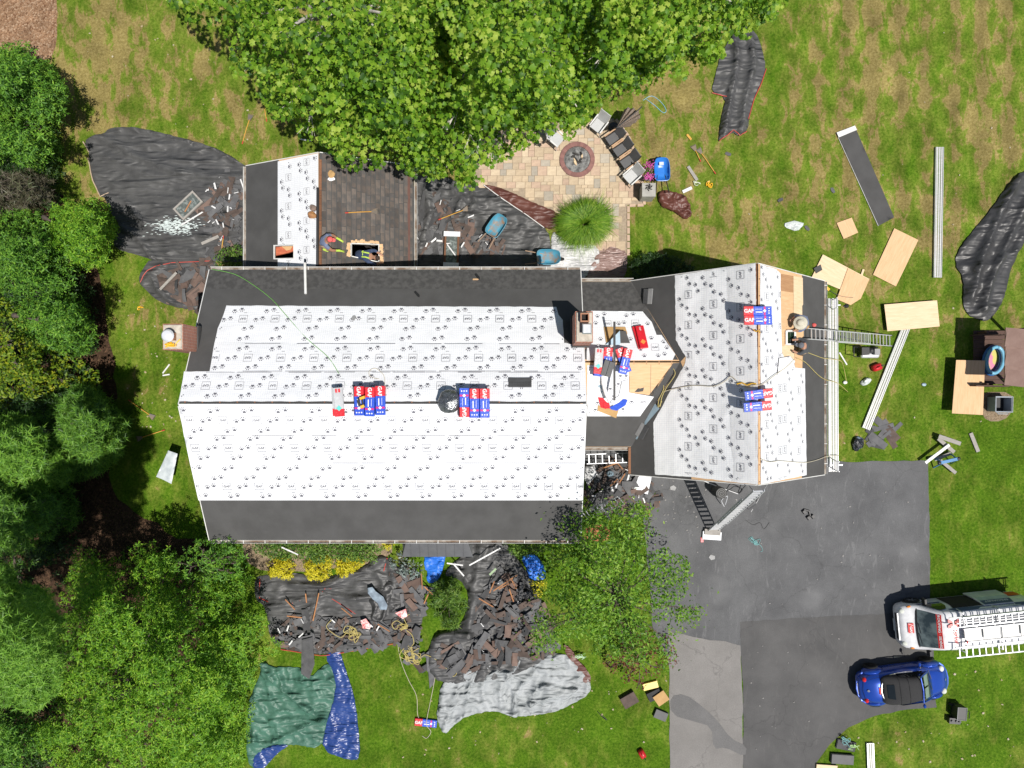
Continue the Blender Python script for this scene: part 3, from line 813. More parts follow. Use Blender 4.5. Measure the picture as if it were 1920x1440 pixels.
rake([(GX0, GYN + .02, 2.72), (GXR, GYN + .02, 6.48)], r_gw); rake([(GXR, GYN + .02, 6.48), (GX1, GYN + .02, 2.72)], r_ge)
rake([(AX0, AYN + .02, 2.72), (AXR, AYN + .02, 4.31)], r_aw); rake([(AXR, AYN + .02, 4.31), (AX1, AYN + .02, 2.72)], r_ae)
# eave board left bare beside the entry court
MB().box((GX0 - .06, -2.42, 2.78), (.10, 1.1, .12)).build('eave_board', m_timber, r_gw)

# ---- bay roof of standing-seam metal over the front window
m_bay = M('grey_standing_seam', (.14, .142, .148), (.10, .102, .108), rough=.5, scale=2, metal=.3, lo=.3, hi=.7)
bx0, bx1, by0, by1, bz0, bz1 = -5.03, -2.10, -4.9, -6.46, 2.75, 3.35
bay = MB(); a0, a1 = bx0 + .45, bx1 - .45
bay.add([(bx0, by1, bz0), (bx1, by1, bz0), (a1, by0, bz1), (a0, by0, bz1), (bx0, by0, bz0), (bx1, by0, bz0)], [(0, 1, 2, 3), (0, 3, 4), (1, 5, 2), (0, 4, 5, 1)])
bay_o = bay.build('bay_roof', m_bay, house)
for k in range(1, 8):
    t = k / 8; x = bx0 + (bx1 - bx0) * t
    xt = x; zt, yt = bz1, by0
    if x < a0: f = (x - bx0) / (a0 - bx0); yt = by1 + (by0 - by1) * f; zt = bz0 + (bz1 - bz0) * f
    if x > a1: f = (bx1 - x) / (bx1 - a1); yt = by1 + (by0 - by1) * f; zt = bz0 + (bz1 - bz0) * f
    MB().bar((x, by1, bz0 + .015), (xt, yt, zt + .015), .022, .04).build('seam', m_bay, bay_o)
for xa, xb in ((bx0, a0), (bx1, a1)):
    MB().bar((xa, by1, bz0 + .015), (xb, by0, bz1 + .015), .03, .04).build('seam', m_bay, bay_o)
    for k in (1, 2):
        f = k / 3; y = by1 + (by0 - by1) * f; x1_ = xa + (xb - xa) * f
        MB().bar((xa, y, bz0 + .012), (x1_, y, bz0 + (bz1 - bz0) * f + .012), .02, .035).build('seam', m_bay, bay_o)
MB().box(((bx0 + bx1) / 2, (by0 + by1) / 2 + .1, 1.35), (bx1 - bx0 - .3, abs(by1 - by0) - .3, 2.7)).build('bay_window', m_wall, house)

# ---- chimneys
def chimney(x0, x1, y0, y1, z0, zt, who, flues):
    c = MB(); cx, cy = (x0 + x1) / 2, (y0 + y1) / 2
    c.box((cx, cy, (z0 + zt) / 2), (x1 - x0, y1 - y0, zt - z0)); ob = c.build('chimney', m_brick, house)
    MB().box((cx, cy, zt + .03), (x1 - x0 - .04, y1 - y0 - .04, .06), taper=.92).build('chimney_crown', m_mortar, ob)
    return ob
ch1 = chimney(-12.50, -11.80, 1.84, 2.74, 0, 7.84, 'w', 1)
m_clay = M('clay_flue', (.40, .20, .12), rough=.85); m_galv = M('galvanised_sheet', (.62, .64, .66), (.5, .52, .55), rough=.35, metal=.7)
k = P(321, 631, 8.0)
MB().box((k.x, k.y, 8.0), (.26, .26, .22)).build('flue', m_clay, ch1)
MB().lathe([(.20, 0), (.22, .03), (.17, .09), (.0, .13)], 18, Matrix.Translation((k.x - .04, k.y + .02, 8.14))).build('chimney_cowl', M('white_cowl', (.80, .82, .86), rough=.3, metal=.2), ch1)
MB().box((-11.77, 2.29, pl_mn.z(0, 2.3) + .08), (.05, 1.0, .22)).build('flashing', m_felt, ch1)
ch2 = chimney(1.80, 2.40, 2.06, 3.12, 3.5, 8.26, 'e', 2)
k = P(1096, 596, 8.4); mb = MB()
for dx, dy, sx_, sy_ in ((-.13, 0, .04, .30), (.13, 0, .04, .30), (0, -.13, .22, .04), (0, .13, .22, .04)): mb.box((k.x + dx, k.y + dy, 8.42), (sx_, sy_, .28))
mb.build('flue', m_clay, ch2); MB().box((k.x, k.y, 8.325), (.23, .23, .02)).build('flue_shaft', m_dark, ch2)
k = P(1100, 617, 8.5)
MB().box((k.x, k.y, 8.46), (.24, .28, .22)).build('flue', m_clay, ch2)
MB().box((k.x, k.y, 8.60), (.31, .36, .05), taper=.8).build('chimney_cowl', m_galv, ch2)
MB().box((1.77, 2.55, pl_mn.z(0, 2.55) + .10), (.05, 1.15, .26)).build('flashing', m_felt, ch2)
MB().box((2.10, 2.02, pl_mn.z(0, 2.02) + .08), (.62, .05, .22)).build('flashing', m_felt, ch2)

# ---- prints on the underlayment
def row_print(pr, plane, rows, ang, x_lo, x_hi):
    for (px, py, typ, per) in rows:
        a = plane.at(px, py); x = a.x
        while x > x_lo: x -= per
        while x < x_hi:
            yj = a.y
            if typ == 'G':
                pr.logo(Vector((x, yj, 0)), ang); pr.put(([(-.06, -.004, 0), (.06, -.004, 0), (.06, .008, 0), (-.06, .008, 0)], [(0, 1, 2, 3)]), Vector((x + .05, yj + (.24 if abs(ang) > 2 else -.24), 0)), ang)
                for d, e in ((.47, -.03), (.71, .03)): pr.paw(Vector((x + d, yj + e, 0)), ang)
            else:
                for d, e in ((-.13, -.03), (.13, .03)): pr.paw(Vector((x + d, yj + e, 0)), ang)
            x += per
def lap(pr, plane, a, b):
    a, b = plane.at(*a), plane.at(*b); L = (b - a).length; k = 0.0; ang = math.atan2(b.y - a.y, b.x - a.x)
    while k < L:
        s = rnd.uniform(.3, 1.6); w = rnd.uniform(.010, .022); q = a.lerp(b, min(1, (k + s / 2) / L))
        pr.put(([(-s / 2, -w / 2, 0), (s / 2, -w / 2, 0), (s / 2, w / 2, 0), (-s / 2, w / 2, 0)], [(0, 1, 2, 3)]), q, ang); k += s + rnd.choice((.02, .1, .6))
per = 1.185
N_rows = [[(448, 582, 'P', per), (457, 598, 'G', per), (466, 615, 'P', per)], [(457, 634, 'P', per)], [(457, 653, 'P', per), (466, 671, 'G', per), (473, 688, 'P', per)], [(378, 706.5, 'P', per), (387, 723, 'G', per), (397, 741, 'P', per)]]
S_rows = [(402, 770, 'P', per), (419, 788, 'G', per), (434, 807, 'P', per), (414, 822, 'P', per), (429, 840, 'G', per), (445, 858, 'P', per), (429, 878, 'P', per), (409, 896, 'P', per), (426, 912, 'G', per), (440, 930, 'P', per)]
full_n = pxpoly([(425, 574), (1042, 576), (1055, 602), (1058, 646), (1094, 649), (1098, 752), (337, 752), (347, 698), (396, 697), (404, 640), (414, 604)], pl_mn)
full_s = pxpoly([(337, 758), (1098, 758), (1092.5, 937), (373.5, 937)], pl_ms)
pr = Print(pl_mn, .044, w_main, full_n)
for rw in N_rows: row_print(pr, pl_mn, rw, math.pi, XL - .5, XR + .5)
lap(pr, pl_mn, (403, 644), (1060, 645)); lap(pr, pl_mn, (347, 698), (1097, 698)); lap(pr, pl_mn, (347, 696), (1097, 696))
pr.mb.build('printed_pattern', m_ink, r_mn)
pr = Print(pl_ms, .044, w_low, full_s); row_print(pr, pl_ms, S_rows, 0, XL - .5, XR + .5); lap(pr, pl_ms, (346, 817), (1098, 817)); lap(pr, pl_ms, (357, 868), (1096, 868)); pr.mb.build('printed_pattern', m_ink, r_ms)
# connector
pr = Print(pl_cn, .022, w_con, pxpoly([(1110, 584), (1204, 585), (1222, 605), (1231, 629), (1240, 629), (1264, 664), (1260, 674), (1102, 675)], pl_cn))
for px, py in ((1139, 607), (1191, 606)): pr.logo(pl_cn.at(px, py), math.pi)
pr.logo(pl_cn.at(1228, 651), 0)
for px, py in ((1120, 593), (1133, 589), (1174, 592), (1187, 589), (1117, 606), (1160, 607), (1170, 605), (1214, 607), (1126, 636), (1122, 649), (1182, 636), (1221, 634), (1244, 641), (1208, 667), (1234, 667), (1246, 664), (1250, 652), (1201, 655)): pr.paw(pl_cn.at(px, py), .1)
pr.mb.build('printed_pattern', m_ink, r_cn)
pr = Print(pl_cs, .022, w_con, pxpoly([(1102, 686), (1178, 686), (1178, 737), (1224, 745), (1199, 779), (1102, 779)], pl_cs))
pr.logo(pl_cs.at(1206, 754), math.pi); pr.logo(pl_cs.at(1206 - 58, 754), math.pi)
for px, py in ((1120, 756), (1184, 754), (1116, 769), (1104, 770), (1168, 768), (1144, 730), (1150, 744), (1102, 707), (1115, 706), (1163, 706), (1174, 706), (1159, 721)): pr.paw(pl_cs.at(px, py), math.pi)
pr.mb.build('printed_pattern', m_ink, r_cs)
# garage, slope toward the main house: lettering runs up the picture
pr = Print(pl_gw, .055, w_gar, pxpoly([(1267, 520), (1416, 498), (1420, 700), (1420, 904), (1300, 891), (1229, 887), (1226, 793), (1285, 683), (1287, 670), (1268, 637)], pl_gw))
def col_print(pr, plane, cols, per):
    for (px, py, typ, ang, dirn) in cols:
        a = plane.at(px, py); y = a.y
        while y < GYN + 5: y += per
        while y > GYS - 1:
            if typ == 'G': pr.logo(Vector((a.x, y, 0)), ang)
            else: pr.paw(Vector((a.x - .04, y + .12, 0)), ang, .185); pr.paw(Vector((a.x + .04 * dirn, y - .13, 0)), ang, .185)
            y -= per
up, dn = R(90), R(-90)
col_print(pr, pl_gw, [(1290, 553, 'G', up, 1), (1290, 527, 'P', up, 1), (1276, 567, 'P', up, 1), (1306, 540, 'P', up, 1)], 1.19)
col_print(pr, pl_gw, [(1337, 571, 'G', dn, 1), (1319, 527, 'P', dn, 1), (1335, 542, 'P', dn, 1), (1353, 558, 'P', dn, 1)], 1.19)
col_print(pr, pl_gw, [(1387, 576, 'G', up, 1), (1368, 530, 'P', up, 1), (1386, 546, 'P', up, 1), (1404, 561, 'P', up, 1)], 1.19)
pr.mb.build('printed_pattern', m_ink, r_gw)
pr = Print(pl_ge, .036, w_ge, pxpoly(GE, pl_ge))
col_print(pr, pl_ge, [(1437, 556, 'G', dn, 1), (1429, 508, 'P', dn, 1), (1437, 531, 'P', dn, 1), (1446, 545, 'P', dn, 1), (1456, 572, 'P', dn, 1), (1462, 728, 'G', dn, 1), (1471, 727, 'G', dn, 1), (1478, 705, 'P', dn, 1), (1484, 742, 'P', dn, 1), (1497, 732, 'G', dn, 1), (1503, 710, 'P', dn, 1)], 1.19)
pr.mb.build('printed_pattern', m_ink, r_ge)
pr = Print(pl_aw, .026, w_a, pxpoly([(522, 307), (596, 291), (596, 497), (522, 500)], pl_aw), [hole_w])
for k in range(-3, 5):
    for px, py, typ in ((541, 387, 'G'), (575, 359, 'G'), (529, 347, 'P'), (542, 361, 'P'), (562, 369, 'P'), (575, 329, 'P'), (589, 346, 'P')):
        a = pl_aw.at(px, py); y = a.y - k * 1.17
        if typ == 'G': pr.logo(Vector((a.x, y, 0)), dn, .12, .29)
        else: pr.paw(Vector((a.x - .03, y + .12, 0)), dn, .22); pr.paw(Vector((a.x + .03, y - .13, 0)), dn, .22)
pr.mb.build('printed_pattern', m_ink, r_aw)
for o in bpy.data.objects:
    if o.name.startswith(('printed_pattern', 'splintered')): o['kind'] = 'stuff'
# ================================================================ trees and plants
RG = np.random.default_rng(11)
def tmpl(kind):
    if kind == 'lobed':
        a = [(0, -.5), (.48, -.36), (.33, -.05), (.55, .24), (.22, .22), (0, .58), (-.22, .22), (-.55, .24), (-.33, -.05), (-.48, -.36)]
        v = [(0, 0, .05)] + [(x, y, -.35 * (x * x + y * y)) for x, y in a]
        return np.array(v), np.array([(0, i + 1, (i + 1) % 10 + 1) for i in range(10)])
    if kind == 'oval':
        v = [(0, -.5, -.05), (.26, -.05, .06), (0, .55, -.12), (-.26, -.05, .06)]
        return np.array(v), np.array([(0, 1, 2), (0, 2, 3)])
    if kind == 'sprig':       # five narrow leaves round a twig end
        v, f = [], []
        for k in range(5):
            t = 2 * math.pi * k / 5 + .3 * k; c, s = math.cos(t), math.sin(t)
            o = len(v); v += [(0, 0, 0), (.30 * c - .12 * s, .30 * s + .12 * c, .05), (.62 * c, .62 * s, -.10), (.30 * c + .12 * s, .30 * s - .12 * c, .05)]
            f += [(o, o + 1, o + 2), (o, o + 2, o + 3)]
        return np.array(v), np.array(f)
    if kind == 'needles':     # a brush of needles
        v, f = [], []
        for k in range(9):
            t = 2 * math.pi * k / 9; c, s = math.cos(t), math.sin(t); L = .42 + .16 * (k % 3); z = .22 * ((k % 2) * 2 - .6)
            o = len(v); v += [(-s * .06, c * .06, 0), (s * .06, -c * .06, 0), (c * L, s * L, z)]
            f += [(o, o + 1, o + 2)]
        return np.array(v), np.array(f)
def unit(a): return a / np.maximum(1e-9, np.linalg.norm(a, axis=1, keepdims=True))
def scatter(pos, nrm, size, kind):
    tv, tf = tmpl(kind); N = len(pos)
    n = unit(nrm); r = RG.normal(size=(N, 3)); t = unit(np.cross(n, r)); b = np.cross(n, t)
    v = pos[:, None, :] + size[:, None, None] * (tv[None, :, 0:1] * t[:, None, :] + tv[None, :, 1:2] * b[:, None, :] + tv[None, :, 2:3] * n[:, None, :])
    f = tf[None] + (np.arange(N) * len(tv))[:, None, None]
    return v.reshape(-1, 3), f.reshape(-1, 3)
def clump_leaves(clumps, per_m2, size, tilt=.55, fill=.35, under=-.15):
    """leaves over the shells of many round clumps (centre, radius, flatness)"""
    P_, N_, S_ = [], [], []
    for c, r, fl_ in clumps:
        k = max(6, int(per_m2 * 4 * r * r))
        d = RG.normal(size=(k, 3)); d = unit(d); d[:, 2] = np.where(d[:, 2] < under, -d[:, 2] * .5, d[:, 2]); d = unit(d)
        rr = r * np.where(RG.random(k) < fill, RG.uniform(.35, .9, k), RG.uniform(.85, 1.12, k))
        p = d * rr[:, None]; p[:, 2] *= fl_
        P_.append(p + np.array(c)); N_.append(d * .55 + np.array((0, 0, .75)) + RG.normal(size=(k, 3)) * tilt)
        S_.append(size * RG.uniform(.38, 1.3, k))
    return np.concatenate(P_), np.concatenate(N_), np.concatenate(S_)
def crown_clumps(poly, zlo, zhi, n, r, flat=.7, rg=None, power=.6, lean=0):
    """clump centres under the crown's plan outline (photo pixels at mid height)"""
    rg = rg or random.Random(n); xs = [p[0] for p in poly]; ys = [p[1] for p in poly]
    dm = 0
    for _ in range(80):
        q = (rg.uniform(min(xs), max(xs)), rg.uniform(min(ys), max(ys)))
        if inside(q, poly): dm = max(dm, dist_edge(q, poly))
    out, tries = [], 0
    while len(out) < n and tries < n * 60:
        tries += 1
        q = (rg.uniform(min(xs), max(xs)), rg.uniform(min(ys), max(ys)))
        if not inside(q, poly): continue
        d = dist_edge(q, poly) / dm
        z = zlo + (zhi - zlo) * min(1, d) ** power + rg.uniform(-2.4, .5) * (zhi - zlo) * .2
        rr = r * rg.uniform(.5, 1.4)
        k = FPX / (CAM_H - z)
        if dist_edge(q, poly) < rr * k * .55: rr *= .62
        out.append((tuple(P(q[0], q[1], z - rr * flat * .6)), rr, flat))
    return out
m_bark = M('grey_bark', (.13, .10, .08), (.08, .06, .05), rough=.9, scale=6, bump=.4, stretch=(1, 1, .3))
m_barkw = M('pale_bark', (.55, .52, .47), (.35, .32, .28), rough=.8, scale=5, bump=.3)
def tree(name, label, base, clumps, leaf, size, dens, mat, bark=m_bark, trunk_r=.18, tilt=.55, fill=.35, limbs=14, cat='tree', group=None, twig=.02, stray=0):
    base = Vector(base); t = empty(name, base, label=label, cat=cat, group=group)
    cl = [(tuple(Vector(c) - base), r, f) for c, r, f in clumps]
    p, nr, s = clump_leaves(cl, dens, size, tilt, fill)
    if stray:
        k = RG.integers(0, len(p), stray); p = np.concatenate([p, p[k] + RG.normal(size=(stray, 3)) * .45]); nr = np.concatenate([nr, nr[k]]); s = np.concatenate([s, s[k]])
    v, f = scatter(p, nr, s, leaf)
    link('crown', np_mesh('crown', v, f, mat), t)
    tops = sorted(cl, key=lambda q: -q[0][2]); zt = tops[0][0][2]
    mb = MB(); mid = Vector((sum(c[0][0] for c in cl) / len(cl), sum(c[0][1] for c in cl) / len(cl), 0))
    axis = [Vector((0, 0, -.1)), mid * .25 + Vector((.05, .03, zt * .3)), mid * .6 + Vector((-.04, .05, zt * .6)), mid * .8 + Vector((0, 0, zt * .62))]
    mb.tube(axis, [trunk_r * 1.25, trunk_r, trunk_r * .65, trunk_r * .15], 7)
    for c, r, f_ in random.Random(len(cl)).sample(cl, min(limbs, len(cl))):
        e = Vector(c); k = min(.85, max(.25, (e.z - 1.2) / zt * .75)); a = axis[1].lerp(axis[3], k)
        m1 = a.lerp(e, .5) + Vector((0, 0, .25)); L = trunk_r * .42
        mb.tube([a, m1, e], [L, L * .6, twig], 5)
        for j in range(3):
            d = Vector((rnd.uniform(-1, 1), rnd.uniform(-1, 1), rnd.uniform(.0, .6))) * r * .95
            mb.tube([m1.lerp(e, .6 + .13 * j), e + d], [twig * 1.2, twig * .4], 4, False)
    mb.build('trunk', bark, t, smooth=True)
    return t

L_tulip = leaf_mat('broad_leaf_green', [(.030, .090, .008), (.100, .230, .016), (.17, .33, .022), (.24, .40, .03), (.40, .52, .08)], .42)
L_oak = leaf_mat('woodland_leaf', [(0.041, 0.121, 0.015), (0.091, 0.234, 0.026), (0.147, 0.333, 0.033), (0.240, 0.423, 0.043)], .35)
L_yel = leaf_mat('yellow_green_leaf', [(.05, .115, .012), (.12, .22, .016), (.21, .30, .018), (.34, .37, .02)], .38)
L_blue = leaf_mat('blue_green_needle', [(0.037, 0.101, 0.013), (0.080, 0.194, 0.023), (0.133, 0.287, 0.032), (0.199, 0.374, 0.043)], .25)
L_pine = leaf_mat('soft_pine_needle', [(0.060, 0.155, 0.017), (0.118, 0.271, 0.030), (0.183, 0.370, 0.043), (0.258, 0.456, 0.059)], .3)
L_lime = leaf_mat('fresh_leaf', [(0.057, 0.164, 0.013), (0.130, 0.309, 0.020), (0.203, 0.407, 0.027), (0.316, 0.486, 0.044)], .38)
L_birch = leaf_mat('birch_leaf', [(0.050, 0.138, 0.013), (0.111, 0.256, 0.023), (0.184, 0.348, 0.030), (0.268, 0.407, 0.056)], .36)
L_red = leaf_mat('dark_red_leaf', [(.06, .015, .012), (.13, .03, .02), (.20, .05, .03), (.16, .09, .05)], .25)
L_gold = leaf_mat('golden_leaf', [(.30, .30, .01), (.52, .48, .015), (.68, .60, .02), (.75, .68, .06)], .2)
L_grey = leaf_mat('grey_blue_leaf', [(.09, .12, .10), (.18, .23, .21), (.28, .34, .33)], .15)
L_hedge = leaf_mat('hedge_leaf', [(.03, .085, .01), (.075, .16, .02), (.12, .22, .03), (.2, .3, .05)], .2)
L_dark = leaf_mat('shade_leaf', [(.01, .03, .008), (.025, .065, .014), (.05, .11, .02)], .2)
L_twig = leaf_mat('dry_conifer', [(.05, .045, .03), (.10, .085, .055), (.07, .09, .035)], .1)

# ---- the big broad-leaved trees over the patio
tree('tulip_tree', 'tall bright green broad-leaved tree overhanging the old shingle roof', P(640, 20, 0),
     crown_clumps([(318, -60), (322, 2), (365, 38), (415, 48), (425, 130), (480, 152), (498, 196), (540, 226), (600, 262), (630, 292), (665, 332), (690, 306), (740, 300), (772, 322), (830, 336), (838, 250), (850, 120), (850, -60)], 6.0, 13.0, 300, .48, .5), 'lobed', .175, 62, L_tulip, m_barkw, .26, .65, .2, stray=60, limbs=30)
tree('tulip_tree', 'tall bright green broad-leaved tree between shingled rear wing and fire pit', P(950, 30, 0),
     crown_clumps([(800, -60), (790, 100), (800, 230), (815, 320), (850, 340), (905, 342), (925, 296), (965, 285), (985, 262), (1040, 262), (1070, 250), (1110, 205), (1130, 120), (1130, -60)], 6.0, 13.5, 280, .48, .5), 'lobed', .175, 62, L_tulip, m_barkw, .26, .65, .2, stray=60, limbs=30)
tree('tulip_tree', 'bright green broad-leaved tree shading the chairs and the folded black tarp', P(1230, -20, 0),
     crown_clumps([(1090, -60), (1060, 100), (1070, 170), (1085, 205), (1120, 200), (1150, 178), (1200, 170), (1235, 145), (1290, 140), (1290, 108), (1345, 120), (1352, 60), (1400, 66), (1420, 40), (1465, 28), (1475, -60)], 5.5, 12.0, 215, .48, .5), 'lobed', .175, 62, L_tulip, m_barkw, .22, .65, .2, stray=50, limbs=24)

# ---- woodland at the left
W = 'woodland trees along the left edge'
def wood(name, label, poly, zlo, zhi, n, r, leaf, size, dens, mat, **kw):
    cx = sum(p[0] for p in poly) / len(poly); cy = sum(p[1] for p in poly) / len(poly)
    if not kw.pop('tall', False): zlo, zhi, n = min(zlo, 1.0), min(zhi, 6.5), int(n * 3.0); r *= .62; dens *= 1.5
    return tree(name, label, P(cx, cy, 0), crown_clumps(poly, zlo, zhi, n, r, power=.8, **({'flat': kw.pop('flat')} if 'flat' in kw else {})), leaf, size, dens, mat, group=W, **kw)
wood('oak_tree', 'dark bluish green leafy tree beside the wood-chip bed', [(-80, 110), (0, 95), (40, 80), (75, 120), (112, 140), (128, 185), (120, 225), (80, 240), (30, 215), (-80, 230)], 4, 9, 60, .8, 'sprig', .24, 26, L_oak, trunk_r=.18)
wood('oak_tree', 'green leafy tree just above the dry conifer at left edge', [(-80, 225), (20, 215), (90, 240), (108, 270), (112, 300), (70, 312), (-80, 310)], 4, 8, 36, .7, 'sprig', .24, 26, L_oak, trunk_r=.16)
wood('dry_conifer', 'thin brownish conifer with bare twigs at left edge', [(-80, 310), (60, 318), (110, 345), (95, 385), (0, 400), (-80, 400)], 2, 6, 34, .6, 'needles', .30, 14, L_twig, trunk_r=.12, fill=.6)
wood('oak_tree', 'bright green tree touching the left end of the large tarp', [(95, 395), (150, 372), (205, 385), (218, 425), (210, 470), (170, 500), (120, 490), (90, 450)], 3, 8, 44, .65, 'sprig', .22, 30, L_lime, trunk_r=.15)
wood('oak_tree', 'dense mixed green tree left of the small red-hemmed tarp', [(-80, 400), (60, 390), (110, 430), (140, 480), (150, 540), (110, 580), (30, 575), (-80, 560)], 5, 10, 60, .8, 'sprig', .22, 26, L_oak, trunk_r=.2)
wood('oak_tree', 'shadowy blue-green tree level with the left chimney', [(20, 560), (110, 545), (160, 570), (185, 620), (160, 665), (90, 660), (30, 640)], 3, 7, 38, .75, 'sprig', .22, 26, L_oak, trunk_r=.17)
wood('maple_tree', 'yellow-tinged tree with thin twigs left of the left chimney', [(-80, 570), (40, 545), (95, 590), (120, 640), (160, 690), (215, 708), (160, 735), (80, 760), (-80, 770)], 5, 10, 64, .6, 'oval', .16, 60, L_yel, trunk_r=.16, fill=.5)
wood('pine_tree', 'green pine with drooping boughs nearest the pitchfork-like tool', [(90, 740), (150, 715), (200, 745), (238, 800), (225, 850), (190, 880), (150, 900), (110, 860), (85, 800)], 4, 11, 60, .65, 'needles', .34, 42, L_blue, trunk_r=.18, flat=.45)
wood('pine_tree', 'lighter green pine at the left edge below the yellow-tinged tree', [(-80, 770), (70, 765), (110, 810), (150, 880), (120, 915), (40, 920), (-80, 900)], 4, 11, 60, .7, 'needles', .34, 42, L_pine, trunk_r=.18, flat=.45)
wood('pine_tree', 'dark shaded pine with bare pale branches at left edge', [(-80, 900), (60, 905), (130, 920), (150, 965), (120, 1010), (60, 1060), (-80, 1060)], 2, 7, 50, .7, 'needles', .34, 32, L_blue, trunk_r=.18, flat=.45)
wood('pine_tree', 'pale soft-needled pine in the lower left corner', [(-80, 1060), (0, 1040), (30, 1090), (80, 1110), (108, 1160), (110, 1230), (100, 1300), (40, 1320), (-80, 1310)], 9, 15, 150, .5, 'needles', .24, 150, L_pine, trunk_r=.22, flat=.6, tall=True)
wood('oak_tree', 'dark shrub-like tree in the bottom left corner', [(-80, 1310), (40, 1315), (85, 1350), (90, 1420), (60, 1500), (-80, 1500)], 2, 6, 40, .7, 'sprig', .22, 26, L_oak, trunk_r=.15)
wood('oak_tree', 'big fresh green tree left of the green tarp', [(120, 1090), (150, 1030), (225, 1060), (260, 1020), (320, 1030), (345, 1075), (420, 1085), (450, 1050), (462, 1090), (440, 1140), (505, 1150), (532, 1185), (520, 1225), (470, 1260), (480, 1330), (455, 1400), (440, 1500), (80, 1500), (105, 1420), (60, 1380), (110, 1320), (100, 1200)], 2, 9, 520, .46, 'sprig', .22, 52, L_lime, trunk_r=.24, limbs=30, stray=200, tall=True)
wood('oak_tree', 'small green tree at the front left corner of the main roof', [(300, 1060), (380, 1015), (400, 1000), (465, 1015), (455, 1060), (430, 1090), (350, 1085)], 4.0, 7.0, 30, .6, 'sprig', .22, 24, L_oak, trunk_r=.14, tall=True)

# undergrowth between the tall crowns, painted dark to stand for shade gaps
for lab, poly, lo, hi, n in (('low dark undergrowth beneath the bluish green tree by the chips', [(-80, 180), (60, 190), (105, 250), (120, 330), (100, 400), (-80, 400)], 1, 3, 60),
        ('low dark undergrowth level with the small red-hemmed tarp', [(-80, 480), (150, 480), (170, 540), (185, 600), (175, 680), (-80, 680)], 1, 3.5, 80), ('low dark undergrowth level with the main ridge', [(-80, 690), (170, 690), (205, 760), (215, 830), (180, 900), (-80, 900)], 1, 3.5, 80),
        ('low dark undergrowth left of the lower roof corner', [(-80, 880), (150, 890), (160, 960), (130, 1060), (110, 1120), (-80, 1120)], 1, 3.5, 70), ('low dark undergrowth below the soft pine', [(-80, 1280), (110, 1290), (130, 1380), (90, 1480), (-80, 1480)], 1, 3, 50)):
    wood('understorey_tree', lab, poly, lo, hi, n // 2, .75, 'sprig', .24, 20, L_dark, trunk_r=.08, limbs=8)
# ---- front yard
tree('birch_tree', 'loose small-leaved birch at the corner of the driveway', P(1150, 1110, 0),
     crown_clumps([(1035, 985), (1060, 955), (1090, 940), (1130, 960), (1165, 935), (1210, 950), (1235, 1000), (1262, 1030), (1300, 1060), (1278, 1100), (1315, 1140), (1300, 1170), (1250, 1195), (1282, 1240), (1240, 1262), (1180, 1240), (1130, 1220), (1070, 1200), (1000, 1230), (990, 1180), (1030, 1130), (1012, 1090), (1030, 1030), (975, 1010)], 3.5, 9.5, 250, .36, .7), 'oval', .135, 105, L_birch, m_bark, .13, .7, .4, limbs=26, stray=1200, twig=.011)
tree('red_maple_shrub', 'dark red-leaved shrub beside the bottom of the birch', P(1190, 1225, 0),
     crown_clumps([(1125, 1195), (1160, 1170), (1210, 1175), (1262, 1205), (1268, 1240), (1230, 1268), (1195, 1288), (1150, 1262), (1128, 1235)], .8, 2.2, 46, .32, .8), 'oval', .13, 90, L_red, m_bark, .06, .6, cat='shrub')
def bush(name, label, poly, zlo, zhi, n, r, leaf, size, dens, mat, group=None, base=None, flat=.9):
    cx = sum(p[0] for p in poly) / len(poly); cy = sum(p[1] for p in poly) / len(poly)
    return tree(name, label, P(*(base or (cx, cy)), 0), crown_clumps(poly, zlo, zhi, n, r, flat, power=.4), leaf, size, dens, mat, m_bark, .035, .6, cat='shrub', group=group, limbs=8, twig=.008)
G1 = 'golden shrubs along the front bed'
bush('golden_shrub', 'golden yellow shrub, leftmost of three in the front bed', [(500, 1055), (515, 1045), (545, 1048), (550, 1075), (535, 1087), (510, 1082)], .3, .75, 40, .22, 'sprig', .17, 80, L_gold, G1)
bush('golden_shrub', 'golden yellow shrub, middle and widest of three in the front bed', [(565, 1052), (590, 1045), (620, 1046), (622, 1075), (610, 1088), (580, 1085)], .3, .75, 46, .22, 'sprig', .17, 80, L_gold, G1)
bush('golden_shrub', 'golden yellow shrub, rightmost of three in the front bed', [(635, 1048), (660, 1044), (688, 1050), (680, 1066), (660, 1072), (642, 1080), (632, 1070)], .3, .7, 40, .22, 'sprig', .17, 80, L_gold, G1)
bush('golden_shrub', 'small golden shrub against the wall beside the grey bay roof', [(714, 1014), (735, 1014), (738, 1026), (722, 1030)], .5, 1.0, 12, .16, 'sprig', .15, 70, L_gold, base=(726, 1020))
bush('clipped_hedge', 'low clipped green hedge under the front gutter', [(470, 1012), (560, 1008), (712, 1008), (716, 1032), (704, 1050), (560, 1052), (515, 1046), (475, 1036)], .9, 1.2, 190, .25, 'oval', .11, 170, L_hedge, flat=.7)
bush('clipped_hedge', 'green shrub between the gutter and the right bright blue tarp', [(944, 1010), (1000, 1008), (1030, 1015), (1025, 1035), (975, 1044), (948, 1036)], .6, 1.1, 44, .24, 'oval', .11, 140, L_hedge, flat=.7)
bush('grey_shrub', 'blue-grey leafy shrub at the left corner of the bay roof', [(728, 1042), (752, 1034), (768, 1052), (790, 1056), (794, 1074), (772, 1084), (750, 1074), (735, 1060)], .4, .9, 36, .18, 'oval', .13, 110, L_grey)
bush('yew_shrub', 'dark open-branched evergreen shrub ringed by black tarps', [(806, 1100), (830, 1088), (862, 1095), (874, 1120), (868, 1150), (850, 1178), (828, 1170), (812, 1140)], .5, 1.7, 34, .26, 'needles', .28, 80, L_hedge)
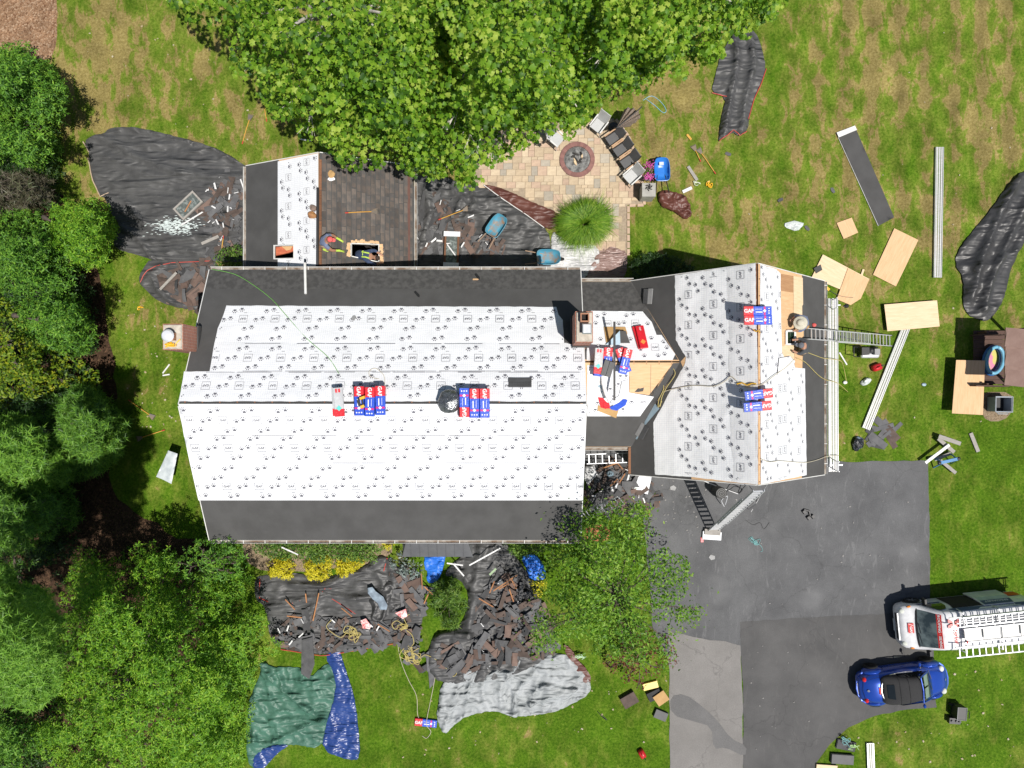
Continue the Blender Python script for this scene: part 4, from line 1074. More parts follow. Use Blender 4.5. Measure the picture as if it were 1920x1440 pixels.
bush('lime_shrub', 'lime green shrub squeezed right of the shingle heap by birch', [(996, 1088), (1020, 1084), (1024, 1105), (1010, 1122), (998, 1110)], .4, .8, 14, .2, 'oval', .11, 110, L_gold)
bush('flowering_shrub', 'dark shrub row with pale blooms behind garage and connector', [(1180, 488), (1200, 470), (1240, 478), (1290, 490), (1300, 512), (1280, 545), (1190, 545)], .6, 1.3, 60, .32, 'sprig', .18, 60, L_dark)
bush('green_shrub', 'green shrub in the corner left of the rear wing', [(400, 482), (418, 466), (440, 460), (462, 466), (470, 500), (410, 505)], .6, 1.3, 34, .25, 'oval', .11, 110, L_hedge)

# ---- the fountain of ornamental grass beside the patio
def grass_clump(name, label, c, n, rad, h, mat):
    t = empty(name, c, label=label, cat='ornamental grass')
    ang = RG.uniform(0, 2 * np.pi, n); reach = rad * np.sqrt(RG.uniform(.05, 1, n)) * (1 + .14 * np.sin(ang * 2 + 1) + .09 * np.sin(ang * 5) + .06 * np.sin(ang * 11 + 2)); hh = h * RG.uniform(.6, 1.05, n)
    w = RG.uniform(.010, .018, n); tw = RG.normal(0, .42, n)
    V, F_ = [], []
    segs = [0, .35, .65, .85, 1.0]
    d = np.stack([np.cos(ang), np.sin(ang)], 1); sd = np.stack([-np.sin(ang), np.cos(ang)], 1)
    for s in segs:
        r = reach * (s ** 1.15) + .05; z = hh * (1 - (1 - s) ** 2) * (1 - .42 * s ** 3)
        off = sd * (tw * reach * s ** 2)[:, None]
        for side in (-1, 1):
            q = d * r[:, None] + off + sd * (side * w * (1.15 - s))[:, None]
            V.append(np.column_stack([q, z]))
    V = np.stack(V, 1)
    f = np.array([(2 * i, 2 * i + 1, 2 * i + 3, 2 * i + 2) for i in range(len(segs) - 1)])
    F_ = f[None] + (np.arange(n) * len(segs) * 2)[:, None, None]
    link('blades', np_mesh('blades', V.reshape(-1, 3), F_.reshape(-1, 4), mat), t)
    MB().lathe([(.30, 0), (.24, .12), (.0, .16)], 12).build('root_crown', m_soil, t)
    return t
L_grass = leaf_mat('ornamental_grass_blade', [(.07, .18, .012), (.14, .29, .02), (.21, .37, .03), (.32, .44, .06)], .38)
grass_clump('fountain_grass', 'large round fountain of green ornamental grass beside the patio', P(1095, 424, 0), 5200, 1.22, 1.1, L_grass)
# ================================================================ tarps, sheets and boards on the ground
T_black = tarp_mat('black_tarp', (.055, .055, .056), (.085, .085, .085), .52, crumple=1.0, crscale=3.8, depth=.24, spec=.5)
T_blackm = tarp_mat('black_plastic', (.035, .035, .036), (.055, .055, .056), .45, crumple=.9, crscale=3.5, spec=.5, depth=.18)
T_silver = tarp_mat('silver_tarp', (.37, .39, .40), (.28, .30, .305), .6, crumple=1.0, crscale=3.6, depth=.42)
T_green = tarp_mat('green_tarp', (.065, .165, .12), (.05, .125, .09), .48, crumple=1.0, crscale=3.8, spec=.45, depth=.26)
T_navy = tarp_mat('navy_tarp', (.018, .045, .19), (.03, .07, .25), .33, crumple=.8, crscale=8, spec=.6)
T_blue = tarp_mat('bright_blue_tarp', (.02, .14, .60), (.03, .19, .72), .4, crumple=.8, crscale=9)
T_brown = tarp_mat('brown_tarp', (.13, .045, .032), (.09, .03, .022), .48, crumple=.9, crscale=5, spec=.5)
T_mauve = tarp_mat('faded_brown_tarp', (.30, .20, .18), (.20, .12, .10), .4, crumple=.9, crscale=9)
T_clear = tarp_mat('whitish_plastic', (.62, .62, .62), (.40, .40, .41), .4, crumple=.9, crscale=9)
m_red = M('red_hem', (.50, .07, .05), rough=.6); m_tan = M('tan_hem', (.55, .42, .30), rough=.7)

def ground_z(wr, off): return lambda x, y: off + wr(x, y)
def hem(parent_loc, poly, wr, off, mat, parent, r=.022, name='hem'):
    pts = []
    q = [P(*p)[:2] for p in poly]
    for a, b in zip(q, q[1:]):
        k = max(2, int(math.hypot(b[0] - a[0], b[1] - a[1]) / .12))
        for j in range(k):
            x, y = a[0] + (b[0] - a[0]) * j / k, a[1] + (b[1] - a[1]) * j / k
            pts.append(Vector((x, y, off + wr(x, y) * .6 + .018)) - parent_loc)
    pts.append(Vector((q[-1][0], q[-1][1], off + wr(*q[-1]) * .6 + .018)) - parent_loc)
    return MB().tube(pts, r, 5).build(name, mat, parent)
def tarp(name, label, poly, mat, wr, off=.03, step=.13, jit=.02, hems=(), round_=1, cat='tarp', group=None, extra=()):
    o = sheet(name, pxpoly(poly), GROUND, off, mat, step=step, wr=wr, jit=jit, round_=round_, label=label, cat=cat, group=group)
    for pts, m in hems: hem(o.location, pts, wr, off, m, o)
    return o
def both(*fs): return lambda x, y: sum(f(x, y) for f in fs)

w1 = both(wrinkle(.11, .85, R(-8), 4.5, 21., .3), folds([([(178, 256), (215, 268), (262, 296), (330, 322), (400, 332), (462, 332)], .16, .14), ([(200, 372), (240, 380), (262, 410), (300, 440), (340, 448), (390, 446)], .14, .12),
     ([(228, 425), (262, 448), (278, 470), (290, 484)], .16, .10), ([(215, 350), (280, 345), (350, 330)], .08, .15), ([(222, 239), (300, 250), (389, 274), (450, 305)], .2, .12), ([(240, 300), (330, 300), (420, 312)], .06, .2)]))
t1 = tarp('black_tarp', 'large black tarp spread at the left end of rear wing', [(158, 267), (175, 254), (196, 251), (204, 242), (222, 239), (264, 240), (333, 257), (389, 272), (430, 290), (470, 318), (515, 330), (515, 486), (450, 492), (361, 489), (289, 490), (275, 483), (215, 467), (214, 447), (228, 425), (203, 392), (199, 372), (189, 369), (175, 339), (167, 297), (168, 286)],
     T_black, w1, hems=[([(158, 267), (168, 286)], m_tan), ([(167, 297), (171, 318), (176, 340), (189, 369), (205, 362)], m_tan)])
w2 = both(wrinkle(.08, .9, R(-40), 3, 22.), folds([([(268, 535), (285, 515), (305, 500)], .15, .10), ([(290, 520), (300, 545), (325, 568), (370, 578)], .2, .10)]))
tarp('black_tarp', 'small black tarp with red hem beside the left chimney corner', [(282, 486), (272, 500), (262, 517), (262, 531), (274, 543), (292, 561), (325, 576), (372, 583), (400, 583), (412, 500), (400, 488)], T_black, w2, .05,
     hems=[([(265, 530), (270, 518), (278, 508), (292, 500), (325, 493), (397, 490)], m_red)])
w3 = both(wrinkle(.17, 1.0, R(60), 2.2, 23.), folds([([(846, 348), (868, 372), (855, 400)], .2, .12), ([(884, 362), (893, 382), (872, 410)], .2, .10), ([(800, 352), (808, 400), (790, 460)], .18, .12), ([(938, 372), (905, 385), (880, 395)], .15, .12)]))
tarp('black_tarp', 'black tarp under the blue wheelbarrow between rear wing and patio', [(768, 330), (830, 330), (870, 346), (907, 348), (938, 370), (987, 403), (1028, 430), (1034, 470), (1030, 530), (768, 545)], T_black, w3)
tarp('brown_tarp', 'shiny brown tarp edge running to the ornamental grass', [(900, 346), (925, 349), (952, 358), (1003, 382), (1045, 398), (1052, 412), (1040, 432), (1018, 428), (987, 405), (938, 371)], T_brown, both(wrinkle(.09, 1.8, R(60), 2, 24.), lambda x, y: .05), .05, .09,
     hems=[([(907, 348), (938, 371), (987, 404), (1020, 428)], m_gut)])
tarp('plastic_sheet', 'crumpled whitish plastic sheet below the ornamental grass', [(1034, 432), (1050, 445), (1090, 455), (1120, 460), (1130, 490), (1100, 520), (1060, 535), (1030, 530), (1034, 480)], T_clear, wrinkle(.12, 2.0, .5, 1.4, 25.), .02, .08, cat='plastic sheet')
tarp('faded_tarp', 'faded pinkish brown tarp at the end of the patio walk', [(1110, 495), (1118, 478), (1135, 462), (1160, 466), (1175, 472), (1176, 495), (1172, 520), (1150, 540), (1098, 545), (1100, 515)], T_mauve, wrinkle(.07, 2.0, .3, 1.6, 26.), .04, .08)
w4 = both(wrinkle(.17, .9, R(20), 3, 27.), folds([([(549, 1092), (600, 1098), (640, 1085), (690, 1062), (715, 1046)], .22, .16), ([(505, 1135), (560, 1126), (610, 1112), (660, 1120), (700, 1114)], .18, .12), ([(700, 1060), (720, 1090), (715, 1130)], .16, .12), ([(730, 1050), (740, 1090), (735, 1130)], .15, .1), ([(590, 1135), (605, 1115)], .15, .12)]))
tarp('black_tarp', 'black tarp below the golden shrubs in the front bed', [(478, 1082), (500, 1078), (549, 1072), (600, 1084), (632, 1078), (687, 1062), (700, 1044), (724, 1040), (753, 1070), (790, 1096), (796, 1130), (790, 1180), (746, 1204), (648, 1222), (602, 1228), (527, 1217), (506, 1197), (500, 1140), (478, 1122)], T_black, w4, .03,
     hems=[([(527, 1217), (602, 1228), (648, 1222), (746, 1204)], m_red), ([(488, 1085), (488, 1120), (520, 1136), (560, 1126), (605, 1110), (612, 1100), (622, 1103), (620, 1092), (632, 1094)], m_red), ([(606, 1110), (640, 1132), (668, 1150)], m_red), ([(727, 1045), (720, 1070)], m_red), ([(686, 1125), (694, 1150)], m_red)])
w5 = both(wrinkle(.24, 1.1, R(80), 2.4, 28.), folds([([(905, 1020), (895, 1080), (885, 1130), (880, 1185)], .28, .18), ([(925, 1022), (915, 1060), (900, 1120)], .22, .14), ([(840, 1068), (870, 1075), (885, 1095)], .25, .12), ([(968, 1046), (985, 1075), (1005, 1115)], .2, .14), ([(815, 1190), (850, 1182), (880, 1190)], .25, .12)]))
tarp('black_tarp', 'black tarp heaped with shingles in front of the bay roof', [(832, 1080), (845, 1058), (870, 1040), (885, 1010), (944, 1010), (968, 1044), (988, 1072), (1012, 1118), (1045, 1190), (1030, 1235), (940, 1275), (830, 1284), (797, 1250), (808, 1200), (822, 1184), (850, 1182), (866, 1168), (880, 1130), (872, 1095), (850, 1080)], T_black, w5, .03)
w6 = both(wrinkle(.22, 1.3, R(70), 2.6, 29., .5), folds([([(963, 1342), (965, 1300), (950, 1260)], .15, .1), ([(927, 1330), (960, 1336), (1010, 1310), (1075, 1290)], .16, .1), ([(830, 1376), (845, 1330), (880, 1290)], .14, .1)]))
tarp('silver_tarp', 'crinkled silver tarp on the front lawn', [(826, 1285), (850, 1262), (880, 1252), (927, 1240), (1000, 1230), (1057, 1222), (1083, 1243), (1106, 1273), (1108, 1298), (1073, 1320), (1033, 1337), (963, 1344), (927, 1330), (873, 1341), (850, 1360), (832, 1379), (818, 1343), (822, 1320)], T_silver, w6, .03, .1)
tarp('brown_tarp', 'strip of dark brown tarp at the right edge of the silver tarp', [(1056, 1204), (1070, 1214), (1084, 1238), (1100, 1252), (1110, 1274), (1096, 1282), (1086, 1262), (1072, 1246), (1060, 1222)], T_brown, wrinkle(.06, 2, R(60), 2, 30.), .12, .08)
w7 = both(wrinkle(.20, 1.3, R(-50), 2.6, 31., .5), folds([([(493, 1238), (520, 1280), (570, 1320), (612, 1346)], .2, .1), ([(510, 1350), (560, 1345), (605, 1345)], .18, .1), ([(500, 1395), (560, 1365), (610, 1340)], .15, .1), ([(520, 1250), (540, 1300)], .14, .1), ([(470, 1310), (480, 1400)], .14, .12)]))
tarp('green_tarp', 'shiny green tarp lying on the lawn below the left debris', [(488, 1240), (497, 1236), (507, 1250), (540, 1250), (570, 1252), (584, 1271), (600, 1252), (620, 1242), (628, 1260), (632, 1293), (612, 1358), (604, 1404), (550, 1394), (505, 1396), (485, 1420), (478, 1442), (464, 1428), (461, 1337), (475, 1293), (490, 1262)], T_green, w7, .03, .1)
tarp('navy_tarp', 'dark blue underside of tarp folded along the green tarp', [(610, 1232), (622, 1212), (636, 1213), (642, 1232), (652, 1262), (664, 1300), (673, 1360), (677, 1421), (655, 1424), (603, 1404), (612, 1358), (632, 1293), (626, 1256)], T_navy, wrinkle(.12, 1.6, R(-70), 2, 32.), .08, .09)
tarp('navy_tarp', 'blue folded strip at the lower edge of the green tarp', [(478, 1441), (474, 1420), (500, 1397), (548, 1392), (524, 1408), (502, 1432), (494, 1441)], T_navy, wrinkle(.09, 1.8, R(-30), 2, 33.), .10, .08)
tarp('blue_tarp', 'bright blue tarp scrap under the bay roof edge', [(797, 1030), (838, 1030), (832, 1062), (824, 1086), (806, 1094), (800, 1085), (803, 1070), (796, 1066)], T_blue, wrinkle(.12, 2.2, .6, 1.5, 34.), .10, .08)
tarp('blue_tarp', 'bright blue tarp bundle beside the birch', [(974, 1042), (1000, 1035), (1014, 1050), (1024, 1068), (1022, 1086), (993, 1086), (986, 1062)], T_blue, both(wrinkle(.16, 2.2, .2, 1.4, 35.), lambda x, y: .2), .10, .08)
w8 = both(wrinkle(.10, 1.1, R(75), 3.2, 36.), folds([([(1372, 70), (1382, 110), (1372, 160), (1362, 215), (1355, 260)], .25, .12), ([(1405, 70), (1412, 120), (1395, 190), (1388, 250)], .22, .12), ([(1340, 150), (1362, 160)], .1, .1)]))
tarp('black_tarp', 'long folded black tarp with red hem on the back lawn', [(1381, 55), (1400, 50), (1412, 58), (1424, 77), (1437, 130), (1428, 156), (1413, 187), (1404, 225), (1400, 247), (1385, 257), (1372, 248), (1348, 267), (1346, 262), (1353, 213), (1362, 183), (1333, 175), (1340, 147), (1350, 103)], T_black, w8, .05,
     hems=[([(1436, 130), (1427, 156), (1413, 187), (1402, 225)], m_red), ([(1334, 175), (1348, 179), (1362, 183)], m_red), ([(1348, 265), (1362, 256), (1374, 245), (1386, 256), (1399, 248)], m_red)])
w9 = both(wrinkle(.16, .95, R(60), 3.0, 37.), folds([([(1905, 330), (1860, 420), (1830, 490), (1815, 560)], .3, .16), ([(1920, 380), (1880, 460), (1850, 530), (1840, 580)], .28, .15), ([(1800, 500), (1850, 500), (1900, 470)], .15, .15)]))
tarp('black_tarp', 'glossy bunched black tarp at the right edge of the lawn', [(1903, 328), (1930, 318), (1935, 430), (1897, 490), (1882, 560), (1862, 592), (1846, 604), (1830, 598), (1815, 593), (1803, 570), (1806, 522), (1787, 495), (1800, 460), (1850, 402)], T_blackm, w9, .05)
tarp('grill_cover', 'crumpled dark brown cover heaped beside the blue wheelbarrow on lawn', [(1232, 364), (1246, 356), (1264, 362), (1284, 366), (1292, 385), (1298, 405), (1284, 414), (1270, 402), (1252, 394), (1236, 386)], T_brown, both(wrinkle(.18, 2.4, .8, 1.4, 38.), lambda x, y: .12), .05, .07, cat='cover')
tarp('black_plastic', 'bunched shiny black plastic beside the red wrapper', [(690, 1120), (712, 1098), (735, 1085), (745, 1105), (742, 1135), (765, 1128), (748, 1142), (730, 1150), (712, 1168), (694, 1160), (700, 1140)], T_blackm, wrinkle(.2, 2.2, .6, 1.5, 39.), .12, .08, cat='plastic sheet')
tarp('black_plastic', 'torn black plastic strip on the concrete beside the garage ladder', [(1382, 484), (1410, 486), (1420, 496), (1395, 498), (1380, 492)], T_blackm, wrinkle(.1, 2.4, .3, 1.5, 40.), 2.0, .08, cat='plastic sheet') if False else None
# roll of felt unrolled on the lawn
def board_obj(name, label, poly, z, th, mat, cat, group=None, step=3.0):
    q = pxpoly(poly, z=z); cx = sum(p[0] for p in q) / len(q); cy = sum(p[1] for p in q) / len(q)
    a = max(range(len(q)), key=lambda i: math.hypot(q[(i + 1) % len(q)][0] - q[i][0], q[(i + 1) % len(q)][1] - q[i][1]))
    ang = math.atan2(q[(a + 1) % len(q)][1] - q[a][1], q[(a + 1) % len(q)][0] - q[a][0])
    m = Matrix.Rotation(-ang, 2); loc = [m @ Vector((x - cx, y - cy)) for x, y in q]
    area = sum(loc[i].x * loc[(i + 1) % len(loc)].y - loc[(i + 1) % len(loc)].x * loc[i].y for i in range(len(loc)))
    if area < 0: loc.reverse()
    mb = MB().prism([tuple(v) for v in loc], 0, th)
    return mb.build(name, mat, label=label, cat=cat, group=group, loc=(cx, cy, z - th), rot=(0, 0, ang)) if False else link(name, mb.mesh(name, mat), None, (cx, cy, z - th), (0, 0, ang), label, cat, group)
fe = sheet('felt_strip', pxpoly([(1570, 252), (1604, 242), (1676, 408), (1646, 424)]), GROUND, .03, m_felt, step=.2, wr=wrinkle(.035, .9, R(25), 3, 41.), label='long strip of dark roofing felt laid out on the lawn', cat='roofing felt')
L0 = fe.location
MB().prism([tuple((P(*q) - L0)[:2]) for q in ((1567, 250), (1601, 237), (1605, 245), (1571, 259))], .05, .075).build('release_paper', m_gut, fe)
MB().tube([P(1570, 256) - L0 + Vector((0, 0, .045)), P(1646, 424) - L0 + Vector((0, 0, .045))], .012, 4).build('selvedge', m_gut, fe)
# plywood
board_obj('plywood_sheet', 'small square of plywood on the lawn', [(1569, 418), (1597, 408), (1609, 436), (1582, 448)], .06, .018, m_ply, 'plywood')
board_obj('plywood_sheet', 'tilted full plywood sheet left of the upright plank on lawn', [(1677, 428), (1722, 450), (1680, 537), (1637, 515)], .06, .018, m_ply, 'plywood')
board_obj('plywood_sheet', 'pale full plywood sheet nearest the garage corner', [(1543, 477), (1630, 523), (1612, 558), (1522, 520)], .08, .018, m_plyl, 'plywood')
board_obj('plywood_sheet', 'cut plywood piece with printed marks overlapping the pale sheet', [(1590, 503), (1630, 524), (1614, 560), (1595, 572), (1569, 561)], .11, .018, m_ply, 'plywood')
board_obj('plywood_sheet', 'pale plywood sheet resting across the end of a plank', [(1658, 571), (1757, 563), (1762, 612), (1664, 621)], .24, .018, m_plyl, 'plywood')
board_obj('plywood_sheet', 'brown plywood sheet leaning beside the playhouse', [(1793, 675), (1847, 676), (1843, 778), (1785, 775)], .55, .018, m_ply, 'plywood')
board_obj('roof_square', 'dark square of roofing lying on the pale plywood', [(1526, 503), (1539, 496), (1542, 506), (1530, 513)], .10, .01, m_felt, 'shingle')
for p in ((1797, 685), (1840, 768)): pass
# ================================================================ ladders, planks, bundles and site gear
m_alu = M('aluminium', (.74, .75, .76), (.60, .61, .63), rough=.38, metal=.35, scale=3)
m_aluw = M('pale_aluminium_deck', (.56, .56, .55), (.44, .44, .43), rough=.5, metal=.15, scale=5, stretch=(1, 8, 1))
m_rub = M('black_rubber', (.018, .018, .018), rough=.7)
def ladder(name, label, foot, top, width, overlap=None, group=None, cat='ladder', wide=False, rung_w=.032):
    foot, top = Vector(foot), Vector(top); d = top - foot; L = d.length; x = d.normalized()
    side = Vector((0, 0, 1)).cross(x)
    if side.length < .1: side = Vector((1, 0, 0))
    side.normalize(); n = x.cross(side)
    e = empty(name, foot, label=label, cat=cat, group=group)
    def sec(a, b, off, w):
        for s in (-1, 1):
            MB().bar(x * a + side * s * w / 2 + n * off, x * b + side * s * w / 2 + n * off, .026, .07, up=n).build('rail', m_alu, e)
        k = a + .15
        while k < b:
            MB().bar(x * k - side * w / 2 + n * off, x * k + side * w / 2 + n * off, rung_w, rung_w, up=n).build('rung', m_alu, e); k += .305
    if overlap: sec(0, L * overlap[1], 0, width); sec(L * overlap[0], L, .075, width - .06)
    else: sec(0, L, 0, width)
    for s in (-1, 1): MB().box(side * s * width / 2 + Vector((0, 0, .02)), (.09, .06, .04)).build('foot', m_rub, e)
    return e
ladder('extension_ladder', 'aluminium extension ladder leaning on the garage eave by the workers', P(1671, 639, 0.02), (11.2, 2.72, 4.42), .48, (.30, .66))
ladder('extension_ladder', 'aluminium ladder from the driveway up to the garage peak', P(1336, 996, .02), (8.56, -3.12, 6.75), .46, (.25, .80), rung_w=.06)
ladder('ladder', 'aluminium ladder lying in the entry court', P(1098, 861, .62), P(1180, 858, .50), .42)
ladder('ladder', 'aluminium ladder sloping through the top of the birch', P(1094, 968, .2), P(1164, 938, 2.9), .42)

def plank(name, label, a, b, w=.36, h=.09, posts=False):
    a, b = Vector(a), Vector(b); e = empty(name, a, label=label, cat='scaffold plank'); d = b - a; L = d.length; x = d.normalized(); s = Vector((0, 0, 1)).cross(x).normalized()
    up = x.cross(s)
    for k in (-1, 0, 1): MB().bar(s * k * (w - .06) / 3 + up * h, d + s * k * (w - .06) / 3 + up * h, (w - .06) / 3 - .03, .012, up=up).build('deck_strip', m_aluw, e)
    for k in (-1, 1): MB().bar(s * k * (w / 2 - .012) + up * h * .55, d + s * k * (w / 2 - .012) + up * h * .55, .024, h * 1.25, up=up).build('side_rail', m_alu, e)
    for k in (.0, 1.0): MB().bar(d * (.006 + .988 * k) - s * w / 2 + up * h * .5, d * (.006 + .988 * k) + s * w / 2 + up * h * .5, .03, h * .7, up=up).build('end_bar', m_alu, e)
    return e
plank('scaffold_plank', 'upright-lying aluminium scaffold plank far out on the back lawn', P(1760, 277, .02), P(1756, 521, .02))
plank('scaffold_plank', 'slanting aluminium scaffold plank ending under a plywood sheet', P(1622, 804, .02), P(1706, 592, .02))
plank('scaffold_plank', 'aluminium scaffold plank set along the garage gutter', P(1561, 884, 2.55), P(1560, 560, 2.55), .40, .10)
plank('scaffold_plank', 'short end of aluminium plank at the bottom of the lawn', P(1630, 1392, .02), P(1634, 1500, .02), .32)
for lab, px, py in (('tubular bracket holding the far end of the garage plank', 1556, 572), ('tubular bracket holding the near end of the garage plank', 1560, 872)):
    q = P(px, py, 2.5); e = empty('ladder_jack', (q.x, q.y, 0), label=lab, cat='scaffold bracket')
    for s in (-.2, .2): MB().tube([(.55, s, 0), (-.05, s, 3.3)], .02, 6).build('post', m_alu, e)
    for z in np.arange(.4, 3.2, .31): MB().tube([(.55 - .6 * z / 3.3, -.2, z), (.55 - .6 * z / 3.3, .2, z)], .014, 5).build('rung', m_alu, e)
    MB().bar((-.3, 0, 2.48), (.45, 0, 2.48), .05, .05).build('arm', m_alu, e)

# ---- shingle bundles
m_wrapb = M('blue_wrapper', (.022, .075, .50), (.03, .10, .60), rough=.35, scale=9, bump=.25, bscale=14, coat=.2)
m_wrapr = M('red_wrapper', (.72, .022, .035), rough=.35, bump=.25, bscale=14, coat=.2)
m_wrapp = M('magenta_stripe', (.60, .015, .20), rough=.4)
m_wrapg = M('silver_wrapper', (.55, .56, .57), (.45, .46, .47), rough=.3, bump=.3, bscale=12)
m_ltr = M('white_lettering', (.86, .86, .86), rough=.5)
m_cyan = M('teal_diamond', (.12, .62, .55), rough=.5)
def bundle_geo(mb, x0, x1, w, h, y0=0):     # a soft-edged slab
    b = .018
    for (za, zb, ia, ib) in ((0, b, b, 0), (b, h - b, 0, 0), (h - b, h, 0, b)):
        v = [(x0, -w / 2 + ia, za), (x1, -w / 2 + ia, za), (x1, w / 2 - ia, za), (x0, w / 2 - ia, za), (x0, -w / 2 + ib, zb), (x1, -w / 2 + ib, zb), (x1, w / 2 - ib, zb), (x0, w / 2 - ib, zb)]
        mb.add(v, [(0, 1, 5, 4), (2, 3, 7, 6), (1, 2, 6, 5), (3, 0, 4, 7), (4, 5, 6, 7), (3, 2, 1, 0)])
    return mb
BL, BW, BH = 1.0, .335, .115
_proto = {}
def bundle(label, loc, rot, kind='blue', group='shingle bundles on the roofs'):
    if kind in _proto: e = copy_tree(_proto[kind])
    else:
        e = empty('shingle_bundle'); _proto[kind] = e
        if kind == 'blue':
            bundle_geo(MB(), -.5, .16, BW, BH).build('wrapper', m_wrapb, e); bundle_geo(MB(), .162, .5, BW + .004, BH + .004).build('red_end', m_wrapr, e)
            v, f = text_geo('GAF', .185, .03); MB().add(v, f, Matrix.Translation((.325, 0, BH + .008)) @ Matrix.Rotation(math.pi, 4, 'Z')).build('lettering', m_ltr, e)
            MB().box((-.245, 0, BH - .001), (.065, BW - .03, .008)).build('stripe', m_wrapp, e)
            mb = MB()
            for k in (-.085, 0, .085): mb.add([(-.40 - .03, k, 0), (-.40, k - .03, 0), (-.40 + .03, k, 0), (-.40, k + .03, 0)], [(0, 1, 2, 3)], Matrix.Translation((0, 0, BH + .005)))
            mb.add([(-.245 - .06, 0, 0), (-.245, -.06, 0), (-.245 + .06, 0, 0), (-.245, .06, 0)], [(0, 1, 2, 3)], Matrix.Translation((0, 0, BH + .006)))
            mb.add([(-.17, -.012, 0), (.08, -.012, 0), (.08, .022, 0), (-.17, .022, 0)], [(0, 1, 2, 3)], Matrix.Translation((0, .04, BH + .004)))
            mb.add([(-.15, -.006, 0), (.10, -.006, 0), (.10, .006, 0), (-.15, .006, 0)], [(0, 1, 2, 3)], Matrix.Translation((0, -.06, BH + .004)))
            mb.build('printed_marks', m_ltr, e)['kind'] = 'stuff'
        elif kind == 'silver':
            bundle_geo(MB(), -.24, .5, BW, .09).build('wrapper', m_wrapg, e); bundle_geo(MB(), -.5, -.242, BW + .004, .092).build('red_end', m_wrapr, e)
            MB().box((.40, 0, .092), (.13, .17, .006)).build('brand_patch', m_wrapr, e)
            v, f = text_geo('GAF', .07, .02); MB().add(v, f, Matrix.Translation((.40, 0, .098)) @ Matrix.Rotation(math.pi, 4, 'Z')).build('lettering', m_ltr, e)
            MB().add([(-.31, 0, 0), (-.21, -.10, 0), (-.11, 0, 0), (-.21, .10, 0)], [(0, 1, 2, 3)], Matrix.Translation((0, 0, .097))).build('diamond', m_cyan, e)
        elif kind == 'red':
            bundle_geo(MB(), -.5, .5, BW, .09).build('wrapper', m_wrapr, e)
            MB().add([(-.36, 0, 0), (-.24, -.11, 0), (-.12, 0, 0), (-.24, .11, 0)], [(0, 1, 2, 3)], Matrix.Translation((0, 0, .095))).build('diamond', M('orange_diamond', (.8, .28, .06)), e)
            v, f = text_geo('GAF', .09, .02); MB().add(v, f, Matrix.Translation((.36, 0, .096)) @ Matrix.Rotation(math.pi, 4, 'Z')).build('lettering', m_ltr, e)
    e.location = loc; e.rotation_euler = rot
    return tag(e, label, 'shingle bundle', group)
def on(plane, px, py, lift=0.0):
    q = plane.at(px, py); return q + plane.normal() * lift
# lettering end points up the picture: local +x -> picture up
U, D_ = R(90), R(-90)
def flat(px, py, z): return P(px, py, z)
zt = 7.80
def stack(cols, z0):
    for labels, px, py, ang, n in cols:
        for k in range(n):
            bundle(labels[min(k, len(labels) - 1)], flat(px + (n - 1 - k) * rnd.uniform(-.8, .8), py, z0 + .117 * k), (rnd.uniform(-.02, .02), rnd.uniform(-.02, .02), ang + rnd.uniform(-.025, .025)))
stack([(['lower bundle under the nail gun in the left ridge stack', 'second bundle from below in the nail gun column, left ridge stack', 'top bundle carrying the yellow nail gun, left ridge stack'], 674.5, 752, U, 3),
       (['lower bundle in the middle column of the left ridge stack', 'second bundle from below, middle column of left ridge stack', 'top blue and red bundle in the middle column, left ridge stack'], 694.5, 753.5, U, 3),
       (['lower bundle in the right column of the left ridge stack', 'second bundle from below, right column of left ridge stack', 'top blue and red bundle in the right column, left ridge stack'], 714, 751, U, 3),
       (['lower bundle in the column beside the foil roll', 'second bundle from below, column beside foil roll', 'top bundle with its red end toward the front, beside foil roll'], 871, 755, D_, 3),
       (['lower bundle in the middle column of the right ridge stack', 'second bundle from below, middle column of right ridge stack', 'top blue and red bundle in the middle column, right ridge stack'], 890, 756, U, 3),
       (['lower bundle in the right column of the right ridge stack', 'second bundle from below, right column of right ridge stack', 'top blue and red bundle in the right column, right ridge stack'], 909, 756, U, 3)], 7.72)
bundle('silver and red ridge-cap bundle left of the left ridge stack', flat(636, 754, 7.86), (0, 0, U + .08), 'silver')
bundle('silver and red ridge-cap bundle beneath the leftmost one', flat(633, 753, 7.75), (0, 0, U + .04), 'silver')
for k in range(3): bundle(('lowest', 'middle', 'top')[k] + ' bundle of the upper column, rear garage ridge stack', flat(1419, 583.5, 6.56 + .117 * k), (0, 0, math.pi), 'blue')
for k in range(3): bundle(('lowest', 'middle', 'top')[k] + ' bundle of the lower column, rear garage ridge stack', flat(1420, 600.5, 6.56 + .117 * k), (0, 0, math.pi), 'blue')
for k in range(3): bundle(('lowest', 'middle', 'top')[k] + ' bundle of the upper column, front garage ridge stack', flat(1421, 739.5, 6.56 + .117 * k), (0, 0, R(7)), 'blue')
for k in range(2): bundle(('lower', 'top')[k] + ' bundle of the lower column, front garage ridge stack', flat(1419, 762, 6.56 + .117 * k), (0, 0, R(5)), 'blue')
cz = 4.45
bundle('blue bundle under the silver one on the connector roof', flat(1122, 682, cz), (0, 0, U + R(-8)), 'blue')
bundle('second blue bundle under the silver one on the connector roof', flat(1123, 681, cz + .12), (0, 0, U + R(-5)), 'blue')
bundle('silver and red bundle on top of the connector pile', flat(1122, 677, cz + .24), (0, 0, U + R(-4)), 'silver')
bundle('blue and red bundle half hidden by a ridge vent on connector', flat(1139, 676, cz + .05), (0, 0, U + R(-4)), 'blue')
bundle('blue bundle beneath the tilted one on the connector roof', flat(1168, 676, cz), (0, 0, U + R(20)), 'blue')
bundle('tilted blue and red bundle right of the metal ridge strip', flat(1172, 678, cz + .12), (0, 0, U + R(-14)), 'blue')
fr_cn = pl_cn.frame(R(90) + R(10)).to_euler()
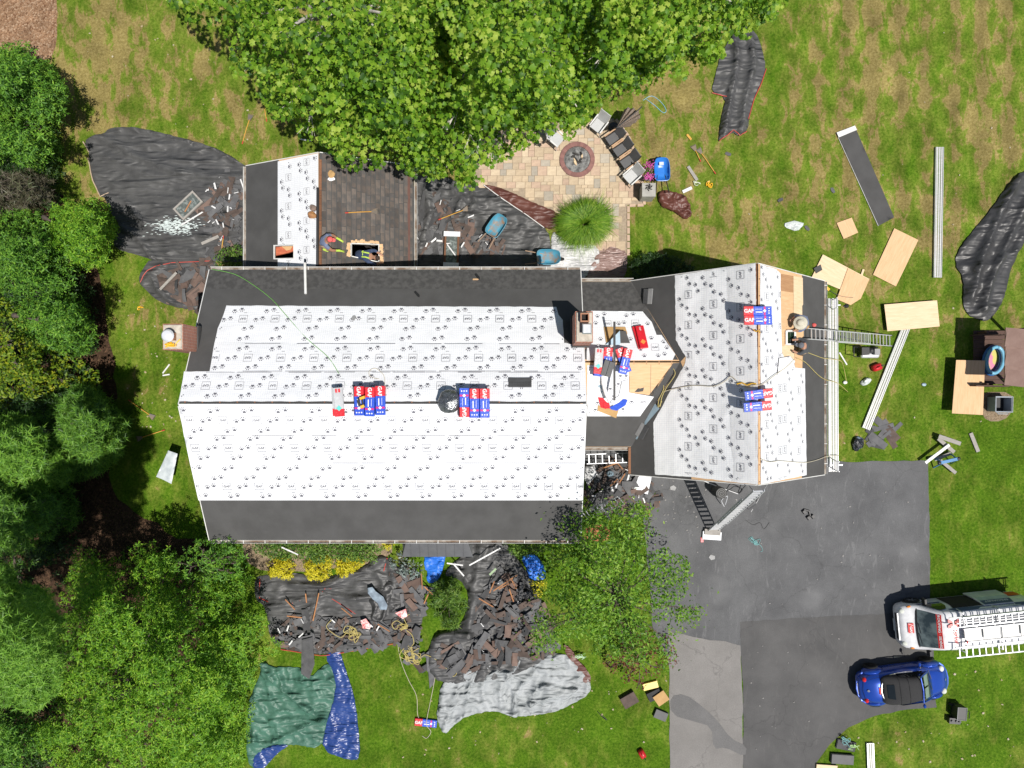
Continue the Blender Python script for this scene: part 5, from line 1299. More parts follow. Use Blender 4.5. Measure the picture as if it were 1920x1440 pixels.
bundle('red bundle with orange diamond on the connector slope', on(pl_cn, 1198, 634, .03), fr_cn, 'red')
bundle('red bundle beneath the one with orange diamond on connector', on(pl_cn, 1202, 636, .13), pl_cn.frame(R(90) + R(7)).to_euler(), 'red')
bundle('blue and red bundle with ropes tied on, lying on the lawn', P(799, 1354, .02), (0, 0, R(180 - 6)), 'blue', None)
# ---- loose vents and slabs of shingles on the roofs
m_vent = M('charcoal_ridge_vent', (.075, .077, .08), (.06, .06, .062), rough=.6)
m_venl = M('light_grey_louvre', (.30, .30, .30), rough=.6)
def vent(label, loc, rot, L, W_, light=True):
    e = empty('roof_vent', loc, rot=rot, label=label, cat='roof vent')
    MB().box((0, -W_ / 4, .035), (L, W_ / 2, .05), taper=.96).build('body', m_vent, e); MB().box((0, W_ / 4 + .005, .03), (L, W_ / 2 - .01, .04)).build('flange', m_venl if light else m_vent, e)
    k = -L / 2 + .05
    while k < L / 2 - .03:
        MB().box((k, -W_ / 4 if not light else W_ / 4, .062 if not light else .053), (.014, W_ / 2 - .05, .012)).build('louvre', m_vent if not light else m_venl, e); k += .055
    return e
vent('dark ribbed ridge vent slab lying on the rear slope of main roof', on(pl_mn, 975, 719, .05), pl_mn.frame().to_euler(), .82, .36, False)
vent('grey vent near the top corner of the connector roof', on(pl_gw, 1217, 556, .06), pl_gw.frame(R(-98)).to_euler(), .62, .42)
vent('grey vent beside the metal flashing at the garage valley', on(pl_gw, 1206, 808, .06), pl_gw.frame(R(50)).to_euler(), .60, .42)
vent('dark ribbed vent leaning over the connector bundles', P(1139, 691, 4.75), (R(12), R(-8), R(74)), .62, .42, False)
# ---- connector clutter
m_card = M('tan_cardboard', (.50, .31, .13), (.44, .27, .11), rough=.85)
m_bluem = M('blue_grey_flashing', (.34, .45, .52), (.27, .37, .44), rough=.4, metal=.3)
b_ = lambda poly, plane, off, mat, name, label, cat, th=.01: tag(sheet(name, pxpoly(poly, plane), plane, off, mat, step=.6, thick=th), label, cat)
b_([(1132, 613), (1172, 613), (1176, 625), (1172, 640), (1136, 642)], pl_cn, .06, m_card, 'cardboard_sheet', 'tan cardboard under the folded felt on the connector roof', 'cardboard')
b_([(1121, 760), (1160, 768), (1155, 784), (1120, 770)], pl_cs, .05, m_card, 'cardboard_sheet', 'tan cardboard flap below the torn wrappers on connector', 'cardboard')
e = empty('folded_felt', on(pl_cn, 1160, 635, .1), label='folded dark felt with blue-grey underside showing on connector', cat='roofing felt')
o0 = e.location
def rel(poly, z): return [tuple((P(x, y, z) - o0)[:2]) for x, y in poly]
MB().prism(rel([(1137, 645), (1166, 618), (1176, 618), (1184, 640), (1186, 652), (1140, 654)], 4.5), -.02, .02).build('lower_fold', m_felt, e)
MB().prism(rel([(1165, 618), (1176, 619), (1184, 641), (1166, 641)], 4.6), .10, .12).build('upper_fold', m_felt, e)
MB().prism(rel([(1138, 645), (1165, 618), (1166, 642), (1164, 645)], 4.6), .12, .135).build('underside', m_bluem, e)
q = P(1152, 678, 4.6); MB().box((0, 0, 0), (.075, 2.35, .05)).build('metal_ridge_strip', M('black_metal_strip', (.015, .015, .017), rough=.4), loc=None) if False else None
o = MB().box((0, 0, 0), (.085, 3.1, .05)).build('metal_strip', M('black_metal_strip', (.015, .015, .017), rough=.4), label='long black metal strip laid across the connector ridge', cat='metal strip'); o.location = P(1152, 677, 4.62)
o = MB().tube([(0, .62, 0), (.04, .1, .02), (.14, -.3, .02), (.30, -.62, 0)], .075, 8).build('white_membrane_roll', m_white2, label='grey-white rolled membrane lying below the connector pile', cat='membrane roll'); o.location = P(1129, 723, 4.25)
b_([(1166, 715), (1178, 712), (1179, 742), (1165, 752), (1150, 762), (1145, 752), (1160, 742)], pl_cs, .09, m_white, 'plastic_wrap', 'white sheet of wrapping among torn wrappers on connector', 'plastic sheet')
b_([(1121, 745), (1130, 746), (1138, 755), (1136, 767), (1126, 764)], pl_cs, .07, m_wrapr, 'torn_wrapper', 'torn red wrapper piece on the connector', 'wrapper')
b_([(1131, 754), (1142, 756), (1144, 766), (1132, 766)], pl_cs, .10, m_wrapr, 'torn_wrapper', 'small red wrapper overlapping the cardboard flap', 'wrapper')
b_([(1142, 764), (1160, 755), (1168, 748), (1176, 750), (1172, 760), (1156, 770), (1146, 768)], pl_cs, .11, m_wrapb, 'torn_wrapper', 'torn blue wrapper piece beside the white wrap on connector', 'wrapper')
b_([(1164, 628), (1166, 628)] and [(1120, 722), (1128, 722), (1130, 735), (1122, 737)], pl_cs, .06, m_bluem, 'blue_rag', 'blue-grey rag left of the white membrane roll', 'rag')
b_([(1200, 788), (1228, 757), (1236, 766), (1212, 794)], pl_gw, .05, m_bluem, 'step_flashing', 'upper bent blue-grey valley flashing', 'flashing')
b_([(1182, 817), (1203, 789), (1214, 791), (1194, 824)], pl_gw, .03, m_bluem, 'step_flashing', 'lower bent blue-grey valley flashing', 'flashing')
# ---- small things on the main roof
m_foil = M('crinkled_foil', (.30, .31, .32), (.16, .165, .17), rough=.25, metal=.8, scale=9, bump=.9, bscale=9)
o = MB().ball((0, 0, .2), (.40, .42, .24), 16, 8).build('foil_roll', m_foil, smooth=True, label='crinkled silver-grey bag beside the right ridge stack', cat='bag'); o.location = P(844, 753, 7.76)
for v in o.data.vertices: v.co += v.co.normalized() * noise.noise(v.co * 4) * .09
e = empty('nail_gun', P(679, 750, 8.10), rz=R(20), label='yellow and black nail gun on the left ridge stack', cat='nail gun')
m_yel = M('tool_yellow', (.85, .48, .03), rough=.4); m_blk = M('tool_black', (.02, .02, .022), rough=.5)
MB().box((.05, .06, .09), (.20, .10, .10), taper=.85).build('motor_housing', m_yel, e); MB().box((-.06, .05, .06), (.12, .07, .08)).build('nose', m_blk, e)
MB().bar((.02, 0, .06), (-.02, -.19, .06), .055, .05).build('handle', m_blk, e); MB().box((-.05, -.22, .06), (.13, .09, .07)).build('battery', m_yel, e); MB().box((-.13, -.08, .05), (.09, .20, .05)).build('magazine', m_blk, e)
o = MB().tube([(.0, 0, 0), (-.12, 1.25, 0)], .05, 8).build('downspout', m_gut, label='white downspout length lying across the rear gutter', cat='downspout'); o.location = on(pl_mn, 574, 553, .08); o.rotation_euler = (math.atan(-.25), 0, 0)
def crow(label, px, py, ang):
    e = empty('bird', on(pl_mn, px, py, .02), rz=ang, label=label, cat='bird')
    MB().ball((0, 0, .10), (.13, .055, .055), 10, 6).build('body', m_blk, e, smooth=True); MB().ball((.14, 0, .17), (.04, .035, .035), 8, 5).build('head', m_blk, e, smooth=True)
    MB().add([(.175, -.012, .17), (.175, .012, .17), (.235, 0, .165)], [(0, 1, 2)]).build('beak', m_blk, e); MB().prism([(-.10, -.03), (-.10, .03), (-.26, .04), (-.26, -.04)], .085, .10).build('tail', m_blk, e)
    for s in (-1, 1): MB().tube([(0, s * .025, .0), (0, s * .025, .07)], .006, 4).build('leg', m_blk, e)
crow('dark bird-like scrap standing near the rear gutter beside wood offcut', 897, 521, R(120)) if False else None
def scrap(label, px, py, ang, L=.28, W_=.09, plane=pl_mn, mat=m_blk, name='felt_scrap'):
    o = MB().prism([(-L / 2, -W_ / 2), (L * .3, -W_ / 2), (L / 2, 0), (L * .25, W_ / 2), (-L / 2, W_ * .35)], 0, .05).build(name, mat, label=label, cat='scrap')
    o.location = on(plane, px, py, .02); o.rotation_euler = plane.frame(ang).to_euler()
scrap('curled black scrap near rear gutter beside a wood offcut', 896, 520, R(-60)); scrap('curled black scrap on felt left of the gutter offcut', 783, 553, R(-55))
scrap('thin wood offcut lying on the rear felt', 892, 525, 0, .22, .04, mat=m_ply, name='wood_offcut')
scrap('grey scrap at the seam of the rear underlayment', 664, 597, R(60), .2, .14, mat=m_venl)
# ---- ropes and cords
def rope(name, label, pts, r, mat, cat='rope', group=None, n=5, closed=False):
    """pts are points in the place; smoothed"""
    pts = [Vector(p) for p in pts]; out = []
    for i in range(len(pts) - 1):
        p0, p1, p2, p3 = pts[max(i - 1, 0)], pts[i], pts[i + 1], pts[min(i + 2, len(pts) - 1)]
        for j in range(4):
            t = j / 4
            out.append(.5 * ((2 * p1) + (-p0 + p2) * t + (2 * p0 - 5 * p1 + 4 * p2 - p3) * t * t + (-p0 + 3 * p1 - 3 * p2 + p3) * t ** 3))
    out.append(pts[-1])
    return MB().tube(out, r, n).build(name, mat, center=True, label=label, cat=cat, group=group)
m_rope = M('yellow_rope', (.52, .44, .16), (.44, .36, .12), rough=.8); m_ropew = M('pale_rope', (.55, .50, .38), rough=.8); m_green = M('green_line', (.16, .42, .08), rough=.6)
m_teal = M('teal_hose', (.20, .42, .42), rough=.5)
def rp(plane, pts, lift=.04): return [on(plane, x, y, lift) for x, y in pts]
rope('cord', 'thin green line crossing the rear slope of main roof', rp(pl_mn, [(398, 506), (440, 515), (475, 535), (510, 562), (535, 590), (575, 635), (615, 670), (635, 700), (650, 725)]), .012, m_green, 'cord')
rope('cord', 'thin looped cord above the left ridge stack', rp(pl_mn, [(722, 722), (720, 705), (705, 692), (693, 697), (695, 707), (712, 712)], .05), .010, m_ropew, 'cord')
rope('rope', 'long rope over the garage roof from valley to ridge', rp(pl_gw, [(1244, 735), (1262, 730), (1300, 723), (1340, 724), (1362, 714), (1372, 706), (1385, 716), (1400, 726), (1418, 722)], .07) + rp(pl_ge, [(1426, 720), (1450, 702), (1470, 688), (1484, 674)], .1), .016, m_ropew)
rope('rope', 'rope loop hanging at the valley of connector and garage', rp(pl_gw, [(1240, 762), (1243, 745), (1252, 726), (1262, 712), (1268, 700), (1262, 690), (1250, 695), (1246, 712), (1246, 730), (1238, 748), (1236, 764), (1243, 752)], .08), .014, m_rope)
rope('rope', 'yellow rope from the lower worker over the plank', [on(pl_ge, 1509, 661, .1), on(pl_ge, 1530, 668, .06), P(1546, 672, 2.9), P(1575, 676, 2.72), P(1582, 690, .6), P(1588, 720, .05)], .014, m_rope)
rope('rope', 'second yellow rope slanting down across the garage eave', [on(pl_ge, 1490, 672, .1), on(pl_ge, 1508, 680, .06), on(pl_ge, 1530, 702, .06), P(1548, 712, 2.9), P(1570, 718, 2.75), P(1590, 735, .05)], .013, m_rope)
rope('rope', 'rope along the front end of the garage slope', [on(pl_ge, 1424, 860, .06), on(pl_ge, 1438, 866, .1), on(pl_ge, 1460, 864, .06), on(pl_ge, 1505, 867, .06), on(pl_ge, 1530, 862, .06), P(1550, 856, 2.85), P(1572, 854, 2.75)], .014, m_ropew)
rope('harness_strap', 'yellow and red harness strap beside the front garage stack', rp(pl_gw, [(1384, 720), (1394, 718), (1402, 722), (1412, 719), (1420, 720)], .1), .028, m_yel, 'strap')
rope('harness_strap', 'short yellow strap knot at the garage ridge below rear stack', rp(pl_gw, [(1415, 618), (1420, 622), (1424, 620), (1428, 625)], .12), .022, m_yel, 'strap')
def coil(name, label, cx, cy, rx, ry, n, z, r, mat, seed, tail=(), group=None):
    g_ = random.Random(seed); pts = []
    for k in range(n * 7):
        t = k * 2 * math.pi / 7 * (1 + .35 * math.sin(k * .37 + seed)) + seed; f = (.25 + .75 * g_.random()) * (.6 + .4 * math.sin(k * .21 + seed))
        pts.append(P(cx + rx * f * math.cos(t) + rx * .35 * math.sin(k * .3), cy + ry * f * math.sin(t) + ry * .35 * math.cos(k * .23), z + .01 * (k % 5)))
    return rope(name, label, pts + [P(x, y, z) for x, y in tail], r, mat, group=group)
coil('rope_coil', 'tangled yellow rope coil on the left shingle debris', 660, 1186, 20, 17, 5, .35, .016, m_rope, 3, [(640, 1195), (625, 1188), (612, 1175), (622, 1162)])
coil('rope_coil', 'small yellow rope coil next to the upper red wrapper', 755, 1175, 17, 10, 4, .40, .016, m_rope, 4, [(757, 1158), (768, 1152)])
coil('rope_coil', 'large yellow rope tangle between the two debris heaps', 775, 1232, 24, 24, 7, .22, .016, m_rope, 5, [(800, 1228), (830, 1245), (842, 1262), (850, 1268), (856, 1262), (848, 1256)])
rope('rope', 'yellow rope joining the small coil to the large tangle', [P(762, 1182, .4), P(772, 1190, .35), P(776, 1205, .3), P(770, 1215, .25), P(775, 1226, .22)], .016, m_rope)
rope('rope', 'pale rope from the debris edge to the bundle on lawn, left strand', [P(745, 1204, .05), P(752, 1240, .03), P(766, 1275, .03), P(781, 1305, .03), P(783, 1340, .03), P(790, 1352, .16)], .013, m_ropew)
rope('rope', 'pale rope from the debris edge to the bundle on lawn, right strand', [P(817, 1262, .2), P(812, 1290, .05), P(806, 1320, .03), P(801, 1345, .14), P(800, 1360, .16), P(808, 1372, .03), P(800, 1384, .03), P(792, 1380, .03)], .013, m_ropew)
coil('hose_coil', 'pale teal cord coil on the driveway', 1414, 1013, 12, 12, 5, .03, .012, m_teal, 6, [(1425, 1022), (1430, 1032), (1426, 1034)])
coil('hose_coil', 'teal cord coil at the edge of the apron near the slabs', 1585, 1388, 11, 13, 5, .2, .012, m_teal, 7, [(1594, 1402)])
coil('hose_coil', 'bright green cord coil above the grey slabs', 1600, 1400, 12, 8, 4, .2, .013, M('lime_cord', (.45, .68, .30)), 8)
coil('cord_coil', 'pale green cord tangle right of the silver tarp', 1088, 1232, 14, 6, 4, .3, .016, M('mint_cord', (.50, .66, .45)), 9)
rope('cord', 'thin black cable lying on the driveway', [P(1398, 975, .02), P(1412, 984, .02), P(1425, 980, .02), P(1432, 992, .02), P(1442, 980, .02)], .010, m_blk, 'cable')
rope('garden_hose', 'thin blue hose loop on the lawn beside the patio umbrella', [P(1206, 188, .03), P(1222, 180, .03), P(1240, 192, .03), P(1249, 207, .03), P(1243, 211, .03), P(1228, 198, .03), P(1212, 186, .03)], .014, M('light_blue_hose', (.25, .50, .62)), 'hose')
# ================================================================ vehicles
m_paintb = M('deep_blue_paint', (.014, .065, .40), (.016, .07, .42), rough=.22, coat=1.0, metal=.35)
m_paintw = M('white_van_paint', (.80, .80, .81), rough=.3, coat=.6)
m_soft = M('black_canvas_top', (.022, .022, .023), (.030, .030, .031), rough=.9, scale=30, bump=.2, bscale=120)
m_win = M('tinted_glass', (.012, .016, .018), rough=.05, spec=.7)
m_tyre = M('tyre', (.015, .015, .015), rough=.85); m_rim = M('alloy_rim', (.55, .56, .58), rough=.3, metal=.8)
m_chrome = M('bright_trim', (.75, .76, .78), rough=.2, metal=.8)
m_lampr = M('red_lens', (.65, .02, .02), rough=.15, coat=.6); m_lampw = M('clear_lens', (.72, .74, .66), rough=.12, coat=.6); m_lampo = M('amber_lens', (.75, .25, .04), rough=.2)
m_plastic = M('black_trim_plastic', (.02, .02, .021), rough=.55); m_plate = M('number_plate', (.62, .66, .68), rough=.4)
m_banner = M('red_vinyl', (.66, .03, .025), rough=.4); m_navy = M('navy_vinyl', (.03, .05, .20), rough=.35)
def clear_glass(name, tint):
    m, n, l, b = _base(name)
    t = n.new('ShaderNodeBsdfTransparent'); t.inputs['Color'].default_value = rgba(tint)
    g_ = n.new('ShaderNodeBsdfGlossy'); g_.inputs['Roughness'].default_value = .03
    f = n.new('ShaderNodeFresnel'); f.inputs['IOR'].default_value = 1.5
    mx = n.new('ShaderNodeMixShader'); l.new(f.outputs[0], mx.inputs[0]); l.new(t.outputs[0], mx.inputs[1]); l.new(g_.outputs[0], mx.inputs[2])
    l.new(mx.outputs[0], n['Material Output'].inputs['Surface']); return m
m_screen = clear_glass('windscreen_glass', (.62, .70, .68))
def wheel(parent, c, r, w, side):
    a = Matrix.Translation(c) @ Matrix.Rotation(R(90), 4, 'X')
    t = MB().lathe([(r * .62, -w / 2), (r * .92, -w / 2), (r, -w / 4), (r, w / 4), (r * .92, w / 2), (r * .62, w / 2), (r * .62, -w / 2)], 22, a).build('wheel', m_tyre, parent, smooth=True)
    MB().lathe([(r * .63, -w * .38), (r * .63, w * .38)], 20, a).build('rim', m_plastic, t)
    for k in range(5):
        th = 2 * math.pi * k / 5 + .3
        MB().bar(Vector(c) + Vector((0, side * w * .42, 0)), Vector(c) + Vector((math.cos(th) * r * .6, side * w * .42, math.sin(th) * r * .6)), .05, .02, up=(0, 1, 0)).build('spoke', m_rim, t)
    return t

def beetle():
    c = P(1697, 1284, .75); e = empty('car', (c.x, c.y, .016), R(7.2), 'dark blue rounded two-door convertible with black cloth top on the drive', 'car')
    def se(x, w, z0, zt, n=19, p=.55, q=.62):
        pts = []
        for k in range(n):
            t = math.pi * k / (n - 1); cs, sn = math.cos(t), math.sin(t)
            pts.append((x, w * math.copysign(abs(cs) ** p, cs), z0 + (zt - z0) * abs(sn) ** q))
        return pts
    st = [(-2.03, .34, .36, .58), (-1.98, .50, .30, .68), (-1.85, .62, .24, .80), (-1.6, .70, .22, .92), (-1.3, .745, .22, 1.0), (-.9, .77, .22, 1.02), (-.3, .775, .22, 1.0), (.3, .775, .22, .99), (.75, .77, .22, 1.0), (1.0, .75, .22, .985), (1.3, .72, .22, .93), (1.6, .69, .24, .83), (1.85, .60, .28, .69), (1.98, .46, .32, .58), (2.05, .22, .38, .50)]
    MB().loft([se(*s) for s in st]).build('body', m_paintb, e, smooth=True)
    for sx in (-1, 1):
        for sy in (-1, 1):
            MB().ball((1.26 * sx, .70 * sy, .44), (.50, .165, .37), 18, 10).build('fender', m_paintb, e, smooth=True)
            wheel(e, (1.26 * sx, .80 * sy, .315), .315, .20, sy)
    # cloth top
    tp = [(-1.18, .52, 1.00, 1.04), (-1.05, .62, .98, 1.16), (-.85, .66, .98, 1.28), (-.55, .66, .98, 1.41), (-.2, .63, .98, 1.48), (.15, .59, .98, 1.49), (.36, .565, .98, 1.46)]
    MB().loft([se(x, w, a, b_, 17, .42, .75) for x, w, a, b_ in tp]).build('cloth_top', m_soft, e, smooth=True)
    for x, w, z in ((-.55, .60, 1.415), (-.18, .585, 1.487)): MB().tube([(x, w * math.cos(t), z - .10 * (math.cos(t)) ** 4 + .003) for t in np.linspace(0, math.pi, 9)], .012, 4).build('top_seam', m_soft, e)
    MB().add([(-1.02, -.30, 1.205), (-1.02, .30, 1.205), (-.76, .33, 1.345), (-.76, -.33, 1.345)], [(0, 3, 2, 1)]).build('rear_window', m_lampw if False else m_win, e)
    rim = []
    for t in np.linspace(0, math.pi, 25): rim.append((-1.22 * math.sin(t) ** .55 + .15 * 0 + (.22 if False else 0), .74 * math.cos(t), 1.085))
    def ztop(x, y):
        w_, a_, b2 = (float(np.interp(x, [q[0] for q in st], [q[k] for q in st])) for k in (1, 2, 3)); cc = min(1, abs(y) / w_) ** (1 / .55); return a_ + (b2 - a_) * max(0, 1 - cc * cc) ** .31
    rim = [(.25, .70, 1.0)] + [(min(x, -.05), y * (1 if abs(y) < .7 else .98), z) for x, y, z in rim] + [(.25, -.70, 1.0)]
    rim = [(x, y * .955 if abs(y) > .5 else y, max(ztop(x, y * .955) + .05, 1.03)) for x, y, z in rim]
    MB().tube(rim, .028, 6).build('belt_trim', m_chrome, e)
    for s in (-1, 1):
        MB().add([(.70, s * .66, 1.02), (-.55, s * .70, 1.02), (-.45, s * .635, 1.30), (.36, s * .58, 1.40)], [(0, 1, 2, 3) if s > 0 else (3, 2, 1, 0)]).build('side_window', m_win, e)
        MB().tube([(.98, s * .62, 1.0), (.36, s * .55, 1.455)], .035, 6).build('windscreen_pillar', m_paintb, e)
        m_ = MB().ball((.62, s * .93, 1.0), (.07, .10, .065), 10, 6).build('mirror', m_paintb, e, smooth=True); MB().bar((.66, s * .74, .97), (.63, s * .88, .98), .04, .03).build('mirror_arm', m_plastic, m_)
        MB().ball((1.70, s * .50, .70), (.13, .14, .10), 14, 8).build('headlight', m_lampw, e, smooth=True)
        MB().ball((-1.80, s * .47, .76), (.095, .11, .10), 12, 8).build('tail_light', m_lampr, e, smooth=True)
    ws = MB(); n = 6
    rows = [[(1.00 + .06 * (1 - (2 * j / n - 1) ** 2) - (.64 - .02) * i / 4, (.60 - .05 * i / 4) * (2 * j / n - 1), 1.0 + .455 * i / 4 + .02) for j in range(n + 1)] for i in range(5)]
    ws.loft(rows, caps=False).build('windscreen', m_screen, e, smooth=True)
    MB().tube([(.36, -.55, 1.475), (.40, 0, 1.49), (.36, .55, 1.475)], .03, 6).build('windscreen_header', m_paintb, e)
    MB().box((.62, 0, 1.01), (.62, 1.10, .03)).build('dashboard', M('dark_dash', (.05, .055, .055)), e)
    for s in (-1, 1): MB().add([(.86, s * .04, 1.06), (.86, s * .52, 1.05), (.60, s * .50, 1.24), (.60, s * .04, 1.26)], [(0, 1, 2, 3) if s < 0 else (3, 2, 1, 0)]).build('sunshade', M('pale_sunshade', (.62, .68, .60), rough=.4), e)
    for s in (-.25, .25): MB().bar((1.04, s, 1.03), (.93, s + .42, 1.07), .02, .015).build('wiper', m_plastic, e)
    MB().box((-2.03, 0, .48), (.03, .50, .13)).build('rear_plate', m_plate, e); MB().lathe([(.055, 0), (.05, .012), (0, .014)], 14, Matrix.Translation((-1.72, 0, .895)) @ Matrix.Rotation(R(-22), 4, 'Y')).build('badge', m_chrome, e)
    MB().lathe([(.045, 0), (.04, .012), (0, .014)], 14, Matrix.Translation((1.83, 0, .72)) @ Matrix.Rotation(R(42), 4, 'Y')).build('badge', m_chrome, e)
    MB().box((-1.28, 0, 1.035), (.05, .30, .02)).build('brake_light', m_lampr, e)
    for s in (-1, 1): MB().tube([(1.05, s * .60, .985), (1.45, s * .50, .90), (1.72, s * .34, .79)], .007, 4).build('bonnet_line', m_plastic, e)
    MB().tube([(-1.25, .60, 1.015), (-1.55, .54, .955), (-1.85, .40, .82), (-1.92, 0, .775), (-1.85, -.40, .82), (-1.55, -.54, .955), (-1.25, -.60, 1.015)], .007, 4).build('boot_line', m_plastic, e)
    MB().tube([(1.72, -.70, .48), (1.90, -.55, .49), (2.02, -.30, .48), (2.06, 0, .48), (2.02, .30, .48), (1.90, .55, .49), (1.72, .70, .48)], .045, 6).build('bumper', m_paintb, e); MB().tube([(-1.70, -.72, .48), (-1.90, -.56, .49), (-2.02, -.30, .48), (-2.06, 0, .48), (-2.02, .30, .48), (-1.90, .56, .49), (-1.70, .72, .48)], .05, 6).build('bumper', m_paintb, e)
beetle()

def van():
    c = Vector((19.57, -9.75, .016)); e = empty('van', c, R(185.7), 'white roofing van with navy side graphics and ladders on its roof rack', 'van')
    def sec(x, w, zb, zs, zt, wt):
        """half-round-cornered section: sill, shoulder, roof edge"""
        h = [(w * .96, zb), (w, zb + .18), (w, zs), (w * .985, zs + (zt - zs) * .35), (wt + (w - wt) * .38, zt - .13 * min(1, (zt - zs) * 2)), (wt, zt - .025), (wt * .6, zt), (0, zt + .012)]
        return [(x, y, z) for y, z in h] + [(x, -y, z) for y, z in reversed(h[:-1])]
    st = [(2.26, .62, .32, .58, .70, .46), (2.20, .78, .28, .66, .82, .60), (2.05, .86, .24, .78, .93, .68), (1.75, .90, .22, .90, 1.03, .74), (1.52, .91, .22, 1.0, 1.10, .78), (1.15, .91, .22, 1.05, 1.44, .74), (.82, .91, .22, 1.06, 1.76, .70), (.62, .91, .22, 1.08, 1.90, .68), (.30, .91, .22, 1.1, 1.97, .69), (-.6, .91, .22, 1.1, 2.01, .71), (-1.8, .91, .22, 1.1, 2.0, .71), (-2.25, .89, .24, 1.1, 1.95, .69), (-2.30, .86, .30, 1.1, 1.88, .64)]
    body = MB().loft([sec(*s) for s in st]).build('body', m_paintw, e, smooth=True)
    # windscreen with its red banner
    def wsp(i, j): # i 0 bottom..1 top, j -1..1
        x = 1.50 - .80 * i + .07 * (1 - j * j) * (1 - i * .5); z = 1.115 + .735 * i + .035; y = (.76 - .085 * i) * j
        return (x, y, z - .05 * j ** 4 + .01)
    MB().loft([[wsp(i, j) for j in np.linspace(-1, 1, 9)] for i in np.linspace(0, .80, 5)], caps=False).build('windscreen', M('painted_reflection_screen', (.035, .05, .055), (.13, .165, .165), rough=.06, scale=1.6, lo=.42, hi=.58), e, smooth=True)  # pale patches paint reflection and cab glimpses into the glass colour
    MB().loft([[wsp(i, j) for j in np.linspace(-1, 1, 9)] for i in np.linspace(.80, 1.02, 3)], caps=False).build('banner', m_banner, e, smooth=True)
    def wrap_text(body_, size, fn, name, mat, bold=.02):
        v, f = text_geo(body_, size, bold); MB().add([fn(x, y) for x, y, z in v], f).build(name, mat, e)
    def ban(x, y):
        j = x / .72; i = .91 + y / 1.08; q = wsp(i, j); return (q[0] + .006, q[1], q[2] + .012)
    wrap_text('ROOFING · SIDING', .165, ban, 'banner_lettering', m_ltr)
    for s in (-.3, .25): MB().tube([wsp(.02, s)[:2] + (wsp(.02, s)[2] + .02,), wsp(.10, s + .55)[:2] + (wsp(.10, s + .55)[2] + .02,)], .012, 4).build('wiper', m_plastic, e)
    MB().loft([[wsp(i, j) for j in np.linspace(-1.04, 1.04, 9)] for i in np.linspace(-.08, .0, 2)], caps=False).build('cowl', m_plastic, e)
    # cab behind the glass is only hinted by the windscreen's painted tones
    # bonnet emblem, grille, lamps, bumper, plate
    def bon(x, y): return (x, y, 1.035 + (1.95 - x) * .28 * .55 + .0)
    MB().box((2.285, 0, .60), (.04, 1.06, .16)).build('grille', m_plastic, e); MB().box((2.27, 0, .705), (.06, 1.12, .05)).build('grille_bar', m_paintw, e); MB().box((2.27, 0, .50), (.06, 1.12, .05)).build('grille_bar', m_paintw, e)
    v, f = text_geo('FORD', .12, .02); MB().add([(2.309, -x, .60 + y) for x, y, z in v], f).build('grille_lettering', m_chrome, e)
    MB().box((2.31, 0, .40), (.02, .50, .12)).build('number_plate', m_plate, e)
    for s in (-1, 1):
        MB().ball((2.02, s * .66, .80), (.22, .13, .12), 12, 7).build('headlight', m_lampw, e, smooth=True); MB().ball((1.78, s * .845, .94), (.13, .05, .05), 10, 6).build('indicator', m_lampo, e, smooth=True)
        m_ = MB().box((1.02, s * 1.06, 1.12), (.14, .22, .26), taper=.85).build('mirror', m_plastic, e); MB().bar((1.05, s * .86, 1.06), (1.03, s * 1.0, 1.08), .06, .06).build('mirror_arm', m_plastic, m_)
    gz = lambda x: 1.05 + (1.95 - x) * .20
    MB().add([(1.97, -.20, gz(1.97) - .03), (1.97, .20, gz(1.97) - .03), (1.72, .20, gz(1.72) - .012), (1.72, -.20, gz(1.72) - .012)], [(0, 1, 2, 3)]).build('bonnet_badge', m_banner, e)
    v, f = text_geo('GAF', .15, .025); MB().add([(1.845 - y, x + .06, gz(1.845 - y) - .008) for x, y, z in v], f).build('bonnet_lettering', m_ltr, e)
    MB().add([(1.96, -.18, gz(1.96) - .010), (1.74, -.09, gz(1.74) - .004), (1.74, -.11, gz(1.74) - .004), (1.94, -.19, gz(1.94) - .010)], [(3, 2, 1, 0)]).build('badge_slash', m_ltr, e)
    # roof writing: a big red X, then the rest of the name
    zr = lambda x: 1.985 + (.30 - x) * .03
    for sgn in (-1, 1):
        MB().add([(.55, -.33 + sgn * .19, 1.985), (.55, -.33 + sgn * .07, 1.985), (.20, -.33 - sgn * .19, 2.012), (.20, -.33 - sgn * .07, 2.012)], [(0, 1, 2, 3) if sgn > 0 else (3, 2, 1, 0)]).build('roof_letter', m_banner, e)
    v, f = text_geo('terior', .24, .02); MB().add([(.33 - y * .85, .20 + x, 2.016) for x, y, z in v], f).build('roof_lettering', m_banner, e)
    # the side that faces the house (van's right): glass, open sliding door, graphics
    yr = -.918
    def side_panel(name, pts, mat, y=yr, lean=.16):
        zs_ = [min(z for x, z in pts), max(z for x, z in pts)]; zz = sorted(set([zs_[0]] + [q for q in (1.1, 1.41, 1.64) if zs_[0] < q < zs_[1]] + [zs_[1]]))
        sy = lambda z: -.918 if z < 1.1 else (-.918 + .0145 * (z - 1.1) / .31 if z < 1.41 else -.9035 + .27 * (z - 1.41))
        def ext(z):
            xs = []
            for (xa, za), (xb, zb) in zip(pts, pts[1:] + pts[:1]):
                if za == zb == z: xs += [xa, xb]
                elif min(za, zb) <= z <= max(za, zb) and za != zb: xs.append(xa + (xb - xa) * (z - za) / (zb - za))
            return min(xs), max(xs)
        g = [[(ext(z)[0], sy(z) - .006, z), (ext(z)[1], sy(z) - .006, z)] for z in zz]
        MB().loft(g, caps=False).build(name, mat, e)
    side_panel('front_side_window', [(1.25, 1.12), (.35, 1.12), (.35, 1.62), (.62, 1.70), (.85, 1.55)], m_win, -.925, .30)
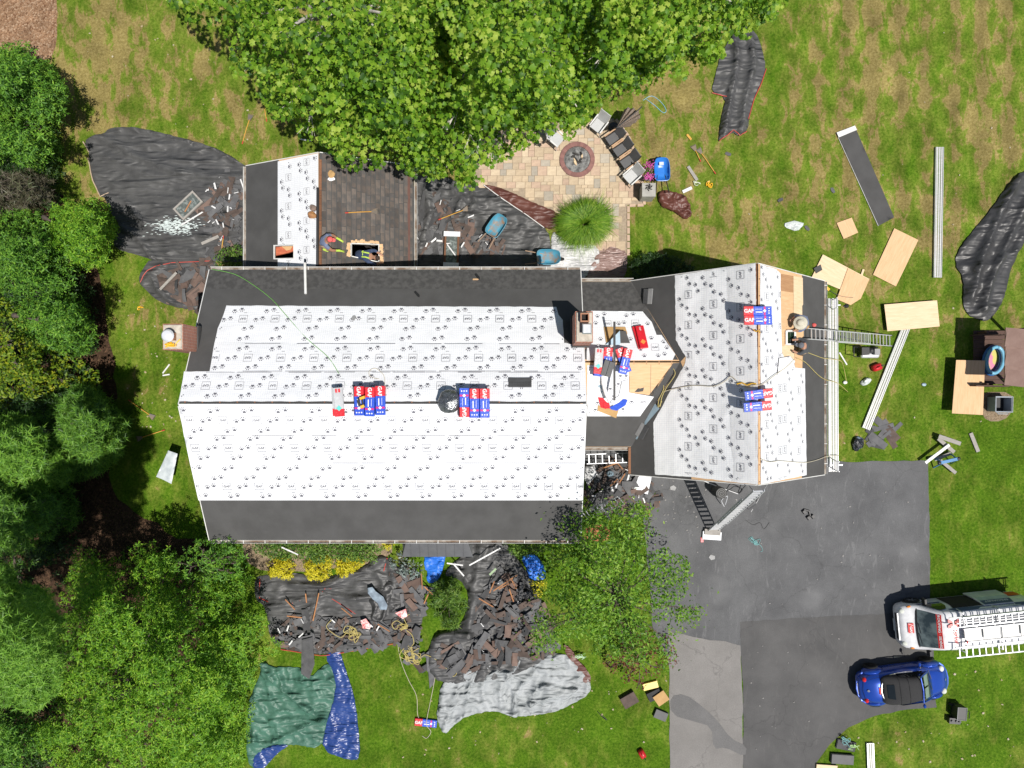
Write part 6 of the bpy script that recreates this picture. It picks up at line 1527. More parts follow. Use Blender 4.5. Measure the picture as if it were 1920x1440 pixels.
    side_panel('door_shade_panel', [(.22, .42), (-.72, .42), (-.72, 1.66), (.22, 1.66)], m_dark, -.924, .26)  # near-black panel on the closed body paints the shade inside the doorway
    side_panel('navy_stripe', [(.40, 1.68), (-2.15, 1.68), (-2.15, 1.90), (.15, 1.90)], m_navy, -.926, .31)
    d = MB().add([(-.66, -1.02, .40), (-1.72, -1.02, .40), (-1.72, -1.00, 1.12), (-1.66, -.86, 1.72), (-.72, -.86, 1.72), (-.66, -1.00, 1.12), (-.66, -.97, .40), (-1.72, -.97, .40), (-1.72, -.95, 1.12), (-1.66, -.81, 1.72), (-.72, -.81, 1.72), (-.66, -.95, 1.12)],
               [(0, 1, 2, 5), (5, 2, 3, 4), (11, 8, 7, 6), (10, 9, 8, 11), (0, 5, 11, 6), (5, 4, 10, 11), (2, 1, 7, 8), (3, 2, 8, 9), (4, 3, 9, 10), (1, 0, 6, 7)]).build('sliding_door', m_paintw, e)
    sl_ = lambda x, z: (x, -1.0 - .006 + .14 / .60 * max(0, z - 1.12) - .004, z)
    MB().add([sl_(-.72, 1.12), sl_(-1.70, 1.12), sl_(-1.68, 1.38), sl_(-.72, 1.38)], [(0, 1, 2, 3)]).build('door_graphic', M('pale_green_vinyl', (.50, .58, .52)), d)
    MB().add([sl_(-.74, 1.40), sl_(-1.68, 1.40), sl_(-1.65, 1.70), sl_(-.76, 1.70)], [(0, 1, 2, 3)]).build('door_graphic', m_navy, d)
    v, f = text_geo('SPECIALIST', .15, .02); MB().add([(lambda q: (q[0], q[1] - .004, q[2]))(sl_(-1.22 - x * -1 * -1 * -1 if False else -1.21 + x * 1.0, 1.50 + y)) for x, y, z in v], f).build('door_lettering', m_ltr, d)
    v, f = text_geo('ROOFING SIDING', .10, .02); MB().add([(-1.25 + x, -.9035 + .27 * (1.80 + y - 1.41) - .014, 1.80 + y) for x, y, z in v], f).build('side_lettering', m_ltr, e)
    side_panel('rear_graphic', [(-1.75, .55), (-2.2, .55), (-2.2, 1.05), (-1.75, 1.05)], m_banner, -.921)
    side_panel('side_graphic', [(1.45, .92), (.35, .92), (.35, 1.04), (1.30, 1.04)], m_navy, -.919)
    # other side
    MB().add([(1.25, .925, 1.12), (.35, .925, 1.12), (.35, .77, 1.62), (.85, .79, 1.55)], [(3, 2, 1, 0)]).build('front_side_window', m_win, e)
    # rack
    for x in (.15, -.95, -2.0): MB().tube([(x, -.82, 1.75), (x, -.80, 2.20), (x, .80, 2.20), (x, .82, 1.75)], .022, 6).build('rack_bar', m_alu, e)
    # stretch to the full-size van's length, short nose and width
    def stretch(ob):
        for ch in ob.children:
            for v in ch.data.vertices:
                v.co.x = float(np.interp(v.co.x, (-2.35, .70, 1.52, 2.35), (-2.80, 1.48, 2.10, 2.83))); v.co.y *= 1.09
            stretch(ch)
    stretch(e)
    for sx in (1.88, -1.75):
        for sy in (-1, 1):
            wheel(e, (sx, .92 * sy, .35), .35, .22, sy); MB().tube([(sx + .44 * math.cos(t), sy * .995, .35 + .44 * math.sin(t)) for t in np.linspace(0, math.pi, 10)], .03, 5).build('wheel_arch', m_plastic, e)
    return e
vn = van()
def rack_ladder(label, y0, w, x0, x1, z):
    mx = vn.matrix_basis; e = empty('roof_ladder', mx @ Vector((x0, y0, z)), R(185.7), label, 'ladder', 'ladders on the van roof')
    for s in (-1, 1): MB().bar((0, s * w / 2, 0), (x1 - x0, s * w / 2, 0), .03, .07).build('rail', m_alu, e)
    k = -.15
    while k > x1 - x0: MB().bar((k, -w / 2, 0), (k, w / 2, 0), .04, .03).build('rung', m_alu, e); k -= .28
    return e
rack_ladder('ladder on the house side of the van roof', -.50, .42, 1.35, -3.4, 2.27)
rack_ladder('ladder beneath the house-side ladder on the van roof', -.53, .36, .85, -3.4, 2.36)
rack_ladder('ladder overhanging the lawn side of the van roof', .78, .44, 1.20, -3.4, 2.27)
e = empty('roof_box', vn.matrix_basis @ Vector((.75, .10, 2.25)), R(185.7), 'long framed aluminium platform in the middle of the van roof', 'roof platform')
for k in range(5): MB().box((-.35 - k * .80, 0, 0), (.72, .50, .03)).build('platform_panel', m_aluw, e); MB().box((-.35 - k * .80, 0, .025), (.55, .34, .02)).build('panel_inset', m_alu, e)
for s in (-1, 1): MB().bar((.05, s * .28, .02), (-4.0, s * .28, .02), .04, .08).build('side_rail', m_alu, e)
MB().tube([(-.05, .3, .06), (-.02, .2, .10)], .03, 6).build('red_strap', m_banner, e)
# ================================================================ patio and garden furniture
m_joint = M('sand_joint', (.36, .29, .21), (.28, .22, .16), rough=.95, scale=9)
PAT = [(885, 352), (900, 262), (960, 236), (1150, 222), (1176, 256), (1200, 318), (1206, 384), (1176, 385), (1176, 480), (1122, 482), (1100, 470), (1040, 402), (960, 362), (935, 356)]
patp = pxpoly(PAT)
patio = sheet('patio', patp, GROUND, .02, m_joint, step=1.0, center=False, kind='structure')
pav = [M('tan_paver', (.52, .41, .28), (.45, .35, .24), rough=.9, scale=7, rand=.1), M('pink_paver', (.50, .365, .265), (.43, .31, .23), rough=.9, scale=7, rand=.1), M('buff_paver', (.56, .455, .32), (.49, .39, .275), rough=.9, scale=7, rand=.12), M('grey_paver', (.42, .37, .30), (.36, .32, .26), rough=.9, scale=7, rand=.14)]
u_ = .143; x0 = min(p[0] for p in patp); y0 = min(p[1] for p in patp); nx = int((max(p[0] for p in patp) - x0) / u_) + 2; ny = int((max(p[1] for p in patp) - y0) / u_) + 2
occ = [[False] * ny for _ in range(nx)]; pm = {}; pg = random.Random(5); npv = 0
fp = P(1082, 300); rest = MB()
for i in range(nx):
    for j in range(ny):
        if occ[i][j]: continue
        for (a, b) in pg.sample([(3, 3), (3, 3), (3, 2), (2, 3), (3, 2), (2, 2)], 6) + [(2, 1), (1, 2), (1, 1)]:
            if i + a <= nx and j + b <= ny and not any(occ[i + p][j + q] for p in range(a) for q in range(b)):
                for p in range(a):
                    for q in range(b): occ[i + p][j + q] = True
                cx, cy = x0 + (i + a / 2) * u_, y0 + (j + b / 2) * u_
                if not all(inside((cx + dx * a * u_ * .45, cy + dy * b * u_ * .45), patp) for dx in (-1, 1) for dy in (-1, 1)): break
                if math.hypot(cx - fp.x, cy - fp.y) < .66: break
                k = pg.choices(range(4), (5, 3, 4, 1.6))[0]
                if (a, b, k) not in pm:
                    w, h, g2 = a * u_ - .010, b * u_ - .010, .007
                    pm[(a, b, k)] = MB().box((0, 0, .012), (w, h, .024), taper=1 - g2 / w).mesh('paver', pav[k])
                if npv < 300: link('paver', pm[(a, b, k)], patio, (cx, cy, .021 + pg.uniform(0, .004)), (pg.uniform(-.006, .006), pg.uniform(-.006, .006), 0)); npv += 1
                break
for k in range(40):       # kerb of edging stones along the walk and the chairs
    pass
edge = [P(1176, 480), P(1176, 386), P(1206, 385), P(1200, 318), P(1176, 256), P(1152, 224)]
em = MB().box((0, 0, .03), (.29, .13, .06), taper=.96).mesh('edging_stone', pav[1])
for a, b in zip(edge, edge[1:]):
    d = b - a; n = int(d.length / .30)
    for k in range(n):
        q = a + d * ((k + .5) / n); link('edging_stone', em, patio, (q.x + .05, q.y, .012), (0, 0, math.atan2(d.y, d.x)))
# fire pit
pit = empty('fire_pit', fp, label='round fire pit with red brick rim, ash and charred logs', cat='fire pit')
m_pitb = M('pit_brick', (.26, .13, .11), (.20, .10, .09), rough=.9, rand=.2); m_ash = M('grey_ash', (.30, .30, .29), (.09, .09, .09), rough=1, scale=7, bump=.8, bscale=12); m_char = M('charred_log', (.02, .019, .018), (.07, .065, .06), rough=.95, scale=7, bump=.5)
bm_ = MB().prism([(.60, -.065), (.80, -.085), (.80, .085), (.60, .065)], .02, .10).mesh('rim_brick', m_pitb)
for k in range(30): link('rim_brick', bm_, pit, (0, 0, pg.uniform(0, .008)), (0, 0, 2 * math.pi * k / 30))
MB().lathe([(.62, .0), (.60, .05), (.35, .10), (0, .13)], 28).build('ash_bed', m_ash, pit, smooth=True)
for k in range(9):
    t = pg.uniform(0, 6.28); r_ = pg.uniform(.05, .3); L = pg.uniform(.18, .36); c = Vector((r_ * math.cos(t), r_ * math.sin(t), .15)); d = Vector((math.cos(t + 1), math.sin(t + 1), pg.uniform(-.15, .3))) * L / 2
    MB().tube([c - d, c, c + d], [.035, .05, .03], 7).build('log', m_char if k % 4 else m_plyl, pit)
for k in range(40):
    pass
# chairs
m_sling = M('light_grey_sling', (.50, .51, .51), (.44, .45, .45), rough=.7); m_slingd = M('charcoal_sling', (.115, .117, .12), (.10, .10, .105), rough=.8); m_arm = M('teak_arm', (.50, .32, .19), (.42, .26, .15), rough=.6); m_frw = M('white_frame', (.70, .70, .68), rough=.4); m_frd = M('dark_frame', (.05, .05, .052), rough=.5)
def chair(label, px, py, ang, kind, group):
    q = P(px, py); e = empty('patio_chair', (q.x, q.y, .045), ang, label, 'chair', group); W_, m1, m2, m3 = (.58, m_sling, m_frw, m_frw) if kind == 'white' else (.54, m_slingd, m_frd, m_arm)
    MB().bar((-.24, 0, .40), (.28, 0, .44), W_ - .10, .035).build('seat', m1, e)
    MB().bar((-.26, 0, .42), (-.46, 0, 1.0), W_ - .10, .035).build('backrest', m1, e)
    for s in (-1, 1):
        MB().tube([(.26, s * W_ / 2, 0), (.24, s * W_ / 2, .60)], .02, 6).build('leg', m2, e); MB().tube([(-.40, s * W_ / 2, 0), (-.25, s * W_ / 2, .60)], .02, 6).build('leg', m2, e)
        MB().bar((-.32, s * W_ / 2, .63), (.30, s * W_ / 2, .62), .055, .035).build('armrest', m3, e)
        MB().tube([(-.24, s * (W_ / 2 - .03), .42), (-.47, s * (W_ / 2 - .03), 1.02)], .018, 6).build('back_post', m2, e)
        MB().tube([(.28, s * (W_ / 2 - .03), .42), (-.26, s * (W_ / 2 - .03), .40)], .018, 6).build('seat_rail', m2, e)
    return e
GC = 'dark sling chairs beside the fire pit'
A = R(215)
chair('light grey armchair nearest the tree foliage and umbrella', 1120, 243, R(232), 'white', 'light armchairs beside the fire pit')
chair('dark sling chair with teak arms, nearest the folded umbrella', 1147, 268, A, 'dark', GC); chair('dark sling chair with teak arms, middle of three', 1161, 289, A, 'dark', GC); chair('dark sling chair with teak arms, next to the grey armchair', 1174, 311, A, 'dark', GC)
chair('light grey armchair beside the potted pink flowers', 1181, 338, R(222), 'white', 'light armchairs beside the fire pit')
chair('light armchair half hidden by leaves above the fire pit', 1042, 268, R(-40), 'white', 'light armchairs beside the fire pit')
# closed umbrella lying tilted
e = empty('patio_umbrella', P(1150, 240, .0), label='half folded tan patio umbrella leaning behind the chairs', cat='umbrella')
a0 = P(1156, 240, 1.5) - e.location; m_umb = M('tan_canvas', (.48, .39, .32), (.40, .32, .26), rough=.85)
tips = [P(x, y, 1.0) - e.location for x, y in ((1171, 205), (1182, 204), (1192, 207), (1199, 214), (1200, 222), (1192, 230), (1182, 237))]
for k, (p, q) in enumerate(zip(tips, tips[1:])):
    m = (p + q) / 2 + Vector((0, 0, .22)); MB().add([a0, p, m, q], [(0, 1, 2), (0, 2, 3), (2, 1, 0), (3, 2, 0)]).build('canopy_fold', m_umb, e)
for p in tips: MB().tube([a0, p], .012, 4).build('rib', m_frd, e)
MB().tube([Vector((0, 0, 0)), a0, P(1204, 200, 1.3) - e.location], .022, 6).build('pole', m_frd, e); MB().lathe([(.25, 0), (.24, .06), (.05, .10), (.05, .2)], 16).build('base', m_frd, e)
# planter, pillar
e = empty('flower_planter', P(1210, 334), label='metal plant stand with pink flowers beside the patio', cat='planter')
for sx in (-.16, .16):
    for sy in (-.28, .28): MB().tube([(sx, sy, 0), (sx, sy, .75)], .012, 5).build('leg', m_frd, e)
for sy in (-.2, .2): MB().lathe([(.10, .50), (.15, .74), (.14, .74), (.0, .70)], 12, Matrix.Translation((0, sy, 0))).build('pot', M('grey_pot', (.2, .2, .19)), e)
MB().tube([(-.16, -.28, .74), (.16, -.28, .74), (.16, .28, .74), (-.16, .28, .74), (-.16, -.28, .74)], .012, 5).build('top_rim', m_frd, e)
L_pink = leaf_mat('pink_petal', [(.55, .05, .32), (.70, .12, .45), (.78, .22, .55)], .2)
for nm, mt, sy, cnt in (('blossom', L_pink, .24, 160), ('blossom', L_pink, -.20, 110), ('leaves', L_hedge, .05, 200)):
    pp = RG.normal(size=(cnt, 3)) * np.array((.10, .10, .07)) + np.array((0, sy, .92)); v, f = scatter(pp, RG.normal(size=(cnt, 3)) * .5 + np.array((0, 0, 1)), np.full(cnt, .075), 'oval'); link(nm, np_mesh(nm, v, f, mt), e)
e = empty('stone_pillar', P(1210, 367), label='grey stone pillar with black iron ornament at the patio corner', cat='pillar'); m_stone = M('grey_cast_stone', (.40, .39, .36), (.32, .31, .29), rough=.9, scale=5, bump=.3)
MB().box((0, 0, .42), (.56, .56, .84)).build('shaft', m_stone, e); MB().box((0, 0, .88), (.62, .62, .08), taper=.97).build('cap', m_stone, e)
for k in range(6): t = k * 1.05; MB().tube([(0.02, .10, .92), (.10 * math.cos(t), .10 + .10 * math.sin(t), .98), (.16 * math.cos(t + .5), .10 + .16 * math.sin(t + .5), .93)], .025, 5).build('iron_leaf', m_char, e)
# wheelbarrows
m_bar = {'new': M('blue_tray', (.025, .17, .55), (.03, .20, .60), rough=.35), 'old': M('rusty_teal_tray', (.07, .28, .40), (.28, .17, .10), rough=.6, scale=2.2, lo=.45, hi=.6)}
def wheelbarrow(label, px, py, ang, kind, z=.03):
    q = P(px, py, .5); e = empty('wheelbarrow', (q.x, q.y, z), ang, label, 'wheelbarrow', 'blue wheelbarrows')
    def ring(L0, L1, w, z, n=24, p=.45):
        out = []
        for k in range(n):
            t = 2 * math.pi * k / n; c, s = math.cos(t), math.sin(t); x = L1 * abs(c) ** (.75 if c > 0 else p) if c > 0 else -L0 * abs(c) ** p
            out.append((x, w * math.copysign(abs(s) ** p, s), z))
        return out
    MB().loft([ring(.46, .56, .33, .66), ring(.36, .40, .26, .44), ring(.20, .20, .15, .40)], closed=True, caps=False).build('tray', m_bar[kind], e, smooth=True)
    MB().add(ring(.20, .20, .15, .402), [tuple(range(24))]).build('tray_floor', m_bar[kind], e)
    MB().tube(ring(.47, .57, .34, .665) + [ring(.47, .57, .34, .665)[0]], .016, 5).build('rolled_rim', m_bar[kind], e)
    hm = m_blk if kind == 'new' else M('weathered_handle', (.36, .25, .17), rough=.8)
    for s in (-1, 1):
        MB().bar((.42, s * .10, .28), (-1.0, s * .30, .56), .035, .045).build('handle', hm, e); MB().tube([(-.25, s * .22, .40), (-.33, s * .24, 0)], .018, 6).build('leg', m_blk, e)
    w = Matrix.Translation((.60, 0, .19)) @ Matrix.Rotation(R(90), 4, 'X'); MB().lathe([(.10, -.04), (.17, -.05), (.19, 0), (.17, .05), (.10, .04)], 18, w).build('wheel', m_tyre, e)
    if kind == 'new': MB().box((.34, 0, .565), (.14, .20, .008), mx=Matrix.Rotation(R(0), 4, 'Y')).build('sticker', m_plate, e)
    return e
wheelbarrow('clean blue wheelbarrow on the lawn beside the stone pillar', 1240, 322, R(92), 'new'); wheelbarrow('rusty blue wheelbarrow tilted on the black tarp', 930, 427, R(56), 'old', .08); wheelbarrow('rusty blue wheelbarrow close to the rear gutter', 1026, 484, R(0), 'old', .1)
# ================================================================ torn-off shingles and battens
dg_ = random.Random(99)
m_sh = [M('brown_shingle', (.115, .086, .074), (.08, .062, .054), rough=.95, rand=.3, scale=4, bump=.3, bscale=70, spec=.2), M('grey_shingle_back', (.115, .115, .118), (.08, .08, .084), rough=.8, rand=.35, scale=3, spec=.35), M('black_shingle', (.05, .05, .052), (.068, .068, .07), rough=.85, rand=.35, scale=3, spec=.3), M('pinkish_shingle', (.165, .115, .095), (.125, .088, .075), rough=.95, rand=.3, scale=4, spec=.2)]
_shm = {}
def shingle_mesh(L, W_, k, bend):
    key = (L, W_, k, bend)
    if key not in _shm:
        secs = []
        for i in range(4):
            x = -L / 2 + L * i / 3; z = bend * (1 - (2 * i / 3 - 1) ** 2)
            j = .012 * ((i * 7 + k) % 3)
            secs.append([(x, -W_ / 2 + j, z), (x, W_ / 2 - j * .5, z), (x, W_ / 2 - j * .5, z + .006), (x, -W_ / 2 + j, z + .006)])
        _shm[key] = MB().loft(secs, closed=True).mesh('torn_shingle', m_sh[k])
    return _shm[key]
left_over = MB(); count = [0]
def debris(poly, n, z0, z1, label, group, weights=(4, 4, 2, 2), single=.5):
    xs = [p[0] for p in poly]; ys = [p[1] for p in poly]; k = 0
    while k < n:
        q = (dg_.uniform(min(xs), max(xs)), dg_.uniform(min(ys), max(ys)))
        if not inside(q, poly): continue
        k += 1
        kind = dg_.choices(range(4), weights)[0]; L = dg_.choice((.30, .45, .60, .80, .95)); W_ = dg_.choice((.14, .18, .26, .32)); bend = dg_.choice((0, .02, .05))
        c = P(q[0], q[1], 0); edge = min(1, dist_edge(q, poly) / 18)
        loc = Vector((c.x, c.y, z0 + (z1 - z0) * edge * dg_.random())); rot = (dg_.gauss(0, .075), dg_.gauss(0, .075), dg_.uniform(0, 6.28))
        if dg_.random() < single and count[0] < 298:
            link('torn_shingle', shingle_mesh(L, W_, kind, bend), None, loc, rot, label, 'shingle', group); count[0] += 1
        else:
            mx = Matrix.LocRotScale(loc - Vector((0, 0, .02)), Quaternion(Vector((0, 0, 1)), rot[2]) @ Quaternion(Vector((1, 0, 0)), rot[0]), None)
            left_over.mat(kind); left_over.box((0, 0, 0), (L, W_, .007), mx=mx)
debris([(395, 338), (455, 330), (505, 345), (505, 478), (440, 482), (388, 470), (400, 430), (375, 400), (395, 370)], 120, .10, .30, 'torn brown and grey shingle on the large left tarp', 'torn shingles on the left tarp')
debris([(300, 520), (330, 500), (400, 495), (405, 578), (345, 574), (312, 548)], 60, .12, .32, 'torn shingle on the small red-hemmed tarp', 'torn shingles on the small tarp', (6, 2, 1, 3))
debris([(778, 355), (840, 372), (862, 400), (905, 440), (960, 465), (950, 478), (780, 480)], 90, .10, .25, 'torn shingle on the tarp with the rusty wheelbarrow', 'torn shingles behind the house')
debris([(515, 1155), (600, 1150), (700, 1165), (760, 1150), (800, 1180), (808, 1225), (800, 1270), (770, 1240), (745, 1208), (600, 1224), (525, 1208)], 95, .16, .28, 'torn shingle in the left heap of the front yard', 'torn shingles, left front heap', (3, 7, 2, 1))
debris([(738, 1075), (760, 1065), (796, 1098), (797, 1145), (750, 1152)], 50, .12, .4, 'torn shingle right of the bunched black plastic', 'torn shingles by the black plastic', (3, 4, 3, 1))
debris([(890, 1075), (980, 1078), (1025, 1140), (1045, 1215), (1000, 1238), (930, 1250), (870, 1262), (805, 1252), (822, 1215), (885, 1195), (892, 1130)], 180, .20, .46, 'torn shingle in the big right heap of the front yard', 'torn shingles, right front heap', (3, 6, 3, 2))
debris([(1096, 880), (1140, 868), (1190, 872), (1222, 905), (1238, 945), (1190, 965), (1100, 955)], 150, .04, .4, 'torn shingle in the entry court beside the garage', 'torn shingles in the entry court', (4, 3, 4, 1))
debris([(1622, 800), (1655, 788), (1692, 800), (1680, 818), (1650, 840), (1618, 838)], 16, .03, .1, 'loose dark shingle on the lawn by the slanting plank', 'loose shingles on the lawn', (1, 6, 2, 0), 1)
o = left_over.build('torn_shingle_heap', m_sh, label='torn shingles buried among the heaps', cat='shingle', kind='stuff')
# long grey felt scrap hanging off the left heap
def ground_sheet(name, label, poly, z, mat, cat, wr=.05, seed=1.):
    return sheet(name, pxpoly(poly), GROUND, z, mat, step=.1, wr=wrinkle(wr, 1.5, .7, 2, seed), label=label, cat=cat)
ground_sheet('felt_scrap', 'long grey felt piece reaching down to the green tarp', [(570, 1195), (590, 1190), (594, 1240), (584, 1268), (569, 1258)], .34, m_sh[1], 'roofing felt', .03, 51.)
ground_sheet('felt_scrap', 'grey felt strip between the rope tangle and silver tarp', [(803, 1250), (820, 1250), (815, 1280), (806, 1290)], .08, m_sh[1], 'roofing felt', .03, 52.)
ground_sheet('jacket', 'pale blue-grey jacket thrown on the black plastic', [(693, 1098), (702, 1096), (708, 1104), (722, 1114), (730, 1130), (728, 1138), (716, 1138), (712, 1126), (702, 1118), (694, 1108)], .42, M('blue_grey_cloth', (.30, .38, .46), (.16, .20, .25), rough=.8), 'jacket', .12, 53.)
ground_sheet('red_wrapper', 'red and white wrapper beside the bunched black plastic', [(680, 1158), (690, 1154), (700, 1168), (697, 1174), (684, 1172)], .45, M('red_white_wrapper', (.70, .05, .05), (.75, .70, .68), rough=.4, scale=12), 'wrapper', .06, 54.)
ground_sheet('red_wrapper', 'red wrapper with white edge above the small rope coil', [(744, 1144), (764, 1136), (767, 1150), (758, 1155)], .45, MATS['red_white_wrapper'], 'wrapper', .06, 55.)
ground_sheet('terracotta_cloth', 'orange-brown cloth glimpsed under the top of the birch', [(1094, 982), (1108, 974), (1130, 972), (1138, 988), (1134, 1006), (1108, 1006), (1092, 998)], 1.2, M('orange_brown_cloth', (.42, .17, .07), (.34, .12, .05), rough=.85), 'cloth', .1, 56.)
ground_sheet('plastic_sheet', 'white printed underlayment offcut beside the driveway edge', [(1196, 888), (1220, 890), (1212, 925), (1186, 918)], .35, m_white, 'underlayment', .03, 57.)
ground_sheet('plastic_sheet', 'crumpled pale plastic in the left of the entry court', [(1096, 872), (1112, 870), (1118, 888), (1106, 900), (1100, 908), (1094, 895)], .55, T_clear, 'plastic sheet', .12, 58.)
ground_sheet('metal_sheet', 'bent pale sheet leaning at the left gable wall', [(334, 842), (351, 848), (340, 903), (326, 896), (312, 890)], .9, M('pale_sheet', (.55, .60, .62), (.42, .47, .5), rough=.45), 'sheet metal', .06, 59.)
# sticks
m_bat = M('orange_batten', (.40, .19, .08), (.32, .14, .06), rough=.85, rand=.2); m_whs = M('white_trim_strip', (.74, .74, .74), rough=.5); m_grs = M('grey_board', (.36, .34, .31), (.28, .26, .24), rough=.85, stretch=(1, 6, 1), scale=5)
def stick(label, a, b, z, mat, w=.05, h=.03, name='batten', cat='batten', plane=None, group=None, z2=None):
    A_ = P(*a, z); B_ = P(*b, z if z2 is None else z2)
    return MB().bar(A_, B_, w, h).build(name, mat, center=True, label=label, cat=cat, group=group)
SG = 'battens on the front heaps'
for lab, a, b, z in (('orange batten, longest in the right heap', (925, 1108), (970, 1078), .75), ('orange batten standing across the right heap, lower', (935, 1105), (958, 1092), .78), ('orange batten upright at the left of right heap', (918, 1112), (927, 1090), .72), ('orange batten right end of right heap', (958, 1084), (968, 1104), .74),
                     ('orange batten below the others in right heap', (955, 1105), (963, 1128), .7), ('orange batten by the black tarp neck', (898, 1122), (925, 1138), .62), ('tall orange batten in the left heap', (598, 1112), (587, 1164), .42), ('short orange batten under the red hem', (573, 1113), (575, 1130), .36),
                     ('slanted orange batten at left of left tarp', (535, 1124), (553, 1143), .35), ('orange batten parallel to the right red hem', (640, 1140), (660, 1156), .4), ('flat orange batten at left edge of left heap', (538, 1155), (566, 1158), .4), ('orange batten below the black plastic', (708, 1170), (731, 1184), .45),
                     ('orange batten leaning beside bright blue scrap', (790, 1075), (792, 1105), .5), ('crossed orange batten above the evergreen shrub', (796, 1100), (811, 1115), .5), ('thin orange batten at the evergreen shrub', (795, 1132), (806, 1108), .4)):
    stick(lab, a, b, z, m_bat, group=SG)
for lab, a, b, z in (('orange batten pair in entry court, upper', (1130, 878), (1158, 868), .5), ('orange batten in entry court, crossing', (1152, 862), (1168, 880), .52), ('orange batten in the lower entry court', (1144, 912), (1158, 898), .5), ('long orange batten in the lower entry court', (1162, 904), (1172, 888), .5), ('orange batten on the driveway left end', (1208, 943), (1218, 966), .06), ('short orange batten on the driveway', (1230, 952), (1237, 940), .06)):
    stick(lab, a, b, z, m_bat)
for lab, a, b, z in (('white trim strip angled under the bay roof', (838, 1056), (868, 1060), .75), ('white trim strip forming a V under the bay roof', (850, 1057), (870, 1080), .78), ('long curved white trim strip beside bay roof', (880, 1060), (938, 1028), .8), ('white strip on the lawn beside the front gutter', (528, 1026), (559, 1040), 1.2), ('short white strip in the left lawn V', (305, 700), (318, 683), .03), ('second short white strip in the left lawn V', (305, 704), (318, 702), .03),
                     ('white strip beside the broken skylight', (340, 422), (381, 397), .16), ('white strip standing near the rear wing corner', (451, 336), (462, 368), .3), ('white strip on the roof edge of rear wing', (563, 261), (583, 264), .05), ('white stick at garage side lawn', (1574, 661), (1588, 684), .03)):
    stick(lab, a, b, z, m_whs, .06, .02, 'trim_strip', 'trim strip')
stick('green strip on the right front heap', (918, 1078), (930, 1066), .75, M('green_strip', (.30, .42, .24)), .09, .03, 'trim_strip', 'trim strip')
stick('grey plank on the large left tarp near the tool', (378, 457), (410, 443), .3, m_grs, .13, .03, 'board', 'board'); stick('dark metal strip on the left tarp', (409, 416), (433, 428), .35, m_blk, .07, .04, 'metal_strip', 'metal strip')
stick('grey plank in the small red-hemmed tarp', (300, 543), (331, 511), .4, m_grs, .11, .03, 'board', 'board')
for lab, a, b, z, m, w in (('upper grey board of the lumber pile near playhouse', (1760, 818), (1801, 832), .34, m_grs, .18), ('grey board crossing the lumber pile', (1759, 822), (1789, 848), .28, m_grs, .17), ('white board slanting from the drive corner', (1735, 868), (1780, 834), .40, m_whs, .13), ('lowest grey board of the lumber pile', (1763, 863), (1792, 887), .22, m_grs, .15), ('lone grey board right of the lumber pile', (1820, 812), (1834, 847), .05, m_grs, .17), ('second grey board under the white one', (1752, 862), (1783, 850), .18, m_grs, .14),
                        ('dark grey board on lawn beside the forked tool', (1290, 312), (1307, 338), .05, m_grs, .14), ('pale board end beside the brown cover', (1280, 360), (1297, 352), .06, m_whs, .14), ('small pale offcut beside the pale plywood', (1614, 520), (1619, 505), .05, m_plyl, .09)):
    stick(lab, a, b, z, m, w, .04, 'board', 'board')
e = empty('sawhorse', P(1764, 862), R(13), 'blue folding sawhorse with black end caps on the lawn', 'sawhorse'); m_sawb = M('sawhorse_blue', (.06, .22, .45), rough=.5)
MB().box((0, 0, .62), (.85, .13, .07)).build('top_beam', m_sawb, e)
for s in (-1, 1):
    MB().ball((s * .44, 0, .62), (.09, .09, .07), 10, 6).build('end_cap', m_blk, e)
    for t in (-1, 1): MB().bar((s * .34, t * .05, .6), (s * .42, t * .28, 0), .05, .04).build('leg', m_sawb, e)

# ================================================================ hand tools
m_hand = M('yellow_handle', (.62, .36, .06), (.55, .28, .05), rough=.5); m_grip = M('red_grip', (.55, .06, .04), rough=.5); m_blade = M('worn_steel', (.22, .20, .18), (.32, .24, .17), rough=.5, metal=.6)
def shovel(label, a, b, cat='shovel'):
    """a grip end, b blade end, both points in the place"""
    a, b = Vector(a), Vector(b); e = empty('roofing_shovel', a, label=label, cat=cat); d = b - a; x = d.normalized(); s = Vector((0, 0, 1)).cross(x).normalized(); up = x.cross(s)
    MB().tube([x * .14, d * .5 + up * .02, d - x * .2], .02, 7).build('shaft', m_hand, e); MB().tube([Vector((0, 0, 0)), x * .14], .024, 7).build('grip', m_grip, e)
    B = d - x * .24
    MB().add([B - s * .05, B + s * .05, d + s * .13, d - s * .13, B - s * .05 + up * .02, B + s * .05 + up * .02, d + s * .13 + up * .008, d - s * .13 + up * .008], [(4, 7, 6, 5), (0, 1, 2, 3), (0, 4, 5, 1), (1, 5, 6, 2), (2, 6, 7, 3), (3, 7, 4, 0)]).build('blade', m_blade, e)
    for k in range(5): MB().bar(d + s * (.11 - .055 * k), d + s * (.11 - .055 * k) + x * .05, .022, .01).build('tooth', m_blade, e)
    return e
shovel('orange-handled shovel on the lawn above the rear wing', P(454, 270, .06), P(470, 216, .04)); shovel('orange-handled tool emerging from tree shade on the back lawn', P(500, 228, .05), P(493, 182, .04))
shovel('yellow-handled shovel lying on the old shingles', on(pl_ae, 646, 400, .08), on(pl_ae, 706, 397, .06)); shovel('yellow-handled shovel on the tarp behind the house', P(822, 412, .3), P(877, 391, .3))
shovel('yellow-handled shovel on the lawn nearer the house ridge', P(241, 750, .05), P(288, 783, .04)); shovel('orange-handled shovel pointing into the woods', P(309, 806, .05), P(258, 823, .04)); shovel('orange-handled tool on the left tarp shingles', P(419, 442, .4), P(415, 477, .35))
shovel('long yellow-handled tool with curved head on back lawn', P(1342, 326, .05), P(1310, 280, .04)); shovel('short yellow-handled tool on the back lawn', P(1314, 303, .05), P(1300, 274, .04))
